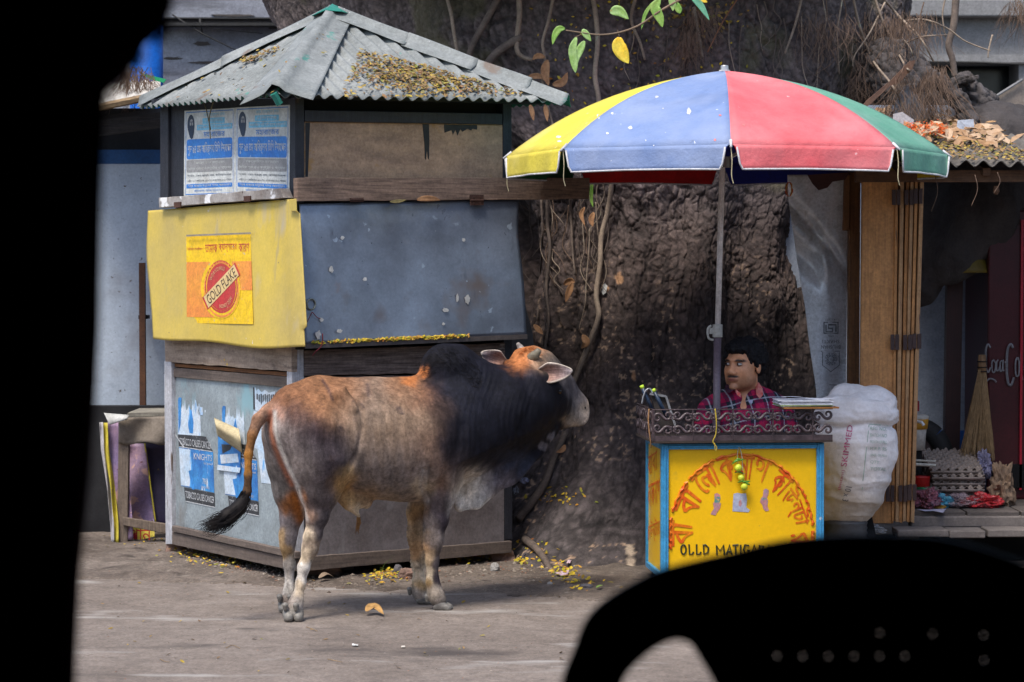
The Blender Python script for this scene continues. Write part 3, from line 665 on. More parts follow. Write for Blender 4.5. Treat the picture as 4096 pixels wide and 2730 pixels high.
def aline(s, u0, v0, u1, v1, e, mi): put_text(m, bn(s), lambda u, v: apt(u0 + (u1 - u0) * u, v1 + (v0 - v1) * v, e), mi)
aline('তামাক', .29, .09, .48, .19, .001, 2); aline('ক্যান্সারের', .50, .09, .78, .19, .001, 2); aline('কারণ', .81, .09, .975, .19, .001, 2)
aline('বিধিসম্মত সতর্কীকরণ', .02, .125, .25, .165, .001, 2)
m.build('tobacco_advert', MATS, fy)
part('advert_top_strip', LF, [(745, 940), (1002, 930), (1004, 936), (746, 947)], mat('grey_film', (.3, .27, .22)), .075, .001, parent=fy)  # thin grey strip along the top edge of the advert
plank_px('chipped_bar', LF, [(634, 793), (1120, 754), (1136, 792), (636, 831)], m_white, .075, .05, 3, n=16, seed=21)
for x, y in ((708, 820), (987, 796)):
    part('hinge', LF, [(x - 13, y - 10), (x + 13, y - 12), (x + 13, y + 10), (x - 12, y + 12)], m_rust, .082, .006)
# --- event posters on the upper left face
m_pw = mat('poster_white', (.62, .64, .62), (.5, .52, .5), sc=6, rough=.7, bump=.05, spots=[((.25, .22, .2), 22, .69, .04, (1, 1, .6)), ((.4, .36, .3), 4, .62, .2)])
m_pb = mat('poster_blue', (.03, .17, .55), (.04, .22, .58), rough=.6, bump=0, spots=[((.3, .42, .6), 30, .69, .03)])
m_pc = mat('poster_cyan', (.14, .45, .66), (.2, .52, .7), rough=.6, bump=0, spots=[((.45, .5, .5), 30, .69, .03)])
m_pg = mat('poster_grey', (.25, .25, .25), (.3, .3, .3), rough=.6, bump=0)
m_pk = mat('poster_ink', (.02, .04, .08), rough=.6, bump=0)
PM = [m_pw, m_pb, m_pc, m_pg, m_pk]
def poster(q):
    f = bil(q); pt = lambda u, v, e: (lambda xy: LF.pt(xy[0], xy[1], e))(f(u, v))
    m = MB(); m.fpoly(LF, q, .010, .004); po = m.build('poster', m_pw, ki)
    m = MB(); B_ = .0105
    def box(u0, v0, u1, v1, mi, e=.0108, r=0.0):
        if r:
            k = 5; a = []
            for (cx, cy, s0) in ((u1 - r, v0 + r, -90), (u1 - r, v1 - r, 0), (u0 + r, v1 - r, 90), (u0 + r, v0 + r, 180)):
                a += [(cx + r * math.cos(R(s0 + 90 * i / k)), cy + r * math.sin(R(s0 + 90 * i / k))) for i in range(k + 1)]
            m.add([pt(x, y, e) for x, y in a], [tuple(range(len(a)))[::-1]], mi)
        else: m.add([pt(u0, v0, e), pt(u1, v0, e), pt(u1, v1, e), pt(u0, v1, e)], [(3, 2, 1, 0)], mi)
    def line(s, u0, v0, u1, v1, mi, e=.0116): put_text(m, bn(s), lambda u, v: pt(u0 + (u1 - u0) * u, v1 + (v0 - v1) * v, e), mi)
    for a in ((.03, .018, .97, .028), (.03, .965, .97, .975), (.03, .02, .036, .97), (.964, .02, .97, .97)): box(*a, 1)
    box(.36, .10, .80, .165, 2); box(.25, .172, .95, .235, 2)
    # head of a bearded man printed in dark ink
    k = 22; hd = [(.13 + .07 * math.cos(2 * math.pi * i / k), .165 + .115 * math.sin(2 * math.pi * i / k)) for i in range(k)]; m.add([pt(x, y, .0108) for x, y in hd], [tuple(range(k))[::-1]], 4)
    fc = [(.14 + .035 * math.cos(2 * math.pi * i / k), .155 + .055 * math.sin(2 * math.pi * i / k)) for i in range(k)]; m.add([pt(x, y, .0112) for x, y in fc], [tuple(range(k))[::-1]], 3)
    for (x, y, w_, h_) in ((.125, .135, .012, .006), (.155, .135, .012, .006), (.14, .185, .03, .01), (.143, .158, .006, .018)): box(x - w_, y - h_, x + w_, y + h_, 4, .0115)
    bd = [(.08, .19), (.20, .18), (.19, .26), (.17, .32), (.14, .335), (.11, .31), (.09, .27)]; m.add([pt(x, y, .0113) for x, y in bd], [(6, 5, 4, 3, 2, 1, 0)], 4)
    line('রাম নারায়ণ রাম', .38, .045, .80, .085, 2); line('এ যুগের যুগাবতার', .40, .112, .76, .155, 0); line('পরম পিতা শ্রী শ্রী বালক ব্রহ্মচারী', .27, .182, .93, .226, 0)
    line('মহারাজের', .38, .255, .80, .32, 1)
    box(.05, .335, .95, .565, 1, .0108, .03); line('শুভ ৯৪ তম আবির্ভাব তিথি উদযাপন', .07, .375, .93, .53, 0)
    box(.05, .575, .95, .715, 3, .0108, .02); line('উপলক্ষে বিশাল জনসমাবেশে', .2, .59, .8, .635, 0); line('বৈদিক শ্রদ্ধা ও অনুষ্ঠান ও সম্মেলন', .07, .655, .93, .70, 0)
    line('স্থান : বেদ-ব্রহ্ম ধাম, কলিয়াগঞ্জ', .07, .74, .93, .775, 4); line('তারিখ : ১৫ ই কার্ত্তিক, ১৪২০ ইং ২ রা নভেম্বর, ২০১৩ শনিবার', .07, .80, .93, .835, 4)
    box(.05, .852, .95, .90, 1, .0108, .012); line('সর্ব ধর্মের মানুষের সাদর আমন্ত্রণ', .08, .862, .92, .892, 0); line('পরিচালনায় : বৈদিক সন্তান দল', .2, .915, .75, .95, 1)
    m.build('poster_print', PM, po)
poster([(738, 444), (939, 432), (939, 782), (735, 790)]); poster([(941, 431), (1159, 420), (1157, 795), (940, 782)])
# --- torn cigarette posters on the lower left panel
m_kb = mat('torn_poster_blue', (.03, .14, .42), (.06, .3, .65), sc=9, rough=.6, bump=.05, spots=[((.6, .65, .7), 12, .64, .03, (2, 2, .6))])
m_kw = mat('torn_poster_white', (.62, .66, .7), (.45, .6, .75), sc=6, rough=.7, bump=.05, spots=[((.1, .35, .7), 5, .6, .04, (2, 2, .6))])
m_kk = mat('torn_poster_black', (.05, .055, .06), (.03, .03, .035), rough=.7, bump=0, spots=[((.35, .35, .35), 26, .63, .03)])
m_kt = mat('poster_letter_white', (.65, .67, .68), (.4, .42, .45), sc=30, rough=.7, bump=0)
m_ksky = mat('poster_sky_blue', (.05, .28, .70), rough=.6, bump=0)
KM = [m_kw, m_kb, m_kk, m_kt, m_ksky]
def lpt(x, y, e=.0): return LF.pt(x, y, .0075 + e)
def lpoly(mb, px, e, mi): mb.add([lpt(x, y, e) for x, y in px], [tuple(range(len(px)))[::-1]], mi)
def torn(x0, x1, y0, y1, amp, n, seed, slope=.07):
    rg = random.Random(seed); return [(x0 + (x1 - x0) * i / n, y0 + slope * (x1 - x0) * i / n - amp * rg.random() * (1 if i % 2 else .2)) for i in range(n + 1)]
def ltext(mb, s, q, e, mi):
    f = bil(q); put_text(mb, s, lambda u, v: lpt(*f(u, 1 - v), e), mi)
def cig(dx, dy, seed, full=True):
    m = MB(); S_ = lambda px: [(x + dx, y + dy) for x, y in px]
    t_ = torn(712, 800, 1640, 0, 62, 22, seed); lpoly(m, S_(t_ + [(804, 1745), (712, 1738)]), 0, 0)
    lpoly(m, S_([(716, 1590), (726, 1592), (722, 1700), (714, 1735), (712, 1600)]), .0006, 1)
    lpoly(m, S_([(766, 1640), (774, 1690), (772, 1735), (758, 1733), (752, 1700)]), .0006, 4)
    lpoly(m, S_([(712, 1738), (806, 1745), (824, 1748), (846, 1795), (852, 1806), (716, 1786)]), .0004, 2)
    ltext(m, 'TOBACCO CAUSES CANCER', [(x + dx, y + dy) for x, y in ((718, 1752), (842, 1768), (846, 1798), (718, 1779))], .001, 3)
    lpoly(m, S_([(716, 1790), (852, 1808), (857, 1968), (858, 1972), (724, 1944)]), 0, 1)
    lpoly(m, S_([(716, 1792), (762, 1800), (776, 1950), (724, 1942)]), .0005, 0); lpoly(m, S_([(754, 1884), (770, 1880), (778, 1960), (768, 1958)]), .001, 4)
    ltext(m, 'KNIGHTS', S_([(775, 1812), (848, 1822), (848, 1846), (775, 1838)]), .001, 3); ltext(m, 'Full Smooth', S_([(815, 1849), (848, 1853), (848, 1862), (815, 1858)]), .001, 3)
    ltext(m, '78/-', S_([(810, 1914), (832, 1917), (832, 1940), (810, 1937)]), .001, 3); ltext(m, 'FOR 20 KINGS', S_([(805, 1944), (838, 1948), (838, 1958), (805, 1954)]), .001, 3)
    lpoly(m, S_([(736, 1950), (858, 1974), (860, 2031), (742, 2006)]), .0004, 2)
    ltext(m, 'TOBACCO CAUSES CANCER', S_([(742, 1964), (856, 1988), (856, 2014), (742, 1992)]), .001, 3)
    for a, b in (((742, 2004), (860, 2029)), ((718, 1786), (850, 1806))): lpoly(m, S_([a, b, (b[0], b[1] + 3), (a[0], a[1] + 3)]), .0012, 3)
    return m
cig(0, 0, 1).build('torn_poster', KM, lp); cig(176, 34, 4).build('torn_poster', KM, lp)
m = MB(); lpoly(m, [(780, 1604), (784, 1600), (788, 1625), (796, 1628), (810, 1630), (812, 1662), (778, 1658)], 0, 0); lpoly(m, [(818, 1640), (824, 1642), (820, 1654)], 0, 0); lpoly(m, [(698, 1738), (704, 1740), (738, 1790), (734, 1792)], .002, 3); m.build('poster_scrap', KM, lp)
m = MB(); lpoly(m, [(1016, 1552), (1022, 1550), (1024, 1564), (1034, 1556), (1046, 1570), (1060, 1560), (1075, 1572), (1100, 1566), (1106, 1660), (1018, 1642)], 0, 0)
lpoly(m, [(1012, 1550), (1018, 1551), (1020, 1640), (1013, 1638)], .0008, 2)
for i in range(9): x = 1026 + 8 * i; lpoly(m, [(x, 1575 + (i * 7) % 13), (x + 5, 1577), (x + 5, 1600 + (i * 11) % 30), (x, 1598 + (i * 5) % 20)], .0009, 2)
lpoly(m, [(1014, 1645), (1110, 1662), (1110, 1940), (1046, 1932), (1030, 1800), (1016, 1790)], 0, 0); lpoly(m, [(1044, 1690), (1066, 1694), (1066, 1740), (1046, 1736)], .0008, 2)
ltext(m, 'BER', [(1046, 1700), (1064, 1703), (1064, 1728), (1046, 1724)], .0014, 3); m.build('torn_poster', KM, lp)
# curled poster with photo
m = MB(); lpoly(m, [(872, 1740), (962, 1756), (962, 1882), (872, 1868)], .006, 1); lpoly(m, [(870, 1860), (962, 1872), (958, 1892), (868, 1880)], .01, 0)
lpoly(m, [(886, 1778), (930, 1780), (920, 1800), (890, 1815)], .0068, 2); lpoly(m, [(880, 1820), (950, 1815), (955, 1850), (884, 1856)], .0068, 0); m.build('photo_poster', KM, lp)
def curl(u, v):
    a = u * 1.6; x = 856 + 100 * u + 14 * v; y = 1672 + 45 * u + (72 + 26 * u) * v; return LF.pt(x, y, .02 + .05 * math.sin(math.pi * (.15 + .8 * v)) + .015 * math.cos(a * 2))
m = MB(); m.grid(curl, 14, 14); m.build('curled_paper', mat('cream_paper_back', (.5, .42, .25), (.42, .34, .2), rough=.9, bump=.05), lp, smooth=True, solid=.001)
# --- roof
AP = P(1330, 62, 11.55); EF = P(1105, 372, 10.45); ER = P(2250, 398, 11.3); EL = P(572, 418, 11.78); EB = EL + ER - EF
m_rt = mat('weathered_green_roof', (.25, .265, .26), (.16, .175, .172), sc=3, rough=.75, bump=.2, metal=.1, spots=[((.06, .2, .17), 6, .66, .05), ((.15, .12, .10), 5, .62, .1), ((.42, .42, .42), 60, .7, .02)])
m_ru = mat('green_underside', (.01, .16, .11), (.01, .10, .07), rough=.6, bump=0)
m_rg = mat('green_cap_paint', (.01, .17, .12), (.03, .2, .16), rough=.5, bump=.1)
def corr(A, B, T, n_sheets, pitch=.066, amp=.010, lift=0.0, name='corrugated_sheet', ragged=.01):
    e = (B - A); L_ = e.length; e = e / L_; up = (T - A); h0 = up.dot(e); upv = up - e * h0; H = upv.length; upv = upv / H; nn = e.cross(upv); 
    if nn.z < 0: nn = -nn
    for k in range(n_sheets):
        s0 = L_ * k / n_sheets - (.02 if k else 0); s1 = L_ * (k + 1) / n_sheets; n = int((s1 - s0) / pitch * 10); m = MB(); vs_ = []; J = 6
        for i in range(n + 1):
            s = s0 + (s1 - s0) * i / n; tm = H * (s / h0 if s < h0 else (L_ - s) / (L_ - h0)); w_ = amp * math.cos(2 * math.pi * s / pitch) + lift * .004 * k
            for j in range(J + 1):
                t = -.03 + (max(tm, 0) + .03) * j / J; vs_.append(A + e * s + upv * t + nn * (w_ + .004 * k))
        m.add(vs_, [(i * (J + 1) + j, (i + 1) * (J + 1) + j, (i + 1) * (J + 1) + j + 1, i * (J + 1) + j + 1) for i in range(n) for j in range(J)])
        o = m.build(name, [m_rt, m_ru], ki, smooth=True, solid=.003, moff=1)
        if True:
            # keep the weathered side on top
            me = o.data
            if me.polygons[0].normal.dot(nn) < 0: me.flip_normals()
corr(EF, ER, AP, 2); corr(EL, EF, AP, 2); corr(ER, EB, AP, 2); corr(EB, EL, AP, 2)
def hip(E, nxt, prv, w0, w1, cuts, up_=.022, start=0.0, end=1.0):
    d = (E - AP); nn1 = (nxt - AP).cross(d); nn1 = nn1 if nn1.z > 0 else -nn1; nn2 = (prv - AP).cross(d); nn2 = nn2 if nn2.z > 0 else -nn2; nn1.normalize(); nn2.normalize()
    s1 = nn1.cross(d).normalized(); s1 = s1 if s1.dot(nxt - E) > 0 else -s1; s2 = nn2.cross(d).normalized(); s2 = s2 if s2.dot(prv - E) > 0 else -s2
    for i in range(len(cuts) - 1):
        t0, t1 = cuts[i], cuts[i + 1] + (.012 if i < len(cuts) - 2 else 0)
        def g(u, v):
            t = t0 + (t1 - t0) * v; c = AP + d * t; wd = w0 + (w1 - w0) * t; a = (u - .5) * 2
            side = s1 if a > 0 else s2; nv = nn1 if a > 0 else nn2; aa = abs(a)
            return c + side * wd * aa + nv * (up_ + .012 * (1 - aa) ** 2) + Vector((0, 0, .02 * (1 - min(1, aa * 4)) - .004 * i)) + nv * .004 * math.sin(9 * t + i * 2 + 5 * u)
        m = MB(); m.grid(g, 24, 12); m.build('ridge_cap', [m_rt, m_ru], ki, smooth=True, solid=.002, moff=1)
        o = ki.children[-1] if False else None
hip(EF, ER, EL, .10, .17, [0.0, 1.02]); hip(ER, EB, EF, .09, .12, [0.02, .33, .62, .85, 1.02]); hip(EL, EF, EB, .07, .09, [0.02, .55, 1.0]); hip(EB, ER, EL, .1, .1, [0.02, .5, 1.0])
for o in ki.children:
    if o.name.startswith('ridge_cap'):
        me = o.data
        if sum(p.normal.z for p in me.polygons) < 0: me.flip_normals()
m = MB(); m.add([AP + Vector(v_) for v_ in ((-.1, -.02, -.005), (-.03, -.09, .015), (.05, -.07, .01), (.12, 0, 0), (.03, .08, .01), (-.06, .07, 0), (0, 0, .055))], [(0, 1, 6), (1, 2, 6), (2, 3, 6), (3, 4, 6), (4, 5, 6), (5, 0, 6)]); m.build('apex_cap', m_rg, ki, solid=.003)
m = MB(); m.tube([EF + Vector((-.01, -.02, -.004)), EF + Vector((.015, 0, -.05))], .018, 6); m.build('bent_corner', m_rg, ki)
for A, B in ((EF, ER), (EL, EF), (ER, EB), (EB, EL)):
    i_ = Vector(((AP.x - (A.x + B.x) / 2), (AP.y - (A.y + B.y) / 2), 0)).normalized() * .16; m = MB(); m.tube([A + i_ + Vector((0, 0, -.0)), B + i_ + Vector((0, 0, -.0))], .022, 4); m.build('eave_batten', m_nw, ki)
for E in (EF, ER, EL, EB):
    m = MB(); m.tube([AP + Vector((0, 0, -.05)), AP + (E - AP) * .88 + Vector((0, 0, -.03))], .02, 4); m.build('hip_rafter', m_nw, ki)
m = MB(); c_ = kp(.6, .63, 2.2); m.box((c_.x, c_.y, 2.15), (1.15, 1.2, .02), R(35)); m.build('ceiling_board', m_blk, ki)
# screws with washers on the roof
m = MB(); rg = random.Random(9)
for x, y in [(840, 310), (930, 282), (1085, 295), (1215, 300), (1010, 230), (750, 345), (1370, 185), (1640, 200), (1875, 280), (2060, 345)]:
    pass
m_leafs = mat('fallen_leaf_mix', 'b9a63a', rough=.7, bump=0, island=['4a3828', '9a7e50', '6b5238', 'a8922c', '59422e', 'b49a48', '6a5a40', '82873a', '9c7650', '3c2e22'])
m_leafy = mat('yellow_leaf_mix', 'b9a63a', rough=.7, bump=0, island=['b8a218', 'cfae20', '8c8f1c', 'a8641a', 'd2b93a', '6b7a1e', 'b88a30', '9a7a2a'])
def leaf_geo(mb, c, n, ang, L_, wd, curl_=.3, m=0):
    c = Vector(c); n = Vector(n).normalized(); a = n.orthogonal().normalized(); a = Matrix.Rotation(ang, 3, n) @ a; b = n.cross(a)
    pr = [(-.5, 0), (-.2, .5), (.15, .42), (.5, 0), (.15, -.42), (-.2, -.5)]
    vs_ = [c + a * x * L_ + b * y * wd + n * (curl_ * L_ * (abs(y) * .9 + x * x * .6)) for x, y in pr]
    mb.add(vs_, [(0, 1, 2, 3), (0, 3, 4, 5)], m)
def litter(name, fn, n, seed, mt, parent=None, L_=(.014, .03), label=None, up=(0, 0, 1), curl_=.25, kind='stuff', tilt=.5):
    rg = random.Random(seed); mb = MB()
    for i in range(n):
        r_ = fn(rg)
        if r_ is None: continue
        l_ = rg.uniform(*L_); leaf_geo(mb, r_, Vector(up) + Vector((rg.uniform(-tilt, tilt), rg.uniform(-tilt, tilt), rg.uniform(-.2, .3))), rg.uniform(0, 6.3), l_, l_ * rg.uniform(.35, .6), rg.uniform(-.1, curl_))
    o = mb.build(name, mt, parent, kind=kind)
    if label: tag(o, label, 'leaves')
    return o
def on_roof(A, B, T, up_):
    return lambda a, b: A + (B - A) * a + ((A + (T - A) * 1) - A) * 0
nR = (ER - EF).cross(AP - EF); nR = (nR if nR.z > 0 else -nR).normalized(); nL = (EF - EL).cross(AP - EL); nL = (nL if nL.z > 0 else -nL).normalized()
RFc = Face(EF, nR); LFc = Face(EF, nL)
def rl(rg):
    x = rg.gauss(1660, 165); y = rg.gauss(0, 1); lo_ = 150 + (x - 1380) * .27 + 25; hi_ = 385
    if x < 1330 or x > 2100: return None
    y = lo_ + (hi_ - lo_) * min(1, abs(rg.gauss(.38, .28)))
    if x < 1400 + (330 - y) * .55 - 30: return None
    return RFc.pt(x, y, rg.uniform(.006, .02))
litter('roof_leaf_litter', rl, 1900, 4, m_leafs, None, (.012, .034), 'yellow and brown fallen leaves lying on the right slope of the kiosk roof', nR)
def rl2(rg):
    x = rg.uniform(1000, 2100); y = rg.uniform(60, 380); t = (x - 1330)
    if y < 75 + abs(t) * (.37 if t > 0 else .8) or y > 370: return None
    return RFc.pt(x, y, .04)
litter('roof_leaf_litter', rl2, 70, 14, m_leafs, None, (.012, .026), 'sparse leaves scattered on the front ridge cap of the kiosk roof', nR)
def rl3(rg):
    x = rg.uniform(620, 1150); y = rg.uniform(200, 400)
    if y < 400 - (x - 560) * .43 + 20 or y > 405 - (x - 600) * .06: return None
    return LFc.pt(x, y, .014)
litter('roof_leaf_litter', rl3, 60, 15, m_leafs, None, (.014, .03), 'sparse leaves scattered on the left slope of the kiosk roof', nL)
def rl4(rg):
    u = rg.random(); x = 960 + 150 * u + rg.gauss(0, 6); y = 248 - 56 * u + rg.gauss(0, 7); return LFc.pt(x, y, rg.uniform(.012, .03))
litter('roof_leaf_litter', rl4, 160, 16, m_leafs, None, (.014, .03), 'line of leaves caught under the left ridge cap of the kiosk roof', nL)
def lip(rg):
    u = rg.uniform(.03, .74)
    if rg.random() < .4: u = .2 + .5 * rg.random()
    return gR(u, 1) + Vector((0, 0, rg.uniform(-.002, .012))) + RF.n * rg.uniform(.002, .014)
litter('flap_leaf_litter', lip, 420, 8, m_leafy, None, (.012, .022), 'small yellow leaves lined up on the lip of the grey kiosk flap', (0, -.6, .6), .3)
# big dry leaf on the ledge plank
m_dry = mat('dry_brown_leaf', (.42, .22, .10), (.3, .15, .07), sc=30, rough=.7, bump=.2)
def bigleaf(name, pts, width, mt, label, cat='leaf', parent=None, group=None, n=Vector((0, -1, 0)), cup=.25):
    q = spline(pts, 5); k = len(q); mb = MB(); n = Vector(n).normalized(); vs_ = []
    for i, p in enumerate(q):
        t = i / (k - 1); d = (q[min(i + 1, k - 1)] - q[max(i - 1, 0)]).normalized(); s = d.cross(n).normalized(); w_ = width * (math.sin(math.pi * min(1, t * .97 + .03)) ** .7) * (1.1 - .4 * t) * .5
        for a in (-1, -.5, 0, .5, 1): vs_.append(p + s * w_ * a + n * cup * w_ * (abs(a) ** 2))
    mb.add(vs_, [(i * 5 + j, i * 5 + j + 1, (i + 1) * 5 + j + 1, (i + 1) * 5 + j) for i in range(k - 1) for j in range(4)])
    o = mb.build(name, mt, parent, smooth=True, solid=.001)
    if label: tag(o, label, cat, group)
    return o
bigleaf('dry_leaf', [RF.pt(1668, 800, .1), RF.pt(1700, 795, .1), RF.pt(1735, 796, .1), RF.pt(1762, 802, .1)], .03, m_dry, 'large curled dry brown leaf lying on the ledge above the grey flap')
bigleaf('dry_leaf', [RF.pt(1560, 808, .1), RF.pt(1595, 806, .1), RF.pt(1625, 800, .1)], .018, mat('olive_dry_leaf', (.25, .2, .08)), 'narrow olive dry leaf beside the curled brown one on the flap hinge line')
strand('green_stalk', [LF.pt(1120, 395, .06), LF.pt(1118, 440, .05), LF.pt(820 + 22, 555, .03)], .003, mat('dry_stalk', (.2, .19, .08)), ki) if False else None
for q in ([(858, 392), (838, 470), (842, 556)], [(812, 400), (825, 440), (843, 520)]):
    strand('dry_stalk', [LF.pt(x, y, .05) for x, y in q], .0035, mat('dry_stalk', (.2, .17, .09)), ki)
# supports under the kiosk
m_brick = mat('dusty_brick', (.26, .16, .125), (.18, .115, .09), sc=8, rough=.95, bump=.8, bsc=60, bdist=.004, grime=.4)
def rock(name, c, size, seed, mt, label=None, cat='stone', group=None, sub=3, flat=.7, blocky=0.0):
    rg = random.Random(seed); bm = bmesh.new(); bmesh.ops.create_icosphere(bm, subdivisions=sub, radius=1)
    for v in bm.verts:
        p = v.co.copy(); 
        if blocky: mx = max(abs(p.x), abs(p.y), abs(p.z)); p = p * (1 - blocky) + p / mx * blocky
        nz_ = mn.fractal(p * 1.3 + Vector((seed * 3.1, 0, 0)), .8, 2, 4); v.co = Vector((p.x * size[0], p.y * size[1], p.z * size[2])) * (1 + .22 * nz_)
    me = bpy.data.meshes.new(name); bm.to_mesh(me); bm.free(); me.materials.append(mt)
    o = bpy.data.objects.new(name, me); link(o); o.location = (c[0], c[1], c[2] + size[2] * .75)
    if label: tag(o, label, cat, group)
    return o
b_ = G(700, 2225); rock('brick', (b_.x, b_.y + .05, 0), (.052, .06, .052), 1, m_brick, 'worn pinkish brick propping up the left corner of the kiosk', 'brick', blocky=.75)
b_ = G(778, 2228); rock('brick', (b_.x, b_.y + .09, 0), (.035, .05, .045), 2, m_brick, 'small brick set under the kiosk baseboard, right of the left corner brick', 'brick', blocky=.75)
b_ = G(1280, 2320); rock('brick', (b_.x, b_.y + .09, 0), (.09, .06, .04), 3, m_brick, 'flat dusty brick under the front kiosk corner, behind the hind legs of the bull', 'brick', blocky=.8)
b_ = G(2008, 2262); rock('brick', (b_.x, b_.y + .05, 0), (.062, .05, .04), 4, m_brick, 'brown brick lying under the right corner of the kiosk', 'brick', blocky=.8)
# ================================================================== TREE
m_bark = mat('dark_cracked_bark', (.112, .096, .092), (.055, .047, .047), sc=5, rough=.92, bump=.8, bsc=70, bdist=.008, attr=True, detail=10, st=(1, 1, .8))
tree = thing('banyan_tree', 'massive old tree with dark cracked bark, flaring foot and hanging aerial roots', 'tree', (.75, 12.5, 0))
zt = [-.05, .15, .35, .7, 1.2, 1.6, 1.9, 2.15, 2.4, 2.7, 3.1]
XL = [-.12, -.08, -.05, -.05, -.06, -.05, -.12, -.55, -1.0, -1.30, -1.5]
XR = [1.75, 1.70, 1.68, 1.66, 1.68, 1.68, 1.72, 1.85, 2.05, 2.20, 2.30]
YC_ = [12.5, 12.55, 12.6, 12.75, 12.9, 13.0, 13.1, 13.2, 13.3, 13.35, 13.4]
RY = [.80, .80, .82, .85, .88, .88, .9, .95, .95, .95, .95]
nT, nZ = 820, 600
th = np.concatenate([np.linspace(-2.0, 2.0, nT), np.linspace(2.0, 2 * math.pi - 2.0, 60)[1:-1]]); zz = np.linspace(-.05, 3.1, nZ)
T, Z = np.meshgrid(th, zz, indexing='ij'); T = T.ravel(); Z = Z.ravel()
def sm(x, xp, fp): 
    a = np.interp(x - .06, xp, fp); b = np.interp(x, xp, fp); c = np.interp(x + .06, xp, fp); return (a + b + c) / 3
xl, xr, yc, ry = sm(Z, zt, XL), sm(Z, zt, XR), sm(Z, zt, YC_), sm(Z, zt, RY)
xc_ = (xl + xr) / 2; rx = (xr - xl) / 2
def lobe(t0, w_, amp, zs_, pw=1.0): return amp * np.exp(-((T - t0) / w_) ** 2) * np.exp(-(np.clip(Z, 0, 9) / zs_) ** pw)
ex = lobe(-.42, .34, .62, .38) + lobe(-.95, .3, .30, .55) + lobe(-.1, .22, .36, .30) + lobe(.35, .3, .25, .4) + lobe(-.42, .12, .15, .9)
ex += -.20 * np.exp(-((T + .98 - .05 * np.sin(Z * 3)) / .13) ** 2) * np.exp(-((Z - 1.3) / .75) ** 4) - .07 * np.exp(-((T + .62) / .08) ** 2) * np.exp(-((Z - 1.4) / .8) ** 4)
ex += -.16 * np.exp(-((T + 1.25) / .12) ** 2) * np.exp(-((Z - 1.2) / .9) ** 4)
ex += .05 * np.sin(T * 7 + Z * 1.2) * np.clip(1 - Z / 3, .3, 1) + .03 * np.sin(T * 15 - Z * 2 + 1)
# smoother swelling bulge that overhangs above the recess
ex += .10 * np.exp(-((Z - 2.0) / .18) ** 2) * np.exp(-((T + .1) / 1.0) ** 2)
p_ = np.stack([T * 1.0 * np.maximum(rx, .5) * 1.0, Z, T * 0], 1)
def wrp(p, s, a): return p + a * np.stack([fbm(p * 4, 4, s), fbm(p * 4, 4, s + 9), p[:, 0] * 0], 1)
q = wrp(p_, 40, .26)
f1, f2 = worley(q * np.array([9, 6.0, 1]), 3); f3, f4 = worley(wrp(p_, 60, .16) * np.array([24, 17.0, 1]), 8)
cm_ = np.clip(.5 + 3.2 * fbm(p_ * np.array([3.1, 2.2, 1]), 3, 200), .05, 1); crack = 1 - (1 - np.clip((f2 - f1) / .16, 0, 1)) * cm_; fis = np.clip(np.abs(fbm(wrp(p_, 90, .05) * np.array([16, 3.2, 1]), 4, 210)) / .035, 0, 1); crack2 = np.clip((f4 - f3) / .2, 0, 1)
up_amp = np.clip((Z - .35) / .9, .25, 1)
rough_ = np.where(Z > 1.55, 1.0, .62) 
amt = .35 + .65 * np.clip((Z - 1.62) / .4, 0, 1)
ridg = np.abs(fbm(p_ * np.array([14, 3.0, 1]), 4, 70)) * .05
big = fbm(p_ * np.array([2.2, 1.6, 1]), 4, 80) * .14 + fbm(p_ * 7, 4, 81) * .028
plate = (crack ** .5 - 1) * (.010 + .018 * amt ** 3) * up_amp + (crack2 ** .6 - 1) * .007 * up_amp + _h(np.floor(q[:, 0] * 9).astype(int), np.floor(q[:, 1] * 6).astype(int), 0) * 0
dr = ex + big * .8 + plate - ridg * (1.2 - amt) + (fis - 1) * .013 * (1.25 - amt) + fbm(p_ * np.array([34, 24, 1]), 4, 90) * .016 - .012 * np.clip(fbm(p_ * np.array([14, 11, 1]), 3, 95) - .08, 0, 1) * 4
Xp = xc_ + (rx + dr) * np.sin(T); Yp = yc - (ry + dr) * np.cos(T)
# bark colour: dirt-grey foot, brown middle, pale chips
pn = fbm(p_ * 2.0, 4, 120); pn2 = fbm(p_ * 60, 3, 130); pn3 = fbm(p_ * np.array([6, 3.5, 1]), 4, 140)
foot = np.clip(1 - (Z - .1) / .9, 0, 1)
c_up = np.array([1.35, 1.24, 1.22]); c_mid = np.array([1.0, .84, .78]); c_ft = np.array([1.15, 1.12, 1.15])
wu = np.clip((Z - 1.5) / .4, 0, 1)[:, None]; cl = c_mid * (1 - wu) + c_up * wu; cl = cl * (1 - foot[:, None]) + c_ft * foot[:, None]
cl = cl * (1 + 1.2 * pn[:, None]) * (.55 + .45 * crack[:, None] ** .5) * (.6 + .4 * crack2[:, None]) * (.62 + .38 * fis[:, None]) * (1 + 1.5 * pn2[:, None])
chip = np.clip((pn2 - .16) / .03, 0, 1) * np.clip((pn3 - .02) / .06, 0, 1) * np.clip(1.7 - Z, 0, .8)
cl = cl * (1 - chip[:, None]) + np.array([5.5, 4.4, 3.0]) * chip[:, None]
moss = np.clip((fbm(p_ * 3.1, 4, 160) - .12) / .08, 0, 1) * wu[:, 0] * .5
cl = cl * (1 - moss[:, None]) + np.array([1.3, 1.4, .7]) * moss[:, None]
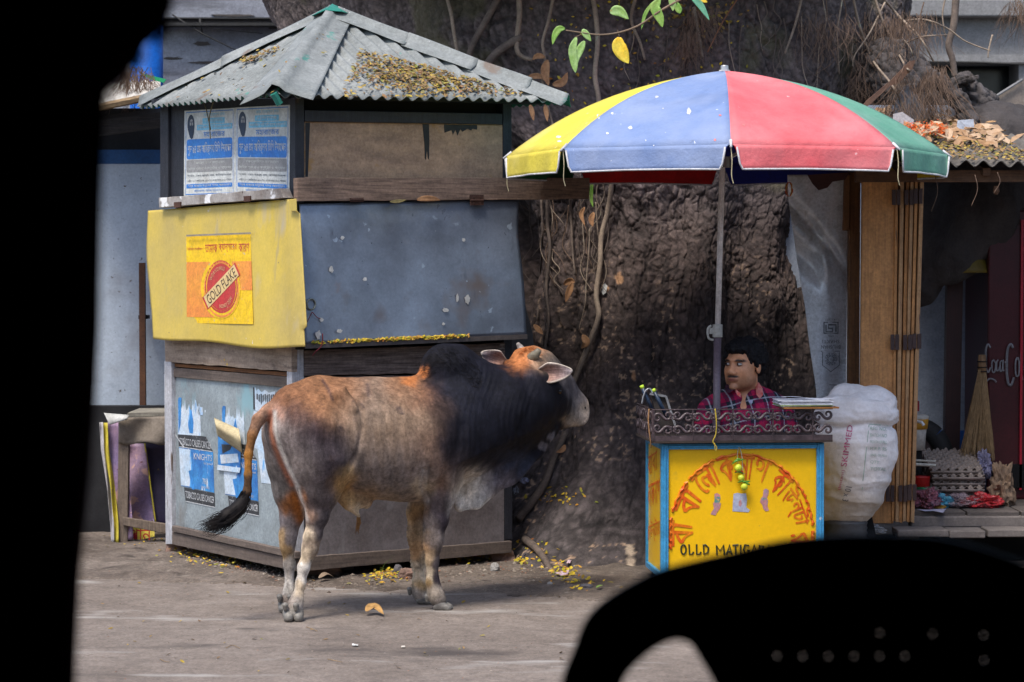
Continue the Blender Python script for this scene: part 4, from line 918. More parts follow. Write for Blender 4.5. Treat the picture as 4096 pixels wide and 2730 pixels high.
for (x_, z_, r1, r2) in ((2478, 1115, 14, 24), (2535, 1505, 9, 20), (2430, 1155, 6, 12), (2600, 1610, 6, 10)):
    px_, py_ = toPx(np.stack([Xp, Yp, Z], 1)); g_ = np.clip(1.3 - ((px_ - x_) / r1) ** 2 - ((py_ - y_) / r2) ** 2 if False else 1.3 - ((px_ - x_) / r1) ** 2 - ((py_ - z_) / r2) ** 2 + pn2 * 2, 0, 1)
    cl = cl * (1 - g_[:, None]) + np.array([5.5, 3.6, 2.0]) * g_[:, None]
px_, py_ = toPx(np.stack([Xp, Yp, Z], 1)); g_ = np.clip(1.2 - (np.abs(px_ - 2522 + (py_ - 2230) * -.1) / (16 + 8 * np.abs(np.sin(py_ * .05)))) ** 2 - ((py_ - 2235) / 52) ** 4 + pn2 * 3, 0, 1)
cl = cl * (1 - g_[:, None]) + np.array([6.5, 6, 4.6]) * g_[:, None]
nA = len(th); a = np.arange(nA * nZ).reshape(nA, nZ); a2 = np.concatenate([a, a[:1]], 0)
Q = np.stack([a2[:-1, :-1].ravel(), a2[1:, :-1].ravel(), a2[1:, 1:].ravel(), a2[:-1, 1:].ravel()], 1)
trunk = np_mesh('trunk', np.stack([Xp, Yp, Z], 1), Q, m_bark, tree, cl)
m = MB(); m.lathe((.4, 13.3, 3.05), [(1.6, 0), (1.2, .5), (1.0, 1.4)], 40); m.build('upper_trunk', mat('plain_bark', (.1, .08, .07), (.05, .04, .035), rough=.95), tree, smooth=True)
# surface lookup so that vines and leaves lie on the bark
bvh_t = BVHTree.FromPolygons([tuple(v) for v in np.stack([Xp, Yp, Z], 1)], [tuple(f) for f in Q])
def on_bark(x, y, off):
    return hit(bvh_t, x, y, off) if bvh_t.ray_cast(CAM, ray(x, y).normalized())[0] is not None else None
def hit(bvh, px, py, off=0.0, Yd=12.0):
    d = ray(px, py).normalized(); h = bvh.ray_cast(CAM, d)
    if h[0] is None: return P(px, py, Yd)
    return h[0] - d * off
def tr(px, py, off=.02): return hit(bvh_t, px, py, off)
m_vine = mat('grey_brown_vine', (.36, .28, .21), (.20, .155, .12), sc=12, rough=.9, bump=.6, bsc=90, st=(1, 1, .4), spots=[((.3, .3, .22), 14, .64, .05)])
m_vd = mat('dark_vine', (.17, .13, .105), (.09, .07, .06), sc=12, rough=.95, bump=.5)
def vine(name, pts, r, mt=m_vine, off=.03, label=None, free=None):
    q = [tr(x, y, off) if free is None else P(x, y, free) for x, y in pts]
    ymin = min(p.y for p in q); q = [Vector((p.x, p.y, p.z)) for p in q]
    return strand(name, q, r, mt, tree, 7, 8)
# big liana and neighbours (upper, beside the kiosk roof)
vine('aerial_root', [(2075, -30), (2078, 60), (2070, 140), (2068, 200), (2090, 228), (2130, 240)], (.016, .010), off=.06)
vine('aerial_root', [(2082, 150), (2010, 195), (1970, 230), (1940, 275), (1930, 330)], (.022, .020), m_vd, .06)
vine('aerial_root', [(1785, -20), (1805, 60), (1815, 130), (1830, 215)], (.010, .009), off=.08)
vine('aerial_root', [(2000, -20), (1940, 90), (1900, 160), (1870, 240)], (.018, .016), m_vd, .06)
vine('aerial_root', [(2215, -20), (2195, 80), (2170, 170), (2180, 240), (2170, 330), (2200, 460), (2230, 560)], (.009, .005), off=.06)
vine('aerial_root', [(2370, -20), (2385, 80), (2390, 180), (2380, 300), (2395, 400), (2400, 520), (2430, 640), (2445, 740), (2430, 850), (2405, 950), (2400, 1060), (2385, 1180), (2395, 1260), (2370, 1340), (2330, 1440), (2290, 1540), (2255, 1620)], (.013, .014), off=.05)
vine('aerial_root', [(2190, 780), (2190, 900), (2200, 1000), (2185, 1150), (2195, 1280), (2180, 1400), (2185, 1500)], (.010, .006), m_vd, .05)
vine('aerial_root', [(2280, 780), (2285, 880), (2290, 1000), (2300, 1100)], (.008, .004), m_vd, .06)
vine('aerial_root', [(2165, 800), (2170, 960), (2160, 1100), (2150, 1280)], (.006, .004), m_vd, .05)
vine('aerial_root', [(2262, 1730), (2240, 1780), (2205, 1860), (2175, 1940), (2120, 2020), (2070, 2080)], (.016, .022), m_vd, .04)
vine('aerial_root', [(2100, 2160), (2150, 2200), (2190, 2260), (2210, 2310)], (.022, .012), m_vd, .03)
vine('aerial_root', [(2545, -20), (2525, 80), (2560, 170), (2580, 240)], (.010, .006), off=.06)
vine('aerial_root', [(2960, -20), (2890, 90), (2830, 210)], (.004, .003), mat('reddish_twig', (.28, .12, .06)), .10)
vine('aerial_root', [(2775, 30), (2790, 120), (2810, 230)], (.011, .007), off=.05)
vine('aerial_root', [(3210, -20), (3180, 100), (3140, 215)], (.008, .005), off=.08)
for i, pts in enumerate([[(3495, -20), (3540, 110), (3580, 190), (3625, 270), (3645, 285)], [(3520, -20), (3600, 70), (3680, 150), (3733, 245)], [(3610, 85), (3700, 80), (3790, 115), (3860, 165), (3950, 200), (3960, 200)],
                         [(3785, -20), (3770, 60), (3782, 150)], [(3970, 140), (3955, 200), (3952, 232)], [(3410, -20), (3440, 110), (3490, 240), (3560, 330), (3600, 400), (3630, 480), (3625, 520)],
                         [(3372, -20), (3350, 120), (3352, 210), (3358, 300)], [(3540, 10), (3480, 130), (3420, 220), (3410, 265)], [(3600, 185), (3680, 150), (3790, 140)]]):
    vine('bare_twig', pts, (.0075, .004) if i in (0, 1, 5) else (.005, .003), m_vine, .12)
vine('hanging_root', [(3825, -20), (3815, 100), (3795, 180), (3810, 240), (3820, 310)], (.02, .016), m_vd, free=12.3)
rgv = random.Random(31)
for i in range(60):
    x = rgv.choice([rgv.uniform(2100, 3700), rgv.uniform(3200, 3700), rgv.uniform(2090, 2420)]); y0 = rgv.uniform(-40, 200) if x > 2420 else rgv.uniform(600, 1000); ln = rgv.uniform(150, 420)
    vine('thin_root', [(x + rgv.uniform(-14, 14) * k, y0 + ln * k / 4) for k in range(5)], (.0035, .0015), rgv.choice([m_vine, m_vd, m_root]), .03)
# matted root hair, upper right
for x, y, s, ln in ((3500, 250, .14, .35), (3640, 330, .10, .45), (3740, 300, .06, .5), (3470, 330, .12, .3), (2810, 60, .08, .25), (2760, 160, .05, .2), (3650, 80, .14, .3), (3720, 440, .05, .3), (3600, 430, .10, .25), (3300, 90, .16, .25), (3560, 90, .2, .3)):
    c = tr(x, y, .1); wisp('root_hair', c, 110, ln, s, m_root, tree, int(x), .0014)
wisp('root_hair', P(4070, 20, 12.5), 90, .25, .06, m_root, tree, 77, .0014)
for x, y, ln in ((3740, 700, .35), (3900, 700, .3), (3990, 690, .2)): strand('dangling_root', [P(x, y, 10.95), P(x + 10, y + ln * 200, 10.95), P(x - 15, y + ln * 420, 10.95)], .002, m_root, tree)
# lower roots that stand beside the shop
mC = Clay(.05)
def pm(px, py, Y): return tuple(P(px, py, Y))
mC.chain([pm(3560, 300, 12.9), pm(3700, 420, 12.7), pm(3780, 540, 12.6)], [.20, .16, .11]); mC.chain([pm(3760, 330, 12.2), pm(3840, 400, 12.1), pm(3885, 520, 12.0)], [.035, .045, .05])
mC.chain([pm(3860, 360, 12.3), pm(3990, 500, 12.3)], [.09, .07]); mC.ell(pm(3920, 440, 12.4), (.12, .12, .11)); mC.chain([pm(3840, 320, 12.2), pm(3900, 310, 12.1)], [.04, .03])
V, Q2 = mC.mesh(.012, 1); N_ = vnormals(V, Q2); f1, f2 = worley(V * 16, 5); V = V + N_ * ((np.clip((f2 - f1) / .2, 0, 1) - 1) * .02 + fbm(V * 6, 4, 7) * .07 + fbm(V * 24, 3, 8) * .03)[:, None]
np_mesh('side_root', V, Q2, m_bark, tree, np.ones((len(V), 3)) * (.8 + 1.6 * fbm(V * 7, 4, 2))[:, None] * np.clip((f2 - f1) / .15, .4, 1)[:, None])
mC = Clay(.06); mC.chain([pm(3990, 640, 12.2), pm(3930, 860, 12.0), pm(3800, 1030, 11.9), pm(3700, 1140, 11.9)], [.30, .24, .13, .05]); mC.chain([pm(3790, 700, 12.2), pm(3740, 900, 12.1), pm(3690, 1160, 12.0)], [.16, .15, .08])
V, Q2 = mC.mesh(.014, 1); N_ = vnormals(V, Q2); V = V + N_ * (fbm(V * np.array([14, 14, 3]), 4, 17) * .05)[:, None]
np_mesh('hanging_limb', V, Q2, m_bark, tree, np.ones((len(V), 3)) * .6)
# a branch with green and yellow leaves in front of the trunk
tw = mat('thin_twig', (.22, .15, .10), (.14, .1, .07), rough=.8, bump=.1)
lb = thing('leafy_twig', 'thin twig with green and yellow leaves hanging in front of the trunk, above the umbrella', 'branch', P(2500, 60, 11.3))
YT = 11.4
strand('stem', [P(2755, -20, YT), P(2640, 45, YT), (P(2560, 100, YT)), P(2480, 130, YT), P(2400, 140, YT), P(2330, 132, YT), P(2262, 122, YT)], (.006, .003), tw, lb)
m_gl = mat('fresh_green_leaf', (.16, .33, .05), (.28, .42, .10), sc=20, rough=.4, bump=.1, spots=[((.5, .25, .05), 9, .66, .05)])
m_pgl = mat('pale_green_leaf', (.34, .48, .2), (.25, .4, .1), sc=20, rough=.4, bump=.1, spots=[((.45, .3, .1), 12, .64, .05)])
m_yl = mat('yellow_leaf', (.80, .48, .02), (.72, .55, .06), sc=14, rough=.5, bump=.1, spots=[((.3, .12, .02), 25, .7, .03)])
def lf(pts, wpx, mt, par=lb, nm='leaf', Y=YT): return bigleaf(nm, [P(x, y, Y) for x, y in pts], M2(Y, wpx), mt, None, parent=par)
lf([(2260, 115), (2235, 118), (2218, 145), (2210, 180)], 30, m_gl); lf([(2330, 118), (2345, 140), (2365, 166)], 30, m_pgl)
lf([(2305, 150), (2290, 200), (2298, 260), (2302, 292)], 36, m_pgl); lf([(2338, 165), (2322, 195), (2305, 235), (2302, 280)], 34, m_pgl)
lf([(2478, 150), (2475, 185), (2495, 225), (2515, 255)], 62, m_yl); lf([(2440, 50), (2475, 45), (2515, 78)], 46, m_pgl); lf([(2640, 0), (2620, 30), (2640, 75), (2650, 110)], 44, m_gl)
lf([(2610, 10), (2580, 60), (2565, 120)], 16, m_gl); lf([(2700, 5), (2715, 40), (2720, 55)], 30, m_gl); lf([(2760, -20), (2800, 20), (2838, 82)], 30, mat('blue_green_leaf', (.1, .3, .2), (.15, .4, .25))); lf([(2680, -15), (2690, 15), (2692, 45)], 30, m_pgl)
lf([(2790, -20), (2810, 0), (2830, 10)], 22, m_yl)
strand('stem', [P(2478, 150, YT), P(2470, 120, YT)], .002, tw, lb); strand('stem', [P(2300, 150, YT), P(2335, 134, YT)], .002, tw, lb)
# dry brown leaves hanging from roots
for pts, w_, Y in (([(2190, 240), (2180, 290), (2195, 345)], 40, 11.9), ([(2210, 340), (2250, 330), (2270, 290)], 36, 11.9), ([(2110, 310), (2150, 305), (2195, 318)], 26, 11.9), ([(2120, 415), (2128, 450), (2135, 485)], 22, 11.9),
                   ([(2180, 420), (2185, 450), (2190, 488)], 22, 11.9), ([(2180, 230), (2150, 225), (2130, 240)], 26, 11.9), ([(2255, 1140), (2280, 1125), (2300, 1130)], 30, 11.6), ([(2290, 1130), (2275, 1170), (2262, 1210)], 30, 11.6),
                   ([(2135, 1300), (2155, 1320), (2172, 1338)], 26, 11.6), ([(2330, 1340), (2345, 1370), (2325, 1395)], 34, 11.6), ([(2260, 1780), (2250, 1800), (2225, 1810)], 22, 11.5), ([(2370, 700), (2365, 790), (2372, 830)], 16, 11.5), ([(2338, 830), (2325, 860), (2340, 905)], 20, 11.5), ([(2375, 850), (2365, 880), (2372, 908)], 26, 11.5)):
    bigleaf('dry_leaf', [tr(x, y, .09) for x, y in pts], M2(Y, w_), m_dry if w_ != 16 else m_gl, None, parent=tree, cup=.5)
m = MB(); q = [tr(x, y, .02) for x, y in ((2412, 1140), (2420, 1134), (2430, 1145), (2424, 1172), (2412, 1180), (2406, 1168))]; m.slab(q, (0, -1, 0), .003); o = m.build('white_scrap', m_wp, None); tag(o, 'small white scrap stuck to the bark beside the long vine', 'scrap')
def tl(rg):
    x = rg.uniform(2100, 3000); y = rg.uniform(0, 420)
    if x < 2240 and y > 330: return None
    return on_bark(x, y, .012)
litter('bark_leaf_litter', tl, 120, 55, m_leafy, tree, (.012, .026), None, (0, -1, .3))
def tl(rg): return tr(rg.gauss(2800, 90), rg.gauss(60, 50), .015)
litter('bark_leaf_litter', tl, 90, 56, m_leafs, tree, (.016, .036), None, (0, -1, .3))
def tl(rg): return on_bark(rg.gauss(2235, 70) , rg.gauss(1985, 22), .004) if rg.random() < .5 else on_bark(rg.gauss(2150, 34), rg.gauss(2200, 26), .004)
litter('bark_leaf_litter', tl, 70, 57, m_leafy, tree, (.018, .034), None, (0, -.6, .8))

# ================================================================== SHOP on the right
SH = 'wooden tea shop'
m_wood_o = mat('orange_teak_board', (.60, .29, .10), (.42, .20, .075), sc=4, rough=.65, bump=.3, st=VG, detail=9, bsc=30, spots=[((.12, .07, .04), 3, .66, .08, VG)])
m_wood_d = mat('brown_teak_post', (.22, .10, .035), (.13, .06, .025), sc=4, rough=.7, bump=.3, st=VG, detail=9)
m_edge = mat('pale_board_edge', (.50, .29, .14), (.34, .19, .09), sc=5, rough=.75, bump=.3, st=VG, spots=[((.1, .06, .05), 6, .64, .06, VG)])
m_galv = mat('galvanised_sheet', (.74, .77, .82), (.58, .62, .68), sc=2, rough=.34, bump=.1, metal=.2, bsc=12, spots=[((.22, .19, .17), 4, .63, .1), ((.5, .42, .42), 3, .6, .1, (1, 1, .4))])
m_fibd = mat('dark_fibre_roof', (.16, .145, .13), (.10, .09, .08), rough=.95, bump=.4)
m_beam = mat('brown_beam', (.14, .07, .035), (.08, .04, .022), st=HG, rough=.8, bump=.4)
sh = thing('roadside_shop', 'open roadside shop with folded wooden shutters, leaf-covered corrugated roof and plank step, at the right', 'shop', (2.2, 11.3, 0))
def fpart(name, Y, px, mt, t=.02, bevel=0, parent=sh):
    m = MB(); m.fpoly(frontal(Y), px, 0, t); return m.build(name, mt, parent, bevel=bevel)
fpart('post', 11.35, [(3398, 690), (3442, 690), (3436, 1800), (3392, 1800)], m_wood_d, .06, .004)
fpart('batten', 11.32, [(3378, 700), (3402, 700), (3396, 925), (3372, 922)], m_wood_d, .03, .003)
fpart('corner_bracket', 11.30, [(3230, 700), (3400, 690), (3380, 720), (3330, 728), (3310, 752), (3275, 762), (3250, 735)], mat('maroon_rag', (.06, .02, .018), (.04, .015, .015)), .01)
SHF = frontal(11.15)
fo = fpart('shutter_board', 11.17, [(3449, 690), (3585, 690), (3574, 2095), (3436, 2095)], m_wood_o, .03, .004)
fo['label'] = 'widest shutter board, warm orange wood'
# six narrow board edges, folded like an accordion
ex0 = [(3583, 3568), (3603, 3582), (3626, 3597), (3644, 3612), (3662, 3627), (3682, 3643)]; wds = [14, 17, 16, 15, 15, 18]
for i, ((xt, xb), w_) in enumerate(zip(ex0, wds)):
    off = [.0, .012, -.004, .01, .004, .014][i]
    fpart('shutter_board', 11.16 - off, [(xt - 1, 690), (xt + w_ - 3, 690), (xb + w_ - 4, 2085 + (i % 3) * 5), (xb - 1, 2088)], m_edge if i % 2 else m_wood_o, .35, .002)
m_hd = mat('brown_hinge_plate', (.08, .05, .045), (.05, .03, .03), rough=.6, bump=.3, metal=.3)
for y, hh, sh_ in ((790, 62, 0), (1370, 62, -5), (1975, 66, -22)):
    for i, x in enumerate((3568, 3586, 3618, 3638, 3655, 3675)):
        x = x + sh_ * 1.1; fpart('hinge_plate', 11.135, [(x, y - hh / 2 + (i // 2) * 2 - (5 if i > 3 else 0)), (x + 16, y - hh / 2 - (5 if i > 3 else 0)), (x + 16, y + hh / 2 - (5 if i > 3 else 0)), (x, y + hh / 2 - (5 if i > 3 else 0))], m_hd, .006, .001)
# sheet of galvanised iron
gs = [(3155, 735), (3240, 720), (3395, 705), (3392, 1100), (3382, 1545), (3384, 1660), (3270, 1668), (3262, 1540), (3240, 1400), (3219, 1222), (3197, 1100), (3173, 931), (3152, 790)]
def gal(u, v):
    y = 700 + 960 * v; xl_ = np.interp(y, [700, 790, 931, 1100, 1222, 1400, 1540, 1660], [3150, 3152, 3173, 3197, 3219, 3240, 3262, 3272]); xr_ = 3395 - 14 * v
    x = xl_ + (xr_ - xl_) * u; dy = .05 * math.exp(-((v - .32 - .2 * u) / .06) ** 2) * (1 - u) - .035 * math.exp(-((u - .55) / .12) ** 2 - ((v - .38) / .1) ** 2) + .02 * math.sin(u * 5 + v * 4) + .03 * math.exp(-((v - .12 - .3 * u) / .05) ** 2)
    return P(x, y, 11.5 + dy)
m = MB(); m.grid(gal, 50, 90); tin = m.build('tin_sheet', m_galv, sh, smooth=True, solid=.002)
bt = BVHTree.FromPolygons([tuple(v.co) for v in tin.data.vertices], [tuple(p.vertices) for p in tin.data.polygons])
m_st = mat('grey_blue_stencil_ink', (.10, .12, .15), (.16, .18, .2), sc=30, rough=.6, bump=0)
def tst(mb, s, x0, y0, x1, y1): put_text(mb, s, lambda u, v: hit(bt, x1 + (x0 - x1) * u, y0 + (y1 - y0) * v, .004, 11.4))      # printed upside down
m = MB(); tst(m, 'BHUSHAN', 3285, 1382, 3362, 1396); tst(m, 'SHAKTI', 3290, 1360, 3358, 1374); tst(m, 'IS : 277', 3300, 1276, 3345, 1283); tst(m, 'CM/L', 3312, 1342, 3335, 1349)
def tstroke(pts, r=.0022, cl=False):
    if cl: pts = pts + pts[:1]
    m.tube([hit(bt, x, y, .003, 11.4) for x, y in pts], r, 4)
tstroke([(3296, 1290), (3352, 1290), (3352, 1334), (3296, 1334)], .0035, True)
tstroke([(3304, 1300), (3304, 1328), (3330, 1328), (3330, 1314), (3314, 1314), (3314, 1300), (3344, 1300), (3344, 1328)], .004)
tstroke([(3283, 1406), (3360, 1406)]); tstroke([(3290, 1410), (3290, 1462), (3323, 1488), (3357, 1462), (3357, 1410)])
for k in range(12):
    a = k * math.pi / 6; tstroke([(3323 + 9 * math.cos(a), 1438 + 10 * math.sin(a)), (3323 + 24 * math.cos(a - .2), 1438 + 25 * math.sin(a - .2)), (3323 + 24 * math.cos(a + .2), 1438 + 25 * math.sin(a + .2)), (3323 + 9 * math.cos(a), 1438 + 10 * math.sin(a))], .0014)
m.build('maker_stencil', m_st, tin)
m = MB(); m.tube([hit(bt, 3262, 1538, .002), hit(bt, 3320, 1540, .002), hit(bt, 3378, 1543, .002)], .002, 4); m.build('sheet_seam', m_st, tin)
# roof over the shop: corrugated sheets, beam, rafters
YE = 11.0
def srf(x, t): 
    a = P(x, 655 + (x - 3700) * .02, YE); return Vector((a.x, YE + 1.5 * t, a.z + .30 * t))
def shsheet(x0, x1, lift):
    m = MB(); n = int((x1 - x0) / 5)
    def g(u, v): p = srf(x0 + (x1 - x0) * u, v); p.z += .014 * math.cos(p.x * 2 * math.pi / .082) + lift; return p
    m.grid(g, n, 5); return m.build('roof_sheet', m_fibd, sh, smooth=True, solid=.006)
shsheet(3540, 3830, 0); shsheet(3810, 4190, .006); shsheet(4170, 4500, 0)
m = MB(); a = P(3420, 700, 11.14); b = P(4500, 712, 11.14); m.box(((a.x + b.x) / 2, 11.14, (a.z + b.z) / 2 - .0), (b.x - a.x, .05, .055)); m.build('roof_beam', m_beam, sh)
for x in (3620, 3960, 4300):
    m = MB(); p0 = srf(x, .05); p1 = srf(x, 1); m.tube([p0 - Vector((0, 0, .045)), p1 - Vector((0, 0, .045))], .025, 4); m.build('rafter', m_beam, sh)
m = MB(); p = P(3985, 745, 11.12); m.tube([p, p + Vector((0, 0, -.025)), p + Vector((.0, 0, -.04))], [.012, .016, .008], 8); m.build('bulb_holder', m_beam, sh)
# side and back walls
m_wR = mat('pale_blue_shop_wall', (.30, .34, .42), (.22, .26, .33), sc=1.5, rough=.9, bump=.3); m_dado = mat('blue_dado', (.005, .09, .36), rough=.5, bump=.05)
zf = .27; zd = P(3700, 1725, 12.35).z
m = MB(); m.box((2.6, 12.45, (zd + 2.3) / 2), (3.0, .1, 2.3 - zd)); m.build('back_wall', m_wR, sh)
m = MB(); m.box((2.6, 12.445, (zf + zd) / 2), (3.0, .1, zd - zf)); m.build('dado', m_dado, sh)
m = MB(); m.box((3.1, 11.8, 1.2), (.05, 1.3, 2.1)); m.build('side_wall', m_wR, sh)
a = P(3792, 1400, 12.0); b = P(3862, 1400, 12.0); m = MB(); 
m.slab([P(3778, 1860, 12.0), P(3838, 1860, 12.0), P(3853, 1090, 12.0), P(3790, 1090, 12.0)][::-1], (0, -1, 0), .06); m.build('inner_post', mat('dark_maroon_post', (.05, .018, .016), (.03, .012, .012), st=VG, rough=.6), sh)
m = MB(); a = P(3792, 1862, 12.0); m.box((a.x + .03, 12.03, (a.z + zf) / 2), (.075, .06, a.z - zf)); m.build('inner_post', mat('dark_maroon_post'), sh)
# plank floor and steps
m_pl = mat('dusty_dark_plank', (.12, .10, .09), (.07, .06, .055), sc=4, rough=.9, bump=.4, st=HG); m_cst = mat('dusty_stone_kerb', (.19, .165, .15), (.14, .12, .11), rough=.95, bump=.4, bsc=40)
x0s = P(3640, 2050, 11.2).x
for i in range(5):
    xx = x0s + .02 + i * .26; m = MB(); m.box((xx + .125, 11.85, zf - .012), (.25, 1.26, .024)); m.build('floor_plank', m_pl, sh, bevel=.003)
zz1 = P(3800, 2108, 11.2).z; m = MB(); m.box((x0s + .75, 11.22, (zf - .02 + zz1) / 2), (1.5, .07, zf - .02 - zz1)); m.build('step_riser', m_cst, sh, bevel=.006)
for i, (xa, xb, yt) in enumerate(((3585, 3790, 2118), (3795, 3938, 2122), (3945, 4120, 2118), (4125, 4300, 2120))):
    zt_ = P(3700, yt, 11.05).z; a = P(xa, yt, 11.05).x; b = P(xb, yt, 11.05).x; m = MB(); m.box(((a + b) / 2, 11.1, zt_ - .017), (b - a, .16, .034), (-1) ** i * .02); m.build('step_slab', m_cst, sh, bevel=.005)
m = MB(); m.box((x0s + .75, 11.35, .07), (1.6, .1, .15)); m.build('step_base', m_blk, sh)
# leaves on the shop roof
def sl_(rg):
    x = rg.uniform(3450, 4150); t = rg.random() ** 1.0 * .85; p = srf(x, t); p.z += .022 + rg.uniform(0, .03) * (t + .3); return p
litter('roof_leaf_litter', sl_, 2300, 61, m_leafs, None, (.015, .034), 'thick litter of small yellow and brown leaves along the edge of the shop roof', (0, -.4, 1))
def sl2(rg):
    x = rg.uniform(3560, 4150); t = rg.uniform(.25, .9); p = srf(x, t); p.z += .03 + rg.uniform(0, .05); return p
litter('large_leaf_litter', sl2, 240, 62, mat('pale_dry_leaf_mix', 'b09070', rough=.8, bump=0, island=['b59a80', 'a07c58', 'c4ab90', '8a6a4a', 'b08a5e']), None, (.05, .10), 'large pale dry leaves lying on the upper part of the shop roof', (0, -.5, .9), .4)
o = litter('marigold_heap', lambda rg: (lambda p: p + Vector((0, 0, .05 + rg.uniform(0, .045))))(srf(rg.choice([rg.gauss(3735, 14), rg.gauss(3800, 22), rg.gauss(3860, 16)]), .42 + rg.gauss(0, .05))), 700, 63, mat('marigold_orange', 'c84a08', rough=.8, bump=0, island=['b83a06', 'd8600a', '9a2c05', 'e07812']), None, (.010, .018), 'withered orange marigold garland lying among the leaves on the shop roof', (0, -.4, 1), .5)
o['category'] = 'flowers'
m = MB(); q = [srf(3725, .55) + Vector((dx, 0, .06 + dz)) for dx, dz in ((-.05, 0), (.05, -.01), (.06, .03), (.0, .07), (-.045, .06))]; m.slab(q, (0, -1, 0), .004); tag(m.build('paper_scrap', mat('white_scrap_paper', (.55, .52, .54)), None), 'white crumpled paper scrap left of the garland on the shop roof', 'paper')
m = MB(); q = [srf(3985, .5) + Vector((dx, 0, .05 + dz)) for dx, dz in ((-.045, 0), (.045, 0), (.04, .06), (-.04, .055))]; m.slab(q, (0, -1, 0), .004); tag(m.build('paper_scrap', mat('blue_white_paper', (.6, .65, .75)), None), 'bluish white packet standing right of the garland on the shop roof', 'paper')
bd = thing('leaning_board', 'brown-grey board leaning at the upper right edge above the shop roof', 'board', P(4050, 480, 12.6))
m = MB(); m.fpoly(frontal(12.6), [(3968, 395), (4088, 318), (4260, 320), (4260, 488), (4030, 478), (4000, 470)], 0, .02); m.build('panel', mat('brown_grey_board', (.26, .21, .17), (.20, .165, .14), bump=.2), bd)
m = MB(); m.tube([P(3966, 396, 12.58), P(4090, 318, 12.58)], .008, 5); m.build('edging', m_gw, bd)
m = MB(); m.fpoly(frontal(12.4), [(3975, 412), (3996, 408), (4024, 468), (4012, 478)], 0, .02); m.build('bracket', m_galv, bd)
tag(strand('drain_pipe', [P(4012, 452, 12.3), P(4060, 495, 12.2), P(4120, 525, 12.2)], .012, mat('grey_pipe', (.1, .11, .12))), 'dark grey pipe lying along the back of the shop roof at the right edge', 'pipe')
tag(strand('roof_bar', [P(4000, 500, 12.25), P(4060, 506, 12.25), P(4140, 512, 12.25)], .018, mat('grey_pipe')), 'short thick grey bar behind the leaves at the right edge of the shop roof', 'bar')
pl = thing('plaster_gusset', 'triangular grey plastered wall end with a brown sloping board, between trunk and shop roof', 'wall', P(3600, 500, 12.3))
m = MB(); m.fpoly(frontal(12.0), [(3560, 700), (3570, 480), (3590, 400), (3625, 340), (3640, 350), (3650, 372), (3668, 380), (3672, 400), (3690, 420), (3715, 450), (3740, 470), (3770, 490), (3840, 500), (3880, 600), (3880, 700)], 0, .05); m.build('plaster', mat('grey_mortar', (.2, .2, .22), (.15, .15, .165), sc=4, rough=.95, bump=.4), pl)
m = MB(); m.fpoly(frontal(11.95), [(3440, 440), (3470, 400), (3560, 325), (3640, 245), (3662, 240), (3650, 275), (3600, 330), (3560, 345), (3480, 420)], 0, .03); m.build('sloping_board', mat('rusty_board', (.17, .09, .055), (.1, .055, .04), rough=.9), pl)
# things inside the shop ---------------------------------------------------
fr_ = thing('drinks_fridge', 'dark red soft drink fridge with white script lettering, at the right edge inside the shop', 'fridge', (P(4050, 2000, 11.85).x, 11.85, zf))
m_fr = mat('dark_red_fridge', (.06, .008, .012), (.045, .006, .01), rough=.3, bump=0); xa = P(3950, 1500, 11.8).x; xb = P(4260, 1500, 11.8).x
z_t = P(3950, 840, 11.8).z
m = MB(); m.box(((xa + xb) / 2, 12.1, (zf + z_t) / 2), (xb - xa, .6, z_t - zf)); m.build('cabinet', m_fr, fr_, bevel=.01)
m = MB(); a = P(4084, 1500, 11.79).x; m.box((a, 11.79, (zf + z_t) / 2), (.012, .02, z_t - zf - .1)); m.build('red_trim', mat('red_trim', (.45, .01, .03), rough=.4, bump=0), fr_)
m = MB(); m.box(((xa + xb) / 2, 11.79, zf + .12), (xb - xa - .05, .02, .12)); m.build('grille', m_blk, fr_)
m = MB(); fq = frontal(11.79)
def scr(pts, r): m.tube([fq.pt(3942 + (x - 3950) * .8, y, .004) for x, y in [(p.x, p.y) for p in spline([Vector((a_, b_, 0)) for a_, b_ in pts], 8)]], r, 5)
scr([(3975, 1392), (3962, 1378), (3952, 1400), (3950, 1460), (3962, 1490), (3976, 1470)], .005)                # C
scr([(3992, 1440), (3982, 1450), (3984, 1485), (3996, 1488), (4000, 1455), (3990, 1440)], .004)               # o
scr([(4014, 1440), (4006, 1450), (4006, 1482), (4016, 1480), (4020, 1468)], .004)                           # c
scr([(4034, 1442), (4024, 1452), (4024, 1484), (4034, 1478), (4038, 1442), (4038, 1480), (4044, 1484)], .004)      # a
scr([(4046, 1450), (4056, 1448)], .005)
scr([(4088, 1392), (4076, 1378), (4060, 1400), (4056, 1470), (4062, 1530), (4078, 1540), (4092, 1510)], .0065)
scr([(4110, 1430), (4100, 1450), (4102, 1500), (4116, 1500), (4118, 1450), (4110, 1430)], .005); scr([(4128, 1380), (4126, 1460), (4134, 1520)], .005); scr([(4160, 1440), (4146, 1460), (4150, 1500), (4160, 1500), (4164, 1440), (4166, 1510)], .005)
scr([(3952, 1530), (3970, 1516), (3992, 1520), (4004, 1530)], .0045)
m.build('script_lettering', mat('dim_white_ink', (.22, .22, .24), rough=.5, bump=0), fr_)
cv_ = thing('yellow_hanging_cover', 'dull yellow dome-shaped cover hanging inside the dark shop', 'lampshade', P(3872, 1090, 11.9))
c = P(3872, 1092, 11.9); m = MB(); m.lathe(c, [(.115, 0), (.11, .02), (.095, .06), (.06, .11), (.03, .15), (.012, .17)], 28); m.build('shade', mat('dull_mustard', (.16, .11, .01), (.1, .07, .01), sc=5, rough=.6), cv_, smooth=True)
strand('cord', [c + Vector((0, 0, .16)), c + Vector((0, 0, .4)), c + Vector((.01, 0, .8))], .004, mc, cv_)
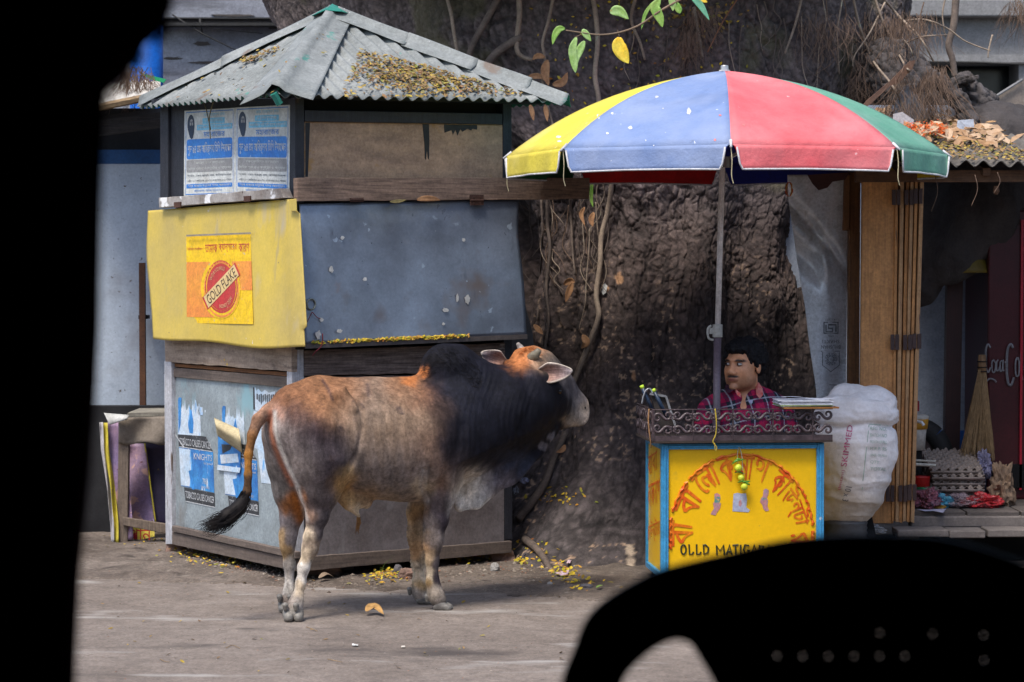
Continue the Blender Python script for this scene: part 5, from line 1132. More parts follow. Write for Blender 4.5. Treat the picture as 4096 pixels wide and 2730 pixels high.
# broom
br = thing('straw_broom', 'straw broom standing handle up against the shop wall, left of the red fridge', 'broom', P(3900, 1990, 11.75))
m_straw = mat('broom_straw', (.30, .20, .10), (.16, .10, .05), sc=20, st=VG, rough=.9); rg = random.Random(5); t0 = P(3928, 1420, 11.7)
for k in range(5):
    m = MB()
    for i in range(60):
        a = P(3928 + rg.uniform(-14, 14), 1480, 11.7 + rg.uniform(-.02, .02)); e = P(3838 + 28 * k + rg.uniform(0, 30), rg.uniform(1800, 1850), 11.72 + rg.uniform(-.06, .03)); md = a.lerp(e, .5) + Vector((rg.uniform(-.004, .004), 0, 0)); m.tube([a, md, e], [.003, .0022, .001], 3, cap=False)
    m.build('straw_bundle', m_straw, br, kind='stuff')
m = MB(); m.tube([P(3928, 1492, 11.7), t0], [.024, .019], 12); m.build('handle', mat('broom_handle', (.24, .14, .07), (.14, .08, .04), st=VG), br, smooth=True)
for y in (1445, 1468, 1484):
    m = MB(); m.tube([P(3928, y, 11.7), P(3928, y + 4, 11.7)], .0245, 12); m.build('binding', m_blk, br)
# egg trays
m_egg = mat('grey_pulp_tray', (.27, .22, .19), (.2, .165, .145), sc=10, rough=.98, bump=.5, bsc=120)
nm = ['lowest', 'second lowest', 'third from the bottom', 'fourth from the bottom', 'second from the top', 'topmost']
xa = P(3712, 1990, 11.6); first = None
for k in range(6):
    def g(u, v): return Vector((u * .26, v * .26, .014 * math.cos(u * 2 * math.pi * 6) * math.cos(v * 2 * math.pi * 6) + .012))
    if first is None:
        m = MB(); m.grid(g, 48, 48); m.box((.13, -.002, .004), (.26, .004, .012)); o = m.build('egg_tray', m_egg, None, smooth=True, solid=.003); first = o
    else: o = first.copy(); COL.objects.link(o)
    o.location = (xa.x + .0 + [0, .004, -.003, .006, 0, -.006][k], 11.5 + .006 * (k % 2), zf + .012 + k * .030); o.rotation_euler = (R(18), 0, R([0, 1.5, -2, 1, -1, 2][k]))
    tag(o, f'grey pulp egg tray, {nm[k]} of the stack on the shop floor', 'egg tray', 'egg trays stacked on the shop floor')
# crumpled bags and scraps
def crumple(name, px, py, Y, r, mt, label, cat, seed, sq=(1, 1, .7), base=None):
    rg = random.Random(seed); bm = bmesh.new(); bmesh.ops.create_icosphere(bm, subdivisions=4, radius=1)
    for v in bm.verts:
        p = v.co.copy(); n1 = mn.fractal(p * 1.6 + Vector((seed * 2.3, 1, 0)), .7, 2, 3); n2 = abs(mn.noise(p * 4 + Vector((seed, 0, 3)))); v.co = Vector((p.x * sq[0], p.y * sq[1], p.z * sq[2])) * r * (1 + .5 * n1 - .5 * n2)
    me = bpy.data.meshes.new(name); bm.to_mesh(me); bm.free(); me.materials.append(mt); o = bpy.data.objects.new(name, me); link(o); o.location = P(px, py, Y)
    if base is not None: o.location.z = base + r * sq[2] * .7
    return tag(o, label, cat)
def film(name, c=(.4, .4, .4), r=.25, a=.75): return mat(name, c, tuple(x * .6 for x in c), sc=14, rough=r, bump=.6, bsc=25, bdist=.01, alpha=a)
crumple('plastic_bag', 3700, 1990, 11.38, .07, film('mauve_film', (.30, .10, .14)), 'crumpled mauve see-through plastic bag by the shutters on the shop floor', 'plastic bag', 1, (1.1, 1, .8), zf)
crumple('plastic_bag', 3762, 1985, 11.42, .055, film('blue_film', (.12, .45, .62)), 'small light blue plastic bag in front of the egg trays', 'plastic bag', 2, (1.2, 1, .7), zf)
crumple('plastic_bag', 3930, 1985, 11.42, .075, film('red_film', (.55, .04, .05)), 'crumpled red plastic bag left of the brown paper sack', 'plastic bag', 3, (1.4, 1, .5), zf)
crumple('plastic_bag', 3850, 1975, 11.44, .075, film('clear_pink_film', (.40, .30, .33), .2, .6), 'clear pinkish plastic bag lying between the blue and the red bag', 'plastic bag', 4, (1.4, 1, .5), zf)
crumple('plastic_bag', 3730, 1955, 11.48, .06, film('dull_red_film', (.3, .05, .05)), 'dull red plastic bag behind the mauve bag on the shop floor', 'plastic bag', 5, (1.5, 1, .5), zf)
crumple('plastic_bag', 3935, 1865, 11.62, .06, film('violet_film', (.28, .27, .42), .2, .7), 'pale violet plastic bag hanging in front of the broom bristles', 'plastic bag', 6, (.7, .7, 1.2))
crumple('paper_sack', 4010, 1920, 11.5, .11, mat('brown_paper', (.22, .15, .10), (.15, .1, .07), sc=8, rough=.9, bump=.8, bsc=20, bdist=.01), 'torn brown paper sack standing in front of the red fridge', 'paper sack', 7, (.55, .5, 1.15), zf)
crumple('cloth_scrap', 3760, 2020, 11.36, .018, mat('ochre_scrap', (.4, .22, .03)), 'small ochre scrap in front of the blue plastic bag', 'scrap', 8, (1.6, 1, .6), zf)
m = MB(); q = [G(x, y, zf + .006) for x, y in ((3668, 2038), (3700, 2046), (3730, 2044), (3772, 2052), (3785, 2036), (3740, 2038), (3710, 2040))]; m.add(q, [tuple(range(7))]); tag(m.build('paper_sheet', mat('lilac_paper', (.5, .5, .66), rough=.9, bump=.1), None, solid=.001), 'pale lilac sheet of paper lying at the edge of the shop floor', 'paper')
# tyre, bucket, tubes between the shutters and the trays
ty = thing('spare_tyre', 'black tyre standing behind the folded shutters inside the shop', 'tyre', P(3665, 1950, 11.8)); c = P(3655, 1825, 11.85); m = MB(); k = 36
for i in range(k):
    pass
def torus(mb, c, Rr, r, ax, n=40, s=12):
    ax = Vector(ax).normalized(); a = ax.orthogonal().normalized(); b = ax.cross(a); pts = [Vector(c) + (a * math.cos(2 * math.pi * i / n) + b * math.sin(2 * math.pi * i / n)) * Rr for i in range(n + 1)]; mb.tube(pts, r, s, cap=False)
torus(m, c, .15, .05, (.25, 1, 0)); m.build('tread', mat('tyre_rubber', (.015, .015, .016), rough=.8), ty, smooth=True)
m = MB(); m.tube([c + Vector((0, -.03, 0)), c + Vector((0, .03, 0))], .11, 24); m.build('rim', m_hd, ty)
bu = thing('paint_bucket', 'white plastic bucket with a mustard band and tap, half hidden behind the folded shutters', 'bucket', P(3670, 1800, 11.55)); c = P(3655, 1800, 11.6)
m = MB(); m.lathe(c, [(.055, 0), (.06, .08), (.072, .16), (.074, .168), (.06, .175)], 24); m.build('pail', mat('grubby_white_plastic', (.5, .48, .44), rough=.6), bu, smooth=True)
m = MB(); m.lathe(c + Vector((0, 0, .105)), [(.0668, 0), (.0725, .05)], 24); m.build('mustard_band', mat('mustard_band', (.5, .25, .02), rough=.6, bump=0), bu, smooth=True)
m = MB(); a = P(3660, 1685, 11.52); m.tube([a, a + Vector((.03, -.02, -.005)), a + Vector((.04, -.02, -.02))], .008, 8); m.build('tap', m_galv, bu)
m = MB(); a = P(3663, 1625, 11.6); m.box((a.x, 11.6, a.z), (.03, .03, .05)); m.build('lid_knob', mat('dark_red_knob', (.2, .01, .02)), bu)
m = MB(); a = P(3655, 1850, 11.6); m.tube([Vector((a.x, 11.6, zf)), Vector((a.x, 11.6, c.z))], .04, 16); m.build('stand', m_blk, bu)
for i, (ya, yb) in enumerate(((1842, 1846), (1858, 1862))):
    tag(strand('white_tube', [P(3650, ya, 11.46), P(3735, yb, 11.46), P(3742, yb + 1, 11.46)], .009 if i else .006, mat('cream_tube', (.55, .54, .48))), ('thicker' if i else 'thinner') + ' cream tube poking out towards the egg trays', 'tube')
m = MB(); a = G(3658, 1995, zf); m.lathe((a.x - .02, 11.45, zf), [(.035, 0), (.045, .09), (.047, .095)], 20); tag(m.build('green_cup', mat('green_plastic', (.01, .22, .1), rough=.4, bump=0), None, smooth=True), 'green plastic cup squeezed in beside the shutter boards', 'cup')
m = MB(); m.lathe((a.x - .03, 11.52, zf + .0), [(.04, 0), (.05, .14), (.052, .145)], 20); tag(m.build('red_cup', mat('red_plastic', (.4, .01, .01), rough=.4, bump=0), None, smooth=True), 'red plastic beaker behind the green cup by the shutters', 'cup')
rock('stone', (P(3635, 2100, 11.1).x, 11.15, .13), (.055, .05, .04), 12, mat('grey_boulder', (.27, .24, .21), (.17, .15, .13), sc=10, rough=.95, bump=.8), 'rough grey stone under the foot of the folded shutters')
m = MB(); m.box((P(3560, 2150, 11.2).x, 11.3, .07), (.5, .2, .14)); tag(m.build('low_kerb', m_blk, None), 'dark low block under the folded shutters', 'block')
# coloured rubber bands hanging on the sheet edge
rb_ = thing('rubber_band_bunch', 'small bunch of red and yellow rubber bands hanging at the top of the tin sheet', 'rubber bands', P(3160, 760, 11.3))
for i in range(7):
    mtb = mat(['rb_red', 'rb_yellow', 'rb_orange'][i % 3], [(.5, .03, .04), (.6, .45, .02), (.6, .15, .03)][i % 3], rough=.5, bump=0); m = MB(); c = P(3158 + RNG.uniform(-4, 4), 758, 11.3); n = 16
    m.tube([c + Vector((math.cos(2 * math.pi * k / n) * .016 * RNG.uniform(.7, 1.1), RNG.uniform(-.004, .004), math.sin(2 * math.pi * k / n) * .034)) for k in range(n + 1)], .0016, 4); m.build('band', mtb, rb_)

# ================================================================== LEFT BENCH
be = thing('wooden_bench', 'old wooden table with splayed legs left of the kiosk, grey sheet over its top', 'table', G(560, 2180))
m_bw = mat('grey_bench_wood', (.22, .17, .13), (.13, .10, .08), st=VG, rough=.9, bump=.5)
YB = 12.1
m = MB(); m.slab([P(511, 1652, YB), P(672, 1650, YB), P(672, 1666, YB), P(505, 1668, YB)][::-1], (0, -1, 0), .38); m.build('top_board', mat('grey_top_board', (.27, .25, .2), (.2, .18, .15), st=HG), be)
def ap(u, v):
    y0 = 1672 - 6 * u; y1 = 1775 + 6 * math.sin(u * 9); return P(474 + 200 * u, y0 + (y1 - y0) * v, YB - .03 - .015 * math.sin(u * 7 + v * 3))
m = MB(); m.grid(ap, 26, 10); m.build('apron_sheet', mat('grubby_grey_sheet', (.25, .21, .17), (.15, .125, .1), sc=5, rough=.9, bump=.3), be, smooth=True, solid=.003)
for px in ([(474, 1700), (516, 1700), (510, 2180), (468, 2180)],):
    m = MB(); m.fpoly(frontal(YB - .01), px, 0, .045); m.build('leg', m_bw, be, bevel=.004)
m = MB(); m.fpoly(frontal(YB + .3), [(520, 1700), (545, 1700), (530, 2150), (510, 2150)], 0, .03); m.build('leg', m_bw, be)
m = MB(); m.fpoly(frontal(YB - .03), [(490, 2070), (672, 2098), (672, 2138), (490, 2102)], 0, .03); m.build('rail', m_bw, be, bevel=.003)
def cs(u, v): return P(416 + 100 * u - 8 * v + 30 * v * (1 - u), 1653 + 8 * u + (48 - 30 * u) * v, YB - .06 - .03 * math.sin(v * 2) + .01 * math.sin(u * 6))
m = MB(); m.grid(cs, 12, 10); o = m.build('paper_flap', mat('white_grey_paper', (.5, .5, .48), (.4, .4, .38), rough=.8), None, smooth=True, solid=.002); tag(o, 'white stiff sheet bent over the left corner of the old table', 'sheet')
bn_ = thing('printed_banner', 'crumpled printed vinyl banner with yellow edge hung under the old table', 'banner', P(470, 2170, 12.0))
m_b1 = mat('banner_photo_print', (.35, .22, .28), (.22, .16, .3), sc=5, rough=.6, bump=.1, spots=[((.5, .3, .25), 6, .56, .03), ((.45, .4, .55), 4, .58, .03), ((.12, .03, .03), 9, .62, .03), ((.5, .22, .05), 3, .64, .05)])
m_b2 = mat('banner_yellow', (.62, .50, .04), (.5, .42, .05), rough=.6, bump=.1, spots=[((.3, .2, .1), 18, .66, .05)]); m_b3 = mat('banner_navy', (.02, .02, .06), (.03, .015, .05), rough=.6, bump=.05, spots=[((.2, .12, .02), 12, .7, .02)]); m_b4 = mat('banner_white', (.55, .52, .52), rough=.6)
lftx = lambda y: np.interp(y, [1690, 1800, 1950, 2100, 2175], [402, 408, 432, 446, 448])
def strip(o0, o1, y0, y1, Y, nm, mt, n=24):
    m = MB(); m.grid(lambda u, v: (lambda y: P(lftx(y) + o0 + (o1 - o0) * u, y, Y + .015 * math.sin(u * 4 + v * 8)))(y0 + (y1 - y0) * v), 10, n); return m.build(nm, mt, bn_, smooth=True, solid=.002)
strip(-4, 10, 1690, 2175, 12.10, 'white_edge', m_b4); strip(10, 28, 1692, 2175, 12.09, 'yellow_edge', m_b2); strip(28, 86, 1690, 2160, 12.11, 'printed_sheet', m_b1)
m = MB(); m.grid(lambda u, v: P(510 + (70 + 40 * v) * u, 1775 + 330 * v, 12.25 + .02 * math.sin(v * 7 + u * 3)), 12, 20); m.build('printed_sheet', m_b1, bn_, smooth=True, solid=.002)
m = MB(); m.grid(lambda u, v: P(576 + 44 * v + 6 * u, 1775 + 320 * v, 12.24), 2, 14); m.build('yellow_edge', m_b2, bn_, smooth=True, solid=.002)
m = MB(); m.grid(lambda u, v: P(582 + 44 * v + (90 - 40 * v) * u, 1775 + 330 * v, 12.28 + .02 * math.sin(v * 5)), 10, 14); m.build('navy_sheet', m_b3, bn_, smooth=True, solid=.002)
m = MB(); m.grid(lambda u, v: P(508 + 110 * u, 2110 + (62 - 25 * u) * v, 12.2 - .02 * v), 6, 4); m.build('yellow_foot', m_b2, bn_, solid=.002)
m = MB(); put_text(m, 'পান', lambda u, v: P(515 + 90 * u, 2165 - 50 * v, 12.165)); m.build('red_lettering', mat('banner_red', (.6, .02, .04), rough=.6, bump=0), bn_)
bx = m_fill_black; m = MB(); m.box((-1.95, 12.55, .35), (.9, .1, .7)); tag(m.build('dark_fill_panel', bx, None), 'near-black panel filling in the darkness behind the old table', 'board')  # near-black panel painted in for the darkness behind the table
# ================================================================== CART
YA = 10.4
cA = P(2645, 1780, YA); aC = R(5.5); dF = Vector((math.cos(aC), math.sin(aC), 0)); dB = Vector((-math.sin(aC), math.cos(aC), 0))
cA = Vector((cA.x, cA.y, 0)); CF = Face(cA, -dB); CL_ = Face(cA, -dF)
ca = thing('vendor_cart', 'bright yellow vendor cart with blue frame, hand-painted Bengali arch lettering and a cast scroll railing', 'cart', cA)
m_cy = mat('cart_yellow_gloss', fine=.07, c1=(.85, .50, .004), c2=(.80, .46, .004), sc=2, rough=.35, bump=.06, bsc=14, spots=[((.45, .3, .03), 5, .66, .12), ((.5, .4, .1), 50, .73, .02)])
m_cb = mat('cart_blue_frame', (.06, .33, .60), (.04, .26, .50), sc=5, rough=.4, bump=.15, spots=[((.4, .5, .55), 25, .68, .03), ((.35, .17, .05), 40, .72, .02)])
m_cd = mat('inside_dark_board', (.05, .035, .03), rough=.9)
W_ = (CF.pt(3297, 1800).x - cA.x) / dF.x
DEP = .46
zT = CF.pt(2660, 1776).z; zB = .055
def cp(u, v, z): return cA + dF * u + dB * v + Vector((0, 0, z))
def cbox(name, u0, u1, v0, v1, z0, z1, mt, bevel=0, parent=ca):
    b_ = [cp(u0, v0, z0), cp(u1, v0, z0), cp(u1, v1, z0), cp(u0, v1, z0)]; m = MB()
    m.add(b_ + [p + Vector((0, 0, z1 - z0)) for p in b_], [(0, 3, 2, 1), (4, 5, 6, 7), (0, 1, 5, 4), (1, 2, 6, 5), (2, 3, 7, 6), (3, 0, 4, 7)]); return m.build(name, mt, parent, bevel=bevel)
fw = .034
fp_ = cbox('front_panel', fw * .7, W_ - fw * .7, .012, .02, zB + .02, zT - .012, m_cy)
sp_ = cbox('side_panel', .010, .018, fw * .8, DEP - .01, zB + .02, zT - .012, m_cy)
cbox('side_panel', W_ - .018, W_ - .010, fw * .8, DEP - .01, zB + .02, zT - .012, m_cy)
cbox('top_board', 0, W_, 0, DEP, zT + .001, zT + .016, m_cd)
for u in (0, W_ - fw):
    cbox('frame_stile', u, u + fw, -.003, .03, zB, zT, m_cb, .004)
    cbox('frame_bead', u + fw * .35, u + fw * .62, -.009, -.003, zB + .01, zT - .005, m_cb, .002)
cbox('frame_stile', .0, .026, DEP - .03, DEP, zB, zT, m_cb, .004)
cbox('frame_rail', fw, W_ - fw, -.001, .022, zT - .026, zT, m_cb, .003); cbox('frame_bead', fw, W_ - fw, -.007, -.001, zT - .017, zT - .008, m_cb, .002)
cbox('frame_rail', fw, W_ - fw, -.001, .022, zB, zB + .03, m_cb, .003)
cbox('frame_rail', -.003, .02, .03, DEP - .03, zT - .026, zT - .001, m_cb, .003); cbox('frame_rail', -.003, .02, .03, DEP - .03, zB, zB + .026, m_cb, .003)
for u, v in ((.04, .05), (W_ - .04, .05), (.04, DEP - .05), (W_ - .04, DEP - .05)):
    m = MB(); c = cp(u, v, .03); m.tube([c - dF * .012, c + dF * .012], .03, 16); m.build('castor', m_blk, ca)
# lettering painted along an arch
m_or = mat('orange_brush_paint', (.72, .10, .004), (.78, .24, .006), sc=18, rough=.5, bump=.1, st=(1, 1, .4), lo=.42, hi=.58)
acx, acy = 2966, 2136
PF = Face(cA - (-dB) * 0, -dB); 
def arcpt(a, r): 
    x = acx + r * math.sin(a) * .9; y = acy - r * math.cos(a); return CF.pt(x, y, -.012 + .0016)
m = MB(); lets = ['বা', 'বা', 'লো', 'ক', 'না', 'থ', 'কা', 'উ', 'ন্টা', 'র']
A0 = [(-99, -80), (-72, -51), (-46, -24), (-21, -6), (-2, 11), (13, 26), (33, 48), (50, 61), (62, 82), (88, 100)]
for s_, (a0, a1) in zip(lets, A0):
    [put_text(m, bn(s_), lambda u, v: arcpt(R(a0 + (a1 - a0) * (u + du)), 218 + 104 * v + 3 * math.sin(u * 9) + dv) - dB * .0004 * q_) for q_, (du, dv) in enumerate(((0, 0), (.02, 0), (-.02, 1)))]
m.build('arch_lettering', m_or, fp_)
# brush line of the headstroke
m = MB(); 
for a0, a1 in ((-101, -78), (-74, -49), (-47, -22), (-20, 30), (31, 60), (60, 84), (88, 102)):
    n = 12; pts = [arcpt(R(a0 + (a1 - a0) * i / n), 318 + 3 * math.sin(i * 1.9)) for i in range(n + 1)]; m.tube(pts, [.006 + .002 * math.sin(i * 2.4) for i in range(n + 1)], 5)
m.build('brushed_headstroke', m_or, fp_)
m_ink = mat('dark_green_ink', (.03, .035, .01), rough=.6, bump=0)
m = MB()
def bst(pts): m.tube([CF.pt(x, y, -.0105) for x, y in pts], .0042, 5)
def O(x, y, rx, ry): bst([(x + rx * math.cos(t * math.pi / 7), y + ry * math.sin(t * math.pi / 7)) for t in range(15)])
O(2734, 2199, 10, 19); bst([(2756, 2178), (2758, 2218), (2770, 2216), (2774, 2208)]); bst([(2786, 2178), (2787, 2218), (2800, 2216), (2804, 2208)]); bst([(2814, 2180), (2816, 2218), (2832, 2210), (2834, 2192), (2822, 2180), (2812, 2182)])
m.build('black_lettering', m_ink, fp_); m = MB(); bst([(2868, 2220), (2866, 2182), (2880, 2204), (2894, 2180), (2898, 2220)]); bst([(2906, 2220), (2918, 2180), (2928, 2220)]); bst([(2910, 2207), (2926, 2207)]); bst([(2930, 2182), (2954, 2180)]); bst([(2942, 2181), (2943, 2220)])
bst([(2962, 2180), (2963, 2218)]); bst([(2996, 2184), (2980, 2180), (2974, 2200), (2982, 2218), (2998, 2212), (2996, 2202), (2988, 2202)]); bst([(3006, 2220), (3017, 2180), (3028, 2220)]); bst([(3010, 2207), (3024, 2207)]); bst([(3038, 2220), (3038, 2182), (3054, 2186), (3052, 2200), (3040, 2202), (3056, 2220)]); bst([(3064, 2220), (3075, 2180), (3086, 2220)]); bst([(3068, 2207), (3082, 2207)])
m.build('black_lettering', m_ink, fp_)
# side lettering
m = MB()
for s_, y0, y1 in (('বাবা', 1822, 1905), ('লোকনাথ', 1935, 2035), ('কাউন্টার', 2085, 2185)):
    xa, xb = (2590, 2628) if s_ == 'বাবা' else (2587, 2638); put_text(m, bn(s_), lambda u, v: CL_.pt(xa + (xb - xa) * u, y1 + (y0 - y1) * v - 26 * u, -.0095 + .001))
m.build('side_lettering', m_or, sp_)
# little peeled stickers
m_pk = mat('faded_pink_sticker', (.55, .22, .2), (.35, .25, .3), sc=40, rough=.6, bump=0, spots=[((.1, .25, .2), 30, .6, .03), ((.6, .4, .1), 45, .64, .03)]); m_sv = mat('peeled_silver_patch', (.45, .48, .58), (.35, .38, .5), sc=20, rough=.5, bump=.1)
def stick(pts, mt, nm='sticker', o=0.0):
    m = MB(); m.add([CF.pt(x, y, -.0105 + o) for x, y in pts], [tuple(range(len(pts)))[::-1]]); return m.build(nm, mt, fp_)
stick([(2858, 1977), (2868, 1973), (2880, 1980), (2882, 1995), (2878, 2005), (2884, 2015), (2880, 2035), (2872, 2045), (2862, 2062), (2842, 2058), (2848, 2046), (2856, 2036), (2852, 2015), (2858, 2005)], m_pk)
stick([(3054, 1960), (3064, 1955), (3075, 1962), (3074, 1978), (3068, 1990), (3072, 2005), (3070, 2025), (3076, 2044), (3062, 2046), (3052, 2034), (3050, 2022), (3040, 2008), (3044, 1995), (3052, 1985)], m_pk)
stick([(2934, 1976), (2950, 1972), (2966, 1975), (2984, 1974), (2988, 2000), (2985, 2030), (3000, 2042), (2994, 2050), (2930, 2046), (2932, 2010)], m_sv); stick([(2956, 2005), (2964, 2000), (2968, 2018), (2962, 2028), (2954, 2022)], m_pk, 'sticker', .0006)
# scroll railing
m_ir = mat('painted_cast_iron', (.085, .06, .065), (.05, .036, .04), sc=12, rough=.38, bump=.25, spots=[((.15, .12, .13), 30, .64, .04)])
zr0 = zT + .016; zr1 = CF.pt(2660, 1638).z
def rp(u, z, side=0): return (cp(u, -.035, z) if side == 0 else cp(-.04, u, z))
U0, U1 = -.045, W_ + .03
for side, (ua, ub) in enumerate(((U0, U1), (-.035, DEP))):
    m = MB(); m.tube([rp(ua, zr1, side), rp(ub, zr1, side)], .0028, 6); m.build('railing_top_bar', m_ir, ca)
    m = MB(); a = rp(ua, (zr0 + .018), side); b = rp(ub, (zr0 + .018), side); m.slab([a + Vector((0, 0, -.020)), b + Vector((0, 0, -.020)), b + Vector((0, 0, .004)), a + Vector((0, 0, .004))], -dB if side == 0 else -dF, .006); m.build('railing_base_strip', m_ir, ca, bevel=.001)
m = MB(); a = cp(U0, -.02, zr0 + .001); m.slab([cp(U0, -.037, zr0 - .001), cp(U1, -.037, zr0 - .001), cp(U1, DEP, zr0 - .001), cp(U0, DEP, zr0 - .001)], (0, 0, 1), .01); m.build('tray_board', m_cd, ca)
H_ = zr1 - zr0 - .022; row = H_ / 2
def scroll_mesh():
    mb = MB(); w2 = .043; h2 = row * .56
    def spir(cx, cz, r0, a0, turns, sgn, n=12): return [Vector((cx + (r0 * (1 - .78 * i / n)) * math.cos(a0 + sgn * turns * 2 * math.pi * i / n), 0, cz + (r0 * (1 - .78 * i / n)) * math.sin(a0 + sgn * turns * 2 * math.pi * i / n))) for i in range(n + 1)]
    r = h2 * .62
    s1 = spir(-w2 * .52, -h2 * .2, r, R(80), .95, 1); s2 = spir(w2 * .52, h2 * .2, r, R(260), .95, 1)
    A_s, B_s = s1[0], s2[0]; path = s1[::-1] + [Vector((A_s.x + (B_s.x - A_s.x) * t, 0, A_s.z + (B_s.z - A_s.z) * (.5 - .5 * math.cos(math.pi * t)))) for t in (.2, .35, .5, .65, .8)] + s2
    mb.tube(path, [.0042 + .003 * math.sin(math.pi * i / (len(path) - 1)) for i in range(len(path))], 6)
    return mb
def rosette_mesh():
    mb = MB()
    for a in range(0, 360, 60): mb.tube([Vector((.004 * math.cos(R(a)), 0, .004 * math.sin(R(a)))), Vector((.013 * math.cos(R(a)), -.003, .013 * math.sin(R(a)))), Vector((.018 * math.cos(R(a)), 0, .018 * math.sin(R(a))))], [.003, .005, .001], 5)
    return mb
s_o = scroll_mesh().build('scroll', m_ir, ca, smooth=True); r_o = rosette_mesh().build('rosette', m_ir, ca, smooth=True)
first = [True, True]
def inst(src, fl, p, rz, flip, nm):
    if first[fl]: o = src; first[fl] = False
    else: o = src.copy(); COL.objects.link(o)
    o.parent = ca; o.location = p - ca.location; o.rotation_euler = (0, 0, rz); o.scale = (flip, 1, 1); return o
for side, L2, u_s in ((0, U1 - U0, U0), (1, DEP + .035, -.035)):
    n = int(round(L2 / .092)); 
    for i in range(n):
        uc = u_s + (i + .5) * L2 / n
        for rw in (0, 1):
            z = zr0 + .024 + row * (rw + .46) * .98
            inst(s_o, 0, rp(uc, z, side), aC if side == 0 else aC + R(90), (1 if (i + rw) % 2 else -1), 'scroll')
            if i: inst(r_o, 1, rp(u_s + i * L2 / n, z, side), aC if side == 0 else aC + R(90), 1, 'rosette')
    for i in range(0, n + 1, 2):
        p = rp(u_s + i * L2 / n, zr0, side); m = MB(); m.tube([p, p + Vector((0, 0, zr1 - zr0))], .004, 5); m.build('railing_post', m_ir, ca)
# things on the cart
pap = thing('paper_stack', 'stack of white printed papers on a brown clipboard resting on the cart railing', 'papers', cp(W_, .1, zr1))
q = [CF.pt(3160, 1618, .06), CF.pt(3350, 1622, .06)]; zc = zr1 + .006
m = MB(); a = cp(.56, -.02, zc); m.box((a.x + .10, a.y + .06, zc), (.25, .2, .006), aC); m.build('clipboard', mat('brown_hardboard', (.38, .16, .04), (.3, .12, .03)), pap)
for i in range(7):
    m = MB(); m.box((a.x + .085 + RNG.uniform(-.01, .012), a.y + .06 + RNG.uniform(-.01, .01), zc + .006 + i * .0042), (.235, .18, .0026), aC + RNG.uniform(-.05, .05)); m.build('sheet', mat('printed_white_sheet', (.72, .74, .80), (.62, .64, .72), sc=60, rough=.9, bump=.05) if i != 1 else mat('lime_sheet', (.4, .55, .15), rough=.9), pap)
m = MB(); m.grid(lambda u, v: cp(.545 + .24 * u, -.035 + .05 * v, zc + .038 + .01 * (1 - u) ** 2 + .006 * math.sin(u * 7) * (1 - v)), 12, 3); m.build('sheet', mat('printed_white_sheet'), pap, solid=.001)
m_pen = mat('navy_toothbrush', (.02, .04, .08), rough=.4, bump=0); m_neon = mat('neon_tip', (.6, .85, .05), rough=.4, bump=0)
for k, (x0, y0, x1, y1) in enumerate(((2570, 1552, 2612, 1618), (2617, 1566, 2668, 1640))):
    o = thing('torch_pen', ('left' if k == 0 else 'right') + ' of two dark neon-capped pens in the left corner of the cart rail', 'pen', CF.pt(x1, y1, -.1), 'neon-capped pens in the cart corner')
    A = CF.pt(x0, y0, -.05); B = CF.pt(x1, y1 + 30, -.05); m = MB(); m.tube([A, B], .009, 10); m.build('barrel', m_pen, o, smooth=True); m = MB(); d = (A - B).normalized(); m.tube([A - d * .002, A + d * .012], .0095, 10); m.build('cap', m_neon, o, smooth=True)
hb = thing('bent_metal_strip', 'bright bent aluminium strip hooked over the left corner of the cart rail', 'strip', CF.pt(2570, 1620, -.06))
pts = spline([CF.pt(2566, 1616, -.03), CF.pt(2572, 1588, -.03), CF.pt(2583, 1562, -.03), CF.pt(2598, 1556, -.03), CF.pt(2610, 1575, -.03)], 6); m = MB(); m.grid(lambda u, v: pts[min(len(pts) - 1, int(round(u * (len(pts) - 1))))] + dB * .02 * v + Vector((.008 * v, 0, 0)), len(pts) - 1, 1); m.build('strip', mat('aluminium', (.55, .57, .6), rough=.35, metal=.6, bump=.05), hb, smooth=True, solid=.004)
pf = thing('picture_frame', 'small wooden box frame leaning inside the left corner of the cart rail', 'frame', CF.pt(2650, 1700, -.15))
m = MB(); m.slab([CF.pt(2604, 1580, -.14), CF.pt(2664, 1588, -.14), CF.pt(2700, 1700, -.14), CF.pt(2640, 1710, -.14)][::-1], -dB, .012); m.build('back_board', mat('dark_frame_back', (.05, .04, .035)), pf)
for a, b in (((2664, 1586), (2702, 1706)), ((2600, 1576), (2664, 1586))): m = MB(); m.tube([CF.pt(*a, -.13), CF.pt(*b, -.13)], .007, 4); m.build('frame_bar', mat('grey_frame', (.35, .35, .36), rough=.5), pf)
tag(strand('cord_loop', [cp(-.052, .02, zr1 - .0), cp(-.058, .0, zr0 + .08), cp(-.05, -.02, zr0 - .02), cp(-.045, .03, zr0 - .03)], .004, mat('brown_cord', (.3, .16, .07))), 'brown cord looped down the left end of the cart railing', 'cord')
ys = mat('yellow_string', (.6, .45, .05), rough=.8, bump=0); tag(strand('yellow_string', [cp(.235, -.042, zr1 + .004), cp(.24, -.046, zr1 - .05), cp(.238, -.046, zr0 + .03), cp(.225, -.046, zr0 - .005), cp(.242, -.046, zr0 - .03), cp(.236, -.046, zr0 - .045), cp(.232, -.046, zr0 - .01)], .003, ys), 'pale yellow string knotted over the cart railing left of the umbrella pole', 'string')
gl = thing('lemon_chilli_garland', 'charm of three yellow lemons and green chillies strung on the cart front', 'garland', CF.pt(2960, 1900, .02))
m_lem = mat('lemon_peel', (.62, .66, .04), (.5, .6, .04), sc=30, rough=.4, bump=.3, bsc=300); m_chi = mat('green_chilli', (.06, .22, .02), (.12, .3, .03), rough=.3, bump=0)
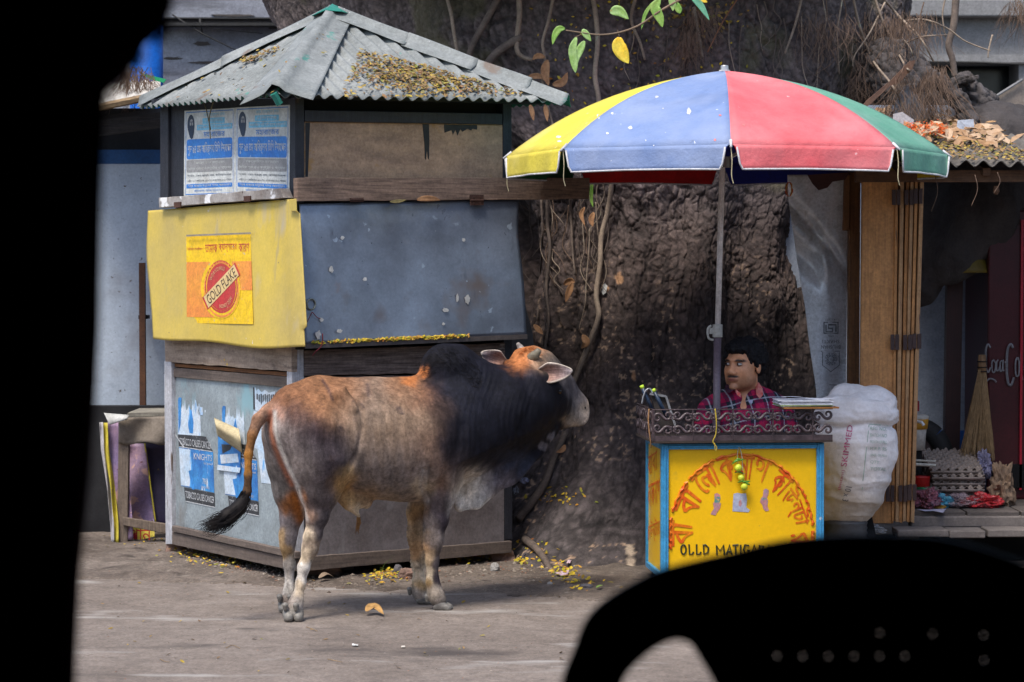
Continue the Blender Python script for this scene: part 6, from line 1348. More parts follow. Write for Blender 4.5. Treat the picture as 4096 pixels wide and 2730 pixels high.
for x, y, r in ((2953, 1873, .0175), (2964, 1912, .0145), (2977, 1948, .016)):
    m = MB(); c = CF.pt(x, y, .018); m.lathe(c, [(r * math.sin(math.pi * max(.02, min(.98, i / 12))), -r * 1.05 * math.cos(math.pi * i / 12)) for i in range(13)], 18); m.build('lemon', m_lem, gl, smooth=True)
for (a, b, c) in (((2925, 1860), (2945, 1845), (2975, 1838)), ((2930, 1852), (2950, 1838), (2968, 1842)), ((2938, 1893), (2955, 1888), (2972, 1894)), ((2950, 1932), (2968, 1925), (2985, 1932)), ((2958, 1922), (2975, 1928), (3000, 1926)), ((2975, 1925), (2990, 1935), (2998, 1940))):
    m = MB(); m.tube(spline([CF.pt(*a, .018), CF.pt(*b, .024), CF.pt(*c, .018)], 4), [.001, .002, .003, .0042, .005, .005, .0045, .004, .003], 6); m.build('chilli', m_chi, gl, smooth=True)
m = MB(); m.tube(spline([CF.pt(2940, 1888, .02), CF.pt(2958, 1884, .024), CF.pt(2972, 1890, .02)], 4), .0035, 6); m.build('chilli', mat('red_chilli', (.6, .05, .01), rough=.3, bump=0), gl, smooth=True)
strand('thread', [CF.pt(2958, 1786, .004), CF.pt(2968, 1830, .01), CF.pt(2972, 1890, .012), CF.pt(2978, 1896, .012)], .0018, mat('white_thread', (.6, .6, .5), bump=0), gl); strand('thread', [CF.pt(2955, 1786, .004), CF.pt(2950, 1820, .01), CF.pt(2953, 1870, .012)], .0015, mat('white_thread'), gl)

# ================================================================== UMBRELLA
um = thing('beach_umbrella', 'large patio umbrella with yellow, blue, red and green panels over the yellow cart', 'umbrella', P(2868, 2300, 10.8))
YU = 10.9; apx = P(2898, 283, YU); zrim = 1.967; UR = 1.022; ucx, ucy = P(2903, 600, YU).x, YU
def umat(nm, c, c2): return mat(nm, c, c2, fine=.1, sc=2.5, rough=.75, bump=.6, bsc=7, bdist=.02, detail=8, spots=[(tuple(x * .72 + .02 for x in c), 3.2, .56, .2), (tuple(min(1, x * .7 + .14) for x in c), 1.7, .52, .25), (tuple(min(1, x * .6 + .32) for x in c), 24, .70, .03)])
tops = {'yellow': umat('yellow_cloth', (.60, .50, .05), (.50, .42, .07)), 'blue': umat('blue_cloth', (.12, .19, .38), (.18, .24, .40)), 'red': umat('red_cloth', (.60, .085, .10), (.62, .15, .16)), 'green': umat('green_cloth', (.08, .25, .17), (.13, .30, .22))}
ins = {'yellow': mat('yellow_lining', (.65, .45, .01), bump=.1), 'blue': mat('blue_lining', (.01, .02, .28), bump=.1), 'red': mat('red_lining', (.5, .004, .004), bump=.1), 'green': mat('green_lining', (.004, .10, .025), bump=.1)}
m_pip = mat('white_piping', (.62, .62, .64), bump=0); m_metal = mat('umbrella_steel', (.5, .5, .5), rough=.35, metal=.7, bump=0)
prof = lambda r: .35 * r + .65 * r ** 2.6
def upt(a, r, sag=0.0):   # a: angle in ribs (0 = front rib)
    k = math.floor(a + 1e-9); f = a - k; a0 = R(-4 + 45 * k); a1 = R(-4 + 45 * (k + 1))
    p0 = Vector((math.sin(a0), -math.cos(a0), 0)); p1 = Vector((math.sin(a1), -math.cos(a1), 0)); p = p0.lerp(p1, f)
    z = apx.z + (zrim - apx.z) * prof(r) - .028 * math.sin(math.pi * f) * math.sin(math.pi * min(1, r)) ; c = Vector((apx.x + (ucx - apx.x) * r, apx.y, 0))
    return Vector((c.x + p.x * UR * r, c.y + p.y * UR * r, z))
colr = ['red', 'green', 'yellow', 'blue', 'red', 'green', 'yellow', 'blue']
val = .106
for k in range(8):
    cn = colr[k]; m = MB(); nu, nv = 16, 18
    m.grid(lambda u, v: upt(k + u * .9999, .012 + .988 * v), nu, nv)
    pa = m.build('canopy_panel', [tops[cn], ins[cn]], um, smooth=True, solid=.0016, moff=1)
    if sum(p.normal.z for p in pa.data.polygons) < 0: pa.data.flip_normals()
    a0, a1 = upt(k, 1), upt(k + .9999, 1); dd = (a1 - a0).normalized(); nn = Vector((dd.y, -dd.x, 0)); nn = nn if nn.dot(Vector((a0.x - ucx, a0.y - ucy, 0))) > 0 else -nn
    def vl(u, v):
        e = min(u, 1 - u); dep = val * (1 - .9 * max(0, 1 - e / .055) ** 2.2) - .006 * math.sin(math.pi * u); p = a0.lerp(a1, u) + Vector((0, 0, -dep * v)) + nn * (.012 * v + .006 * math.sin(u * 17 + k * 2) * v)
        p += dd * (.022 * (1 if u < .5 else -1) * max(0, 1 - e / .08) * v ** .7); return p
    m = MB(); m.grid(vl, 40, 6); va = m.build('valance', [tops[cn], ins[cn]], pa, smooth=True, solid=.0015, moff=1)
    if va.data.polygons[60].normal.dot(nn) < 0: va.data.flip_normals()
    m = MB(); m.tube([vl(i / 40, 1) for i in range(41)], .0045, 5); m.build('piping', m_pip, pa, smooth=True)
    # ribs and tips
    q = [upt(k, r) - Vector((0, 0, .012)) for r in (.03, .2, .4, .6, .8, 1.0)]; m = MB(); m.tube(q, .005, 6); ri = m.build('rib', m_metal, um, smooth=True)
    e = upt(k, 1); d = (e - upt(k, .93)).normalized(); m = MB(); m.tube([e - d * .03, e + d * .02], [.007, .005], 8); m.build('rib_tip', m_pip, ri, smooth=True)
    m = MB(); m.tube([Vector((apx.x + .0, apx.y, apx.z - .42)), upt(k, .55) - Vector((0, 0, .015))], .004, 6); m.build('strut', m_metal, ri)
    if k in (0, 7, 1, 6): m = MB(); s0 = e + Vector((0, 0, -.01)); m.tube(spline([s0, s0 + Vector((.004, -.01, -.06)), s0 + Vector((.002, -.012, -.12)), s0 + Vector((.01, -.01, -.155))], 4), .0022, 5); m.build('tie_string', mat('cream_string', (.55, .48, .3), bump=0), ri)
m_p1 = mat('worn_white_pole', (.80, .76, .74), (.62, .55, .52), sc=6, rough=.5, bump=.1, st=VG, spots=[((.12, .1, .09), 9, .64, .04, VG)]); m_p2 = mat('purple_grey_pole', (.20, .15, .18), (.13, .095, .115), sc=6, rough=.4, bump=.1)
pj = P(2870, 1350, YU); m = MB(); m.tube([apx + Vector((0, 0, -.01)), P(2888, 700, YU), pj], .0135, 16); m.build('upper_pole', m_p1, um, smooth=True)
m = MB(); m.tube([pj, P(2866, 1700, YU - .0), Vector((P(2860, 1700, YU).x, YU, .01))], .0175, 16); m.build('lower_pole', m_p2, um, smooth=True)
m = MB(); m.tube([pj + Vector((0, 0, .06)), pj + Vector((0, 0, .0))], .0235, 16); m.box(tuple(pj + Vector((-.028, -.005, .03))), (.022, .014, .03)); cl_ = m.build('clamp', mat('grubby_white_collar', (.5, .48, .43), rough=.5), um, bevel=.002)
m = MB(); m.tube(spline([pj + Vector((-.030, -.01, .055)), pj + Vector((-.046, -.014, .04)), pj + Vector((-.044, -.014, .0)), pj + Vector((-.028, -.012, -.012)), pj + Vector((-.02, -.01, -.01))], 4), .0055, 8); m.build('hook', mat('grubby_white_collar'), cl_, smooth=True)
m = MB(); m.tube([apx + Vector((0, 0, -.006)), apx + Vector((0, 0, .024))], [.02, .0175], 16); m.build('finial', m_metal, um, bevel=.003)
m = MB(); m.tube([apx + Vector((0, 0, -.004)), apx + Vector((0, 0, .002))], .026, 16); m.build('top_disc', m_pip, um)
m = MB(); m.tube([Vector((apx.x, apx.y, apx.z - .40)), Vector((apx.x, apx.y, apx.z - .45))], .03, 12); m.build('runner_hub', m_metal, um)
m = MB(); b_ = Vector((P(2860, 1700, YU).x, YU, 0)); m.lathe(b_, [(.16, .0), (.16, .04), (.05, .06), (.03, .10)], 24); m.build('base', m_p2, um)
# white bird droppings on the cloth
ubv = BVHTree.FromPolygons([tuple(upt(k + u / 12 * .9999, .02 + .98 * v / 12)) for k in range(8) for u in range(13) for v in range(13)], [(k * 169 + u * 13 + v, k * 169 + (u + 1) * 13 + v, k * 169 + (u + 1) * 13 + v + 1, k * 169 + u * 13 + v + 1) for k in range(8) for u in range(12) for v in range(12)])
rg = random.Random(12); mw = mat('bird_dropping', (.65, .66, .7), bump=0); 
for i, (x, y, rx, ry) in enumerate([(2627, 388, 9, 5), (2449, 454, 6, 5), (2755, 446, 10, 16), (2430, 534, 7, 5), (2771, 578, 14, 16), (2758, 614, 4, 11), (2583, 562, 3, 3), (2395, 465, 9, 12), (2235, 548, 12, 5), (2238, 566, 10, 4), (2522, 512, 10, 8), (2615, 583, 3, 3), (2652, 434, 3, 3), (2880, 462, 6, 4), (2860, 560, 6, 5), (2975, 500, 8, 6)]):
    n = 12; pts = [hit(ubv, x + rx * math.cos(2 * math.pi * j / n) * rg.uniform(.6, 1.1), y + ry * math.sin(2 * math.pi * j / n) * rg.uniform(.6, 1.1), .003 if y < 590 else .018, 10.0) for j in range(n)]
    m = MB(); m.add(pts, [tuple(range(n))[::-1]]); m.build('dropping', mw if x < 2850 else mat('pale_pink_stain', (.62, .2, .2), bump=0), um, solid=.0006)

# ================================================================== MAN behind the cart
man = thing('person', 'young man in red plaid shirt seated behind the yellow cart, looking left', 'person', (P(2980, 2000, 11.0).x, 11.0, 0))
HC = P(2972, 1466, 10.98); yaw = R(-38); Mh = Matrix.Rotation(yaw, 3, 'Z') @ Matrix.Rotation(R(2), 3, 'X')
# local head frame: -y is the face direction, x to the viewer's right, z up
def H(x, y, z): return tuple(HC + Mh @ Vector((x, y, z)))
Mn = np.array(Mh)
hc = Clay(.018)
hc.ell(H(0, .018, .032), (.078, .094, .083), Mn, .02); hc.ell(H(0, -.035, -.020), (.061, .056, .078), Mn, .03); hc.ell(H(0, -.045, -.068), (.046, .044, .040), Mn, .03)
for s in (-1, 1):
    hc.ell(H(s * .038, -.060, -.020), (.022, .022, .026), Mn, .02); hc.ell(H(s * .040, -.022, -.060), (.026, .040, .034), Mn, .03)
    hc.ell(H(s * .031, -.094, .018), (.017, .012, .010), Mn, .010, True); hc.ell(H(s * .078, .012, -.004), (.008, .018, .030), Mn, .006); hc.ell(H(s * .083, .006, -.002), (.004, .008, .016), Mn, .004, True)
    hc.ell(H(s * .014, -.099, -.025), (.010, .011, .009), Mn, .006)
hc.ell(H(0, -.078, .034), (.048, .016, .012), Mn, .012); hc.cap(H(0, -.086, .012), H(0, -.105, -.019), .008, .0135, .012); hc.ell(H(0, -.092, -.052), (.026, .012, .013), Mn, .01)
hc.ell(H(0, -.097, -.0495), (.021, .009, .0045), Mn, .004); hc.ell(H(0, -.094, -.0605), (.018, .009, .006), Mn, .004); hc.ell(H(0, -.084, -.092), (.022, .018, .016), Mn, .014)
NB = P(2985, 1640, 11.03); hc.cap(H(0, .02, -.05), tuple(NB), .056, .062, .02)
# torso and arms form one body with the head
SL, SR = P(2856, 1640, 11.02), P(3106, 1636, 11.04); BT = P(2985, 1900, 11.06)
hc.cap(tuple(P(2930, 1665, 11.03)), tuple(P(3040, 1665, 11.03)), .10, .10, .05); hc.cap(tuple(P(2985, 1700, 11.04)), tuple(BT), .145, .135, .05)
arms = [[P(2850, 1650, 11.02), P(2815, 1790, 10.98), P(2870, 1790, 10.84)], [P(3112, 1650, 11.04), P(3160, 1790, 11.0), P(3110, 1795, 10.86)]]
for A_ in arms: hc.chain([tuple(p) for p in A_], [.058, .042, .027], .03)
def hand(cl, wr, dr, n_up, s, sz=1.0):
    dr = Vector(dr).normalized(); n_up = Vector(n_up).normalized(); sd_ = dr.cross(n_up).normalized() * s; wr = Vector(wr)
    for j in range(4): cl.cap(tuple(wr), tuple(wr + dr * .075 * sz + sd_ * (j - 1.5) * .02 * sz), .017 * sz, .011 * sz, .008)
    for j, L3 in enumerate((.064, .075, .07, .055)):
        b = wr + dr * .08 * sz + sd_ * (j - 1.5) * .021 * sz; k1 = b + (dr * .95 - n_up * .25) * L3 * .45 * sz; k2 = k1 + (dr * .7 - n_up * .7) * L3 * .32 * sz; k3 = k2 + (dr * .4 - n_up * .9) * L3 * .26 * sz
        cl.chain([tuple(b), tuple(k1), tuple(k2), tuple(k3)], [.0098 * sz, .0088 * sz, .008 * sz, .007 * sz], .002)
    b = wr + dr * .02 * sz - sd_ * .024 * sz; k1 = b + (dr * .6 - sd_ * .8) * .035 * sz; k2 = k1 + (dr * .9 - sd_ * .3 - n_up * .3) * .028 * sz
    cl.chain([tuple(b), tuple(k1), tuple(k2)], [.014 * sz, .011 * sz, .009 * sz], .006)
hand(hc, arms[0][2], (.6, -.35, .02), (0, 0, 1), -1); hand(hc, arms[1][2], (-.6, -.3, .02), (0, 0, 1), 1)
V, Q2 = hc.mesh(.0034, 1)
L_ = (V - np.array(HC)) @ Mn        # local head coordinates
x, y, z = L_[:, 0], L_[:, 1], L_[:, 2]; n_ = fbm(V * 60, 3, 5); skin = np.array([.74, .345, .18]); col_ = np.tile(skin, (len(V), 1)) * (1 + .35 * fbm(V * 25, 3, 2)[:, None])
def blend(mask, c): 
    global col_
    mk = np.clip(mask, 0, 1)[:, None]; col_ = col_ * (1 - mk) + np.array(c) * mk
face = np.clip((-y - .01) / .03, 0, 1)
beard = np.clip((-z - .035) / .03, 0, 1) * np.clip((z + .13) / .03, 0, 1) * np.clip((np.abs(x) + (-z) - .03) / .05, .25, 1) * (L_[:, 1] < .02); blend(beard * .42 + n_ * .2 * beard, (.10, .05, .035))
blend(face * np.exp(-((x) / .022) ** 2 - ((z + .055) / .0075) ** 2) * 1.2 * (y < -.085), (.30, .085, .07))
blend(face * np.exp(-(x / .03) ** 6 - ((z + .0415 + .12 * np.abs(x) * np.abs(x) * 8) / .0048) ** 2) * 1.6 * (y < -.075), (.012, .008, .008))
for s in (-1, 1):
    blend(face * np.exp(-((x - s * .034) / .020) ** 4 - ((z - .0345 + .22 * np.abs(np.abs(x) - .03)) / .0056) ** 2) * 1.5, (.012, .008, .007)); blend(face * np.exp(-((x - s * .032) / .024) ** 2 - ((z - .014) / .013) ** 2) * .35, (.14, .06, .035))
blend(np.exp(-(x / .016) ** 2 - ((z + .02) / .02) ** 2) * (y < -.1) * .35, (.55, .27, .15))
m_skin = mat('brown_skin', fine=.12, c1=(1, 1, 1), c2=(.86, .82, .8), sc=60, rough=.5, bump=.25, bsc=300, bdist=.0006, attr=True, spec=.5)
body = np_mesh('body', V, Q2, m_skin, man, col_)
m_eye = mat('eye_white', (.70, .67, .64), rough=.2, bump=0); m_iris = mat('dark_iris', (.012, .006, .004), rough=.1, bump=0)
for s in (-1, 1):
    c = Vector(H(s * .031, -.0770, .0165)); m = MB(); m.lathe(c, [(.0118 * math.sin(math.pi * max(.02, min(.98, i / 10))), -.0118 * math.cos(math.pi * i / 10)) for i in range(11)], 14); e = m.build('eye', m_eye, man, smooth=True)
    g = Mh @ Vector((-.55, -1, 0)).normalized(); m = MB(); c2 = c + g * .0095; m.tube([c2, c2 + g * .003], [.0066, .0045], 14); m.build('iris', m_iris, e)
    for dz, tl_ in ((.0070, 1), (-.0076, -1)):
        m = MB(); q = [Vector(H(s * .031 + dx, -.0870 + abs(dx + s * 0) * .28, .0165 + dz * (1 - (dx / .021) ** 2) + (.0006 if tl_ > 0 else 0))) for dx in (-.017, -.011, -.005, .0, .005, .011, .017)]; m.tube(q, [.0010, .0022, .0029, .0032, .0029, .0022, .0010], 6); m.build('eyelid', mat('eyelid_skin', (.20, .08, .04), rough=.5, bump=0), e, smooth=True)
# hair
hh_ = Clay(.02); hh_.ell(H(0, .032, .056), (.092, .096, .084), Mn); hh_.ell(H(0, -.028, .090), (.072, .056, .036), Mn); hh_.ell(H(.0, .05, .02), (.086, .075, .085), Mn)
for s in (-1, 1): hh_.ell(H(s * .066, -.012, .045), (.020, .040, .034), Mn, .012); hh_.ell(H(s * .074, .004, .02), (.011, .014, .026), Mn, .006)
hh_.ell(H(0, -.066, .084), (.05, .022, .018), Mn, .01)
V, Q2 = hh_.mesh(.0036, 1); N_ = vnormals(V, Q2); f1, f2 = worley(V * np.array([95, 95, 60]), 4); V = V + N_ * ((.5 - f1) * .011 + fbm(V * 34, 3, 9) * .026)[:, None]
np_mesh('hair', V, Q2, mat('black_hair', (.010, .009, .012), (.004, .004, .005), sc=90, rough=.75, bump=.6, bsc=260, bdist=.003, spec=.25), man)
# shirt
sh_ = Clay(.035); sh_.cap(tuple(P(2925, 1650, 11.03)), tuple(P(3045, 1650, 11.04)), .112, .112, .05); sh_.cap(tuple(P(2985, 1700, 11.04)), tuple(P(2985, 1910, 11.06)), .17, .165, .05)
for A_ in arms: sh_.chain([tuple(A_[0]), tuple(A_[1]), tuple(A_[1].lerp(A_[2], .75))], [.078, .066, .050], .05)
sh_.cap(tuple(P(2985, 1600, 11.02)), tuple(P(2985, 1655, 11.03)), .080, .10, .03)
sh_.cap(tuple(P(2970, 1545, 10.93)), tuple(P(2972, 1618, 10.90)), .050, .030, .012, True); sh_.cap(tuple(P(2982, 1540, 11.02)), tuple(P(2984, 1600, 11.03)), .066, .060, .01, True)
V, Q2 = sh_.mesh(.0065, 2); N_ = vnormals(V, Q2)
V = V + N_ * (fbm(V * np.array([7, 7, 4]), 3, 44) * .03 + (.5 - np.abs(fbm(V * np.array([9, 9, 6]), 3, 45)) * 4) * .006)[:, None]
def plaid_col(V):
    a = V[:, 0] * 1.0 + .35 * V[:, 1] + .05 * V[:, 2] + .01 * fbm(V * 9, 2, 3); b = V[:, 2] + .03 * np.sin(V[:, 0] * 9); per = .085
    red = np.array([.52, .01, .08]); c = np.tile(red, (len(V), 1))
    fa = (a / per) % 1; fb = (b / per) % 1; A1 = (np.abs(fa - .5) < .23); B1 = (np.abs(fb - .5) < .23)
    mag = np.array([.20, .008, .06]); nav = np.array([.014, .02, .035])
    c[A1 | B1] = mag; c[A1 & B1] = nav
    for f_ in (fa, fb): w_ = np.abs(f_ - .5) < .034; c[w_] = c[w_] * .3 + np.array([.50, .52, .60]) * .7
    for f_ in (fa, fb): w_ = np.abs(f_ - .97) < .018; c[w_] = c[w_] * .5 + np.array([.05, .05, .12]) * .5
    return c
m_sh = mat('plaid_flannel', (1, 1, 1), (.85, .85, .85), sc=60, rough=.9, bump=.3, bsc=250, bdist=.001, attr=True)
# finer mesh for crisp checks
me_t = bpy.data.meshes.new('t'); me_t.from_pydata(V.tolist(), [], Q2.tolist()); ot = bpy.data.objects.new('t', me_t); COL.objects.link(ot); ss = ot.modifiers.new('s', 'SUBSURF'); ss.levels = 1
bpy.context.view_layer.update(); me2 = bpy.data.meshes.new_from_object(ot.evaluated_get(bpy.context.evaluated_depsgraph_get())); V = np.array([v.co for v in me2.vertices]); Q2 = np.array([tuple(p.vertices) for p in me2.polygons]); bpy.data.objects.remove(ot)
shirt = np_mesh('shirt', V, Q2, m_sh, man, plaid_col(V))
# collar leaves
def colr_leaf(pts, nm, mt, th_=.003):
    m = MB(); m.add(pts, [tuple(range(len(pts)))]); o = m.build(nm, mt, shirt, solid=th_); return o
m_cin = mat('coral_collar_lining', (.72, .12, .10), (.7, .3, .26), sc=30, rough=.8, bump=.1)
PF_ = lambda x, y, d: P(x, y, d)
colr_leaf([PF_(2936, 1556, 10.93), PF_(2950, 1582, 10.88), PF_(2962, 1590, 10.865), PF_(2962, 1574, 10.88), PF_(2945, 1560, 10.90)], 'collar_lining', m_cin)
colr_leaf([PF_(3022, 1548, 10.97), PF_(3034, 1530, 10.99), PF_(3050, 1555, 10.96), PF_(3052, 1580, 10.92), PF_(3040, 1596, 10.885), PF_(3026, 1580, 10.90)], 'collar_lining', m_cin)
m_cn = mat('dark_plaid_collar', (.10, .008, .03), (.015, .015, .03), sc=20, rough=.9, bump=.2)
colr_leaf([PF_(2900, 1545, 10.95), PF_(2915, 1535, 10.95), PF_(2940, 1560, 10.90), PF_(2915, 1572, 10.89), PF_(2903, 1568, 10.91)], 'collar', m_cn)
m = MB(); m.add([P(2992, 1601, 10.885), P(3012, 1601, 10.885), P(3010, 1612, 10.88), P(3003, 1618, 10.878), P(2996, 1610, 10.88)], [(0, 1, 2, 3, 4)]); m.build('vest', mat('lilac_vest', (.5, .5, .7), bump=0), shirt, solid=.003)
# trousers, feet and stool, behind the cart
tr_ = Clay(.03); hp = Vector(BT)
for s in (-1, 1): tr_.chain([tuple(hp + Vector((s * .08, 0, .0))), tuple(hp + Vector((s * .14, -.12, .02))), tuple(Vector((hp.x + s * .15, hp.y - .11, .10)))], [.10, .075, .055])
V, Q2 = tr_.mesh(.01, 1); np_mesh('trousers', V, Q2, mat('dark_trousers', (.03, .03, .04)), man)
for s in (-1, 1):
    ft = Clay(.01); ft.cap((hp.x + s * .15, hp.y - .11, .06), (hp.x + s * .15, hp.y - .19, .03), .035, .028); V, Q2 = ft.mesh(.006, 1); np_mesh('shoe', V, Q2, m_blk, man)
st_ = thing('stool', 'low wooden stool the man sits on behind the yellow cart', 'stool', (hp.x, hp.y + .05, 0))
zs_ = hp.z - .14; m = MB(); m.box((hp.x, hp.y + .03, zs_), (.3, .26, .03)); m.build('seat', m_wood, st_, bevel=.004)
for a, b in ((-1, -1), (1, -1), (-1, 1), (1, 1)): m = MB(); m.tube([(hp.x + a * .12, hp.y + .03 + b * .1, zs_ - .015), (hp.x + a * .14, hp.y + .03 + b * .11, 0.0)], .014, 6); m.build('leg', m_wood, st_)

# ================================================================== SACK beside the cart
YS = 10.9
sk = Clay(.03); sk.ell(pm(3425, 1668, YS), (.168, .14, .07)); sk.cap(pm(3330, 1625, YS - .06), pm(3535, 1640, YS - .05), .042, .046); sk.chain([pm(3428, 1700, YS), pm(3424, 1800, YS), pm(3416, 1890, YS), pm(3402, 1965, YS), pm(3385, 2015, YS)], [.172, .174, .162, .142, .105]); sk.cap(pm(3320, 2030, YS), pm(3425, 2025, YS), .062, .06)
sk.cap(pm(3320, 1700, YS), pm(3320, 1990, YS), .05, .05); sk.ell(pm(3390, 1590, YS), (.085, .07, .055)); sk.ell(pm(3500, 1600, YS), (.065, .06, .055)); sk.cap(pm(3340, 1650, YS), pm(3530, 1640, YS), .052, .055)
V, Q2 = sk.mesh(.007, 2); N_ = vnormals(V, Q2); zt2 = P(3400, 1705, YS).z
top_ = np.clip((V[:, 2] - zt2) / .03, 0, 1)
wq = lambda p, a: p + a * np.stack([fbm(p * 6, 3, 71), fbm(p * 6, 3, 72), fbm(p * 6, 3, 73)], 1) * 2
rid = lambda p, s: (.25 - np.abs(fbm(p, 4, s))) * 4
d_ = top_ * (rid(wq(V, .08) * np.array([4, 4, 15]), 3) * .016 + rid(wq(V, .05) * np.array([11, 11, 20]), 5) * .008 + fbm(V * 8, 3, 4) * .03) + (1 - top_) * (rid(wq(V, .05) * np.array([3, 3, 12]) , 8) * .009 + rid(wq(V, .04) * np.array([14, 14, 7]) , 9) * .004 + fbm(V * np.array([5, 5, 5]), 3, 6) * .03)
d_ -= .018 * np.exp(-((V[:, 2] - zt2 - .01 - .012 * np.sin(V[:, 0] * 20)) / .012) ** 2)
V = V + N_ * d_[:, None]
c_ = np.ones((len(V), 3)); zb_ = P(3400, 2020, YS).z; drt = np.clip((zb_ + .14 - V[:, 2]) / .2 + fbm(V * 9, 4, 3) * 1.2, 0, .8)[:, None]; c_ = c_ * (1 - drt) + np.array([.62, .54, .42]) * drt
sack = np_mesh('white_sack', V, Q2, mat('woven_white_plastic', (.80, .77, .77), (.66, .62, .61), fine=.12, sc=8, rough=.6, bump=.6, bsc=22, bdist=.008, attr=True), None, c_)
tag(sack, 'bulging dirty white woven plastic sack with a folded-over top, standing right of the yellow cart', 'sack')
bs = BVHTree.FromPolygons([tuple(v) for v in V], [tuple(f) for f in Q2])
def son(s, TL, TR, BR, BL, nm, mt):
    m = MB(); f = bil([TL, TR, BR, BL]); put_text(m, s, lambda u, v: hit(bs, *f(u, 1 - v), .0035, YS)); m.build(nm, mt, sack)
m_mg = mat('magenta_ink', (.62, .03, .22), (.55, .2, .3), sc=25, rough=.7, bump=0); m_gi = mat('faded_green_ink', (.32, .48, .38), (.42, .5, .45), sc=30, rough=.7, bump=0)
son('SKIMMED', (3362, 1866), (3390, 1700), (3412, 1703), (3386, 1868), 'magenta_lettering', m_mg); son('(Instant)', (3350, 1960), (3366, 1880), (3382, 1882), (3364, 1962), 'magenta_lettering', m_mg)
for i, s_ in enumerate(('REG NO.', 'BATCH NO', 'MONTH OF PKG', 'M.R.P. RS', '(INCL OF ALL)', 'QTY', 'TOTAL')):
    y = 1707 + i * 27; son(s_, (3482, y), (3548 - (i == 5) * 30, y + 3), (3546 - (i == 5) * 30, y + 17), (3480, y + 13), 'green_lettering', m_gi)
m = MB(); m.tube([hit(bs, x, y, .003, YS) for x, y in ((3476, 1700), (3470, 1760), (3462, 1830), (3454, 1900), (3448, 1960))], .0022, 4); m.tube([hit(bs, x, y, .003, YS) for x, y in ((3478, 1698), (3510, 1700), (3552, 1704))], .0022, 4); m.build('green_rule', m_gi, sack)
son('10 x 3', (3408, 1950), (3392, 2008), (3368, 2004), (3384, 1946), 'ink_lettering', mat('grey_marker', (.15, .15, .17), rough=.7, bump=0))
tub = thing('ribbed_tub', 'dark grey ribbed tub standing under the white sack beside the cart', 'tub', (P(3370, 2150, YS).x, YS, 0)); c = Vector((P(3375, 2150, YS).x, YS, 0)); zt3 = P(3375, 2072, YS).z
m = MB(); m.lathe(c, [(.10, 0)] + [(.105 + (.006 if i % 2 else 0), .01 + i * (zt3 - .02) / 22) for i in range(23)] + [(.09, zt3)], 28); m.build('wall', mat('dark_grey_plastic', (.06, .06, .065), rough=.5), tub, smooth=True)
m = MB(); m.box((c.x + .14, YS + .05, .14), (.05, .05, .28), 0, 0, 0, R(-12)); tag(m.build('dark_stick', m_blk, None), 'dark wooden stump leaning behind the sack', 'stump')
for k, (x, y, r_) in enumerate(((3450, 2118, .028), (3500, 2120, .04))):
    crumple('clear_cup', x, y, 11.0, r_, film('clear_film', (.4, .4, .4), .2, .6), ('small' if k == 0 else 'larger') + ' crumpled clear plastic litter on the ground right of the sack', 'litter', 20 + k, (1.3, 1, .6))
# ================================================================== BULL
AXY = lambda px: 9.66 + (px - 1165) * .0005
def B(px, py, dY=0.0): return tuple(P(px, py, AXY(px) + dY))
def br_(px, rpx, dY=0.0): return M2(AXY(px) + dY, rpx)
bl = Clay(.045)
def bc(pts, k=None):   # pts: (px, py, radius px, dY)
    for i in range(len(pts) - 1):
        a, b = pts[i], pts[i + 1]; bl.cap(B(a[0], a[1], a[3]), B(b[0], b[1], b[3]), br_(a[0], a[2]), br_(b[0], b[2]), k)
bc([(1228, 1705, 172, 0), (1395, 1735, 198, 0), (1510, 1760, 225, 0), (1650, 1765, 230, 0), (1775, 1738, 215, 0)], .06)
bc([(1160, 1610, 48, 0), (1270, 1570, 50, 0), (1500, 1588, 54, 0), (1660, 1580, 64, 0)], .06)             # spine
bl.cap(B(1345, 1600, -.12), B(1400, 1640, -.17), br_(1345, 50), br_(1400, 22), .03)                           # hook bone
bc([(1880, 1700, 195, 0), (1990, 1650, 168, 0), (2085, 1600, 142, .02), (2120, 1560, 120, .03)], .07)          # neck
bc([(1765, 1452, 64, 0), (1812, 1474, 88, 0), (1880, 1552, 112, 0), (1945, 1605, 118, 0)], .06); bc([(1770, 1500, 84, 0), (1800, 1600, 150, 0)], .06); bc([(1760, 1444, 58, 0), (1724, 1446, 30, 0)], .02)   # hump
bl.ell(B(1800, 1780, -.11), (br_(1800, 130), .10, br_(1800, 170)), None, .06)                                  # shoulder blade
# head
bc([(2120, 1488, 88, .05), (2165, 1560, 108, .05), (2180, 1600, 104, .05)], .04); bc([(2170, 1580, 92, .06), (2240, 1628, 68, .10), (2298, 1655, 47, .13)], .03); bc([(2310, 1640, 36, .13), (2316, 1662, 32, .13)], .02)
bc([(2090, 1432, 40, .05), (2135, 1424, 40, .05)], .03); bc([(2180, 1470, 46, .07), (2250, 1560, 42, .10), (2305, 1620, 40, .13)], .02); bc([(2180, 1690, 52, .05), (2255, 1680, 26, .11)], .03)
bc([(2172, 1452, 52, .06), (2240, 1545, 54, .09), (2304, 1622, 46, .13)], .03); bc([(2270, 1650, 52, .10), (2308, 1656, 46, .13)], .02)
# dewlap: a thin hanging fold
bc([(2190, 1720, 34, .03), (2120, 1790, 40, 0), (2060, 1850, 46, 0), (2020, 1905, 40, 0), (1950, 1945, 38, 0), (1895, 1995, 34, -.02), (1848, 2022, 30, -.02)], .04)
bc([(2090, 1740, 90, 0), (2000, 1830, 95, 0), (1900, 1900, 80, -.01), (1850, 1960, 50, -.02)], .05); bc([(2150, 1710, 60, .02), (2060, 1790, 70, 0)], .04)
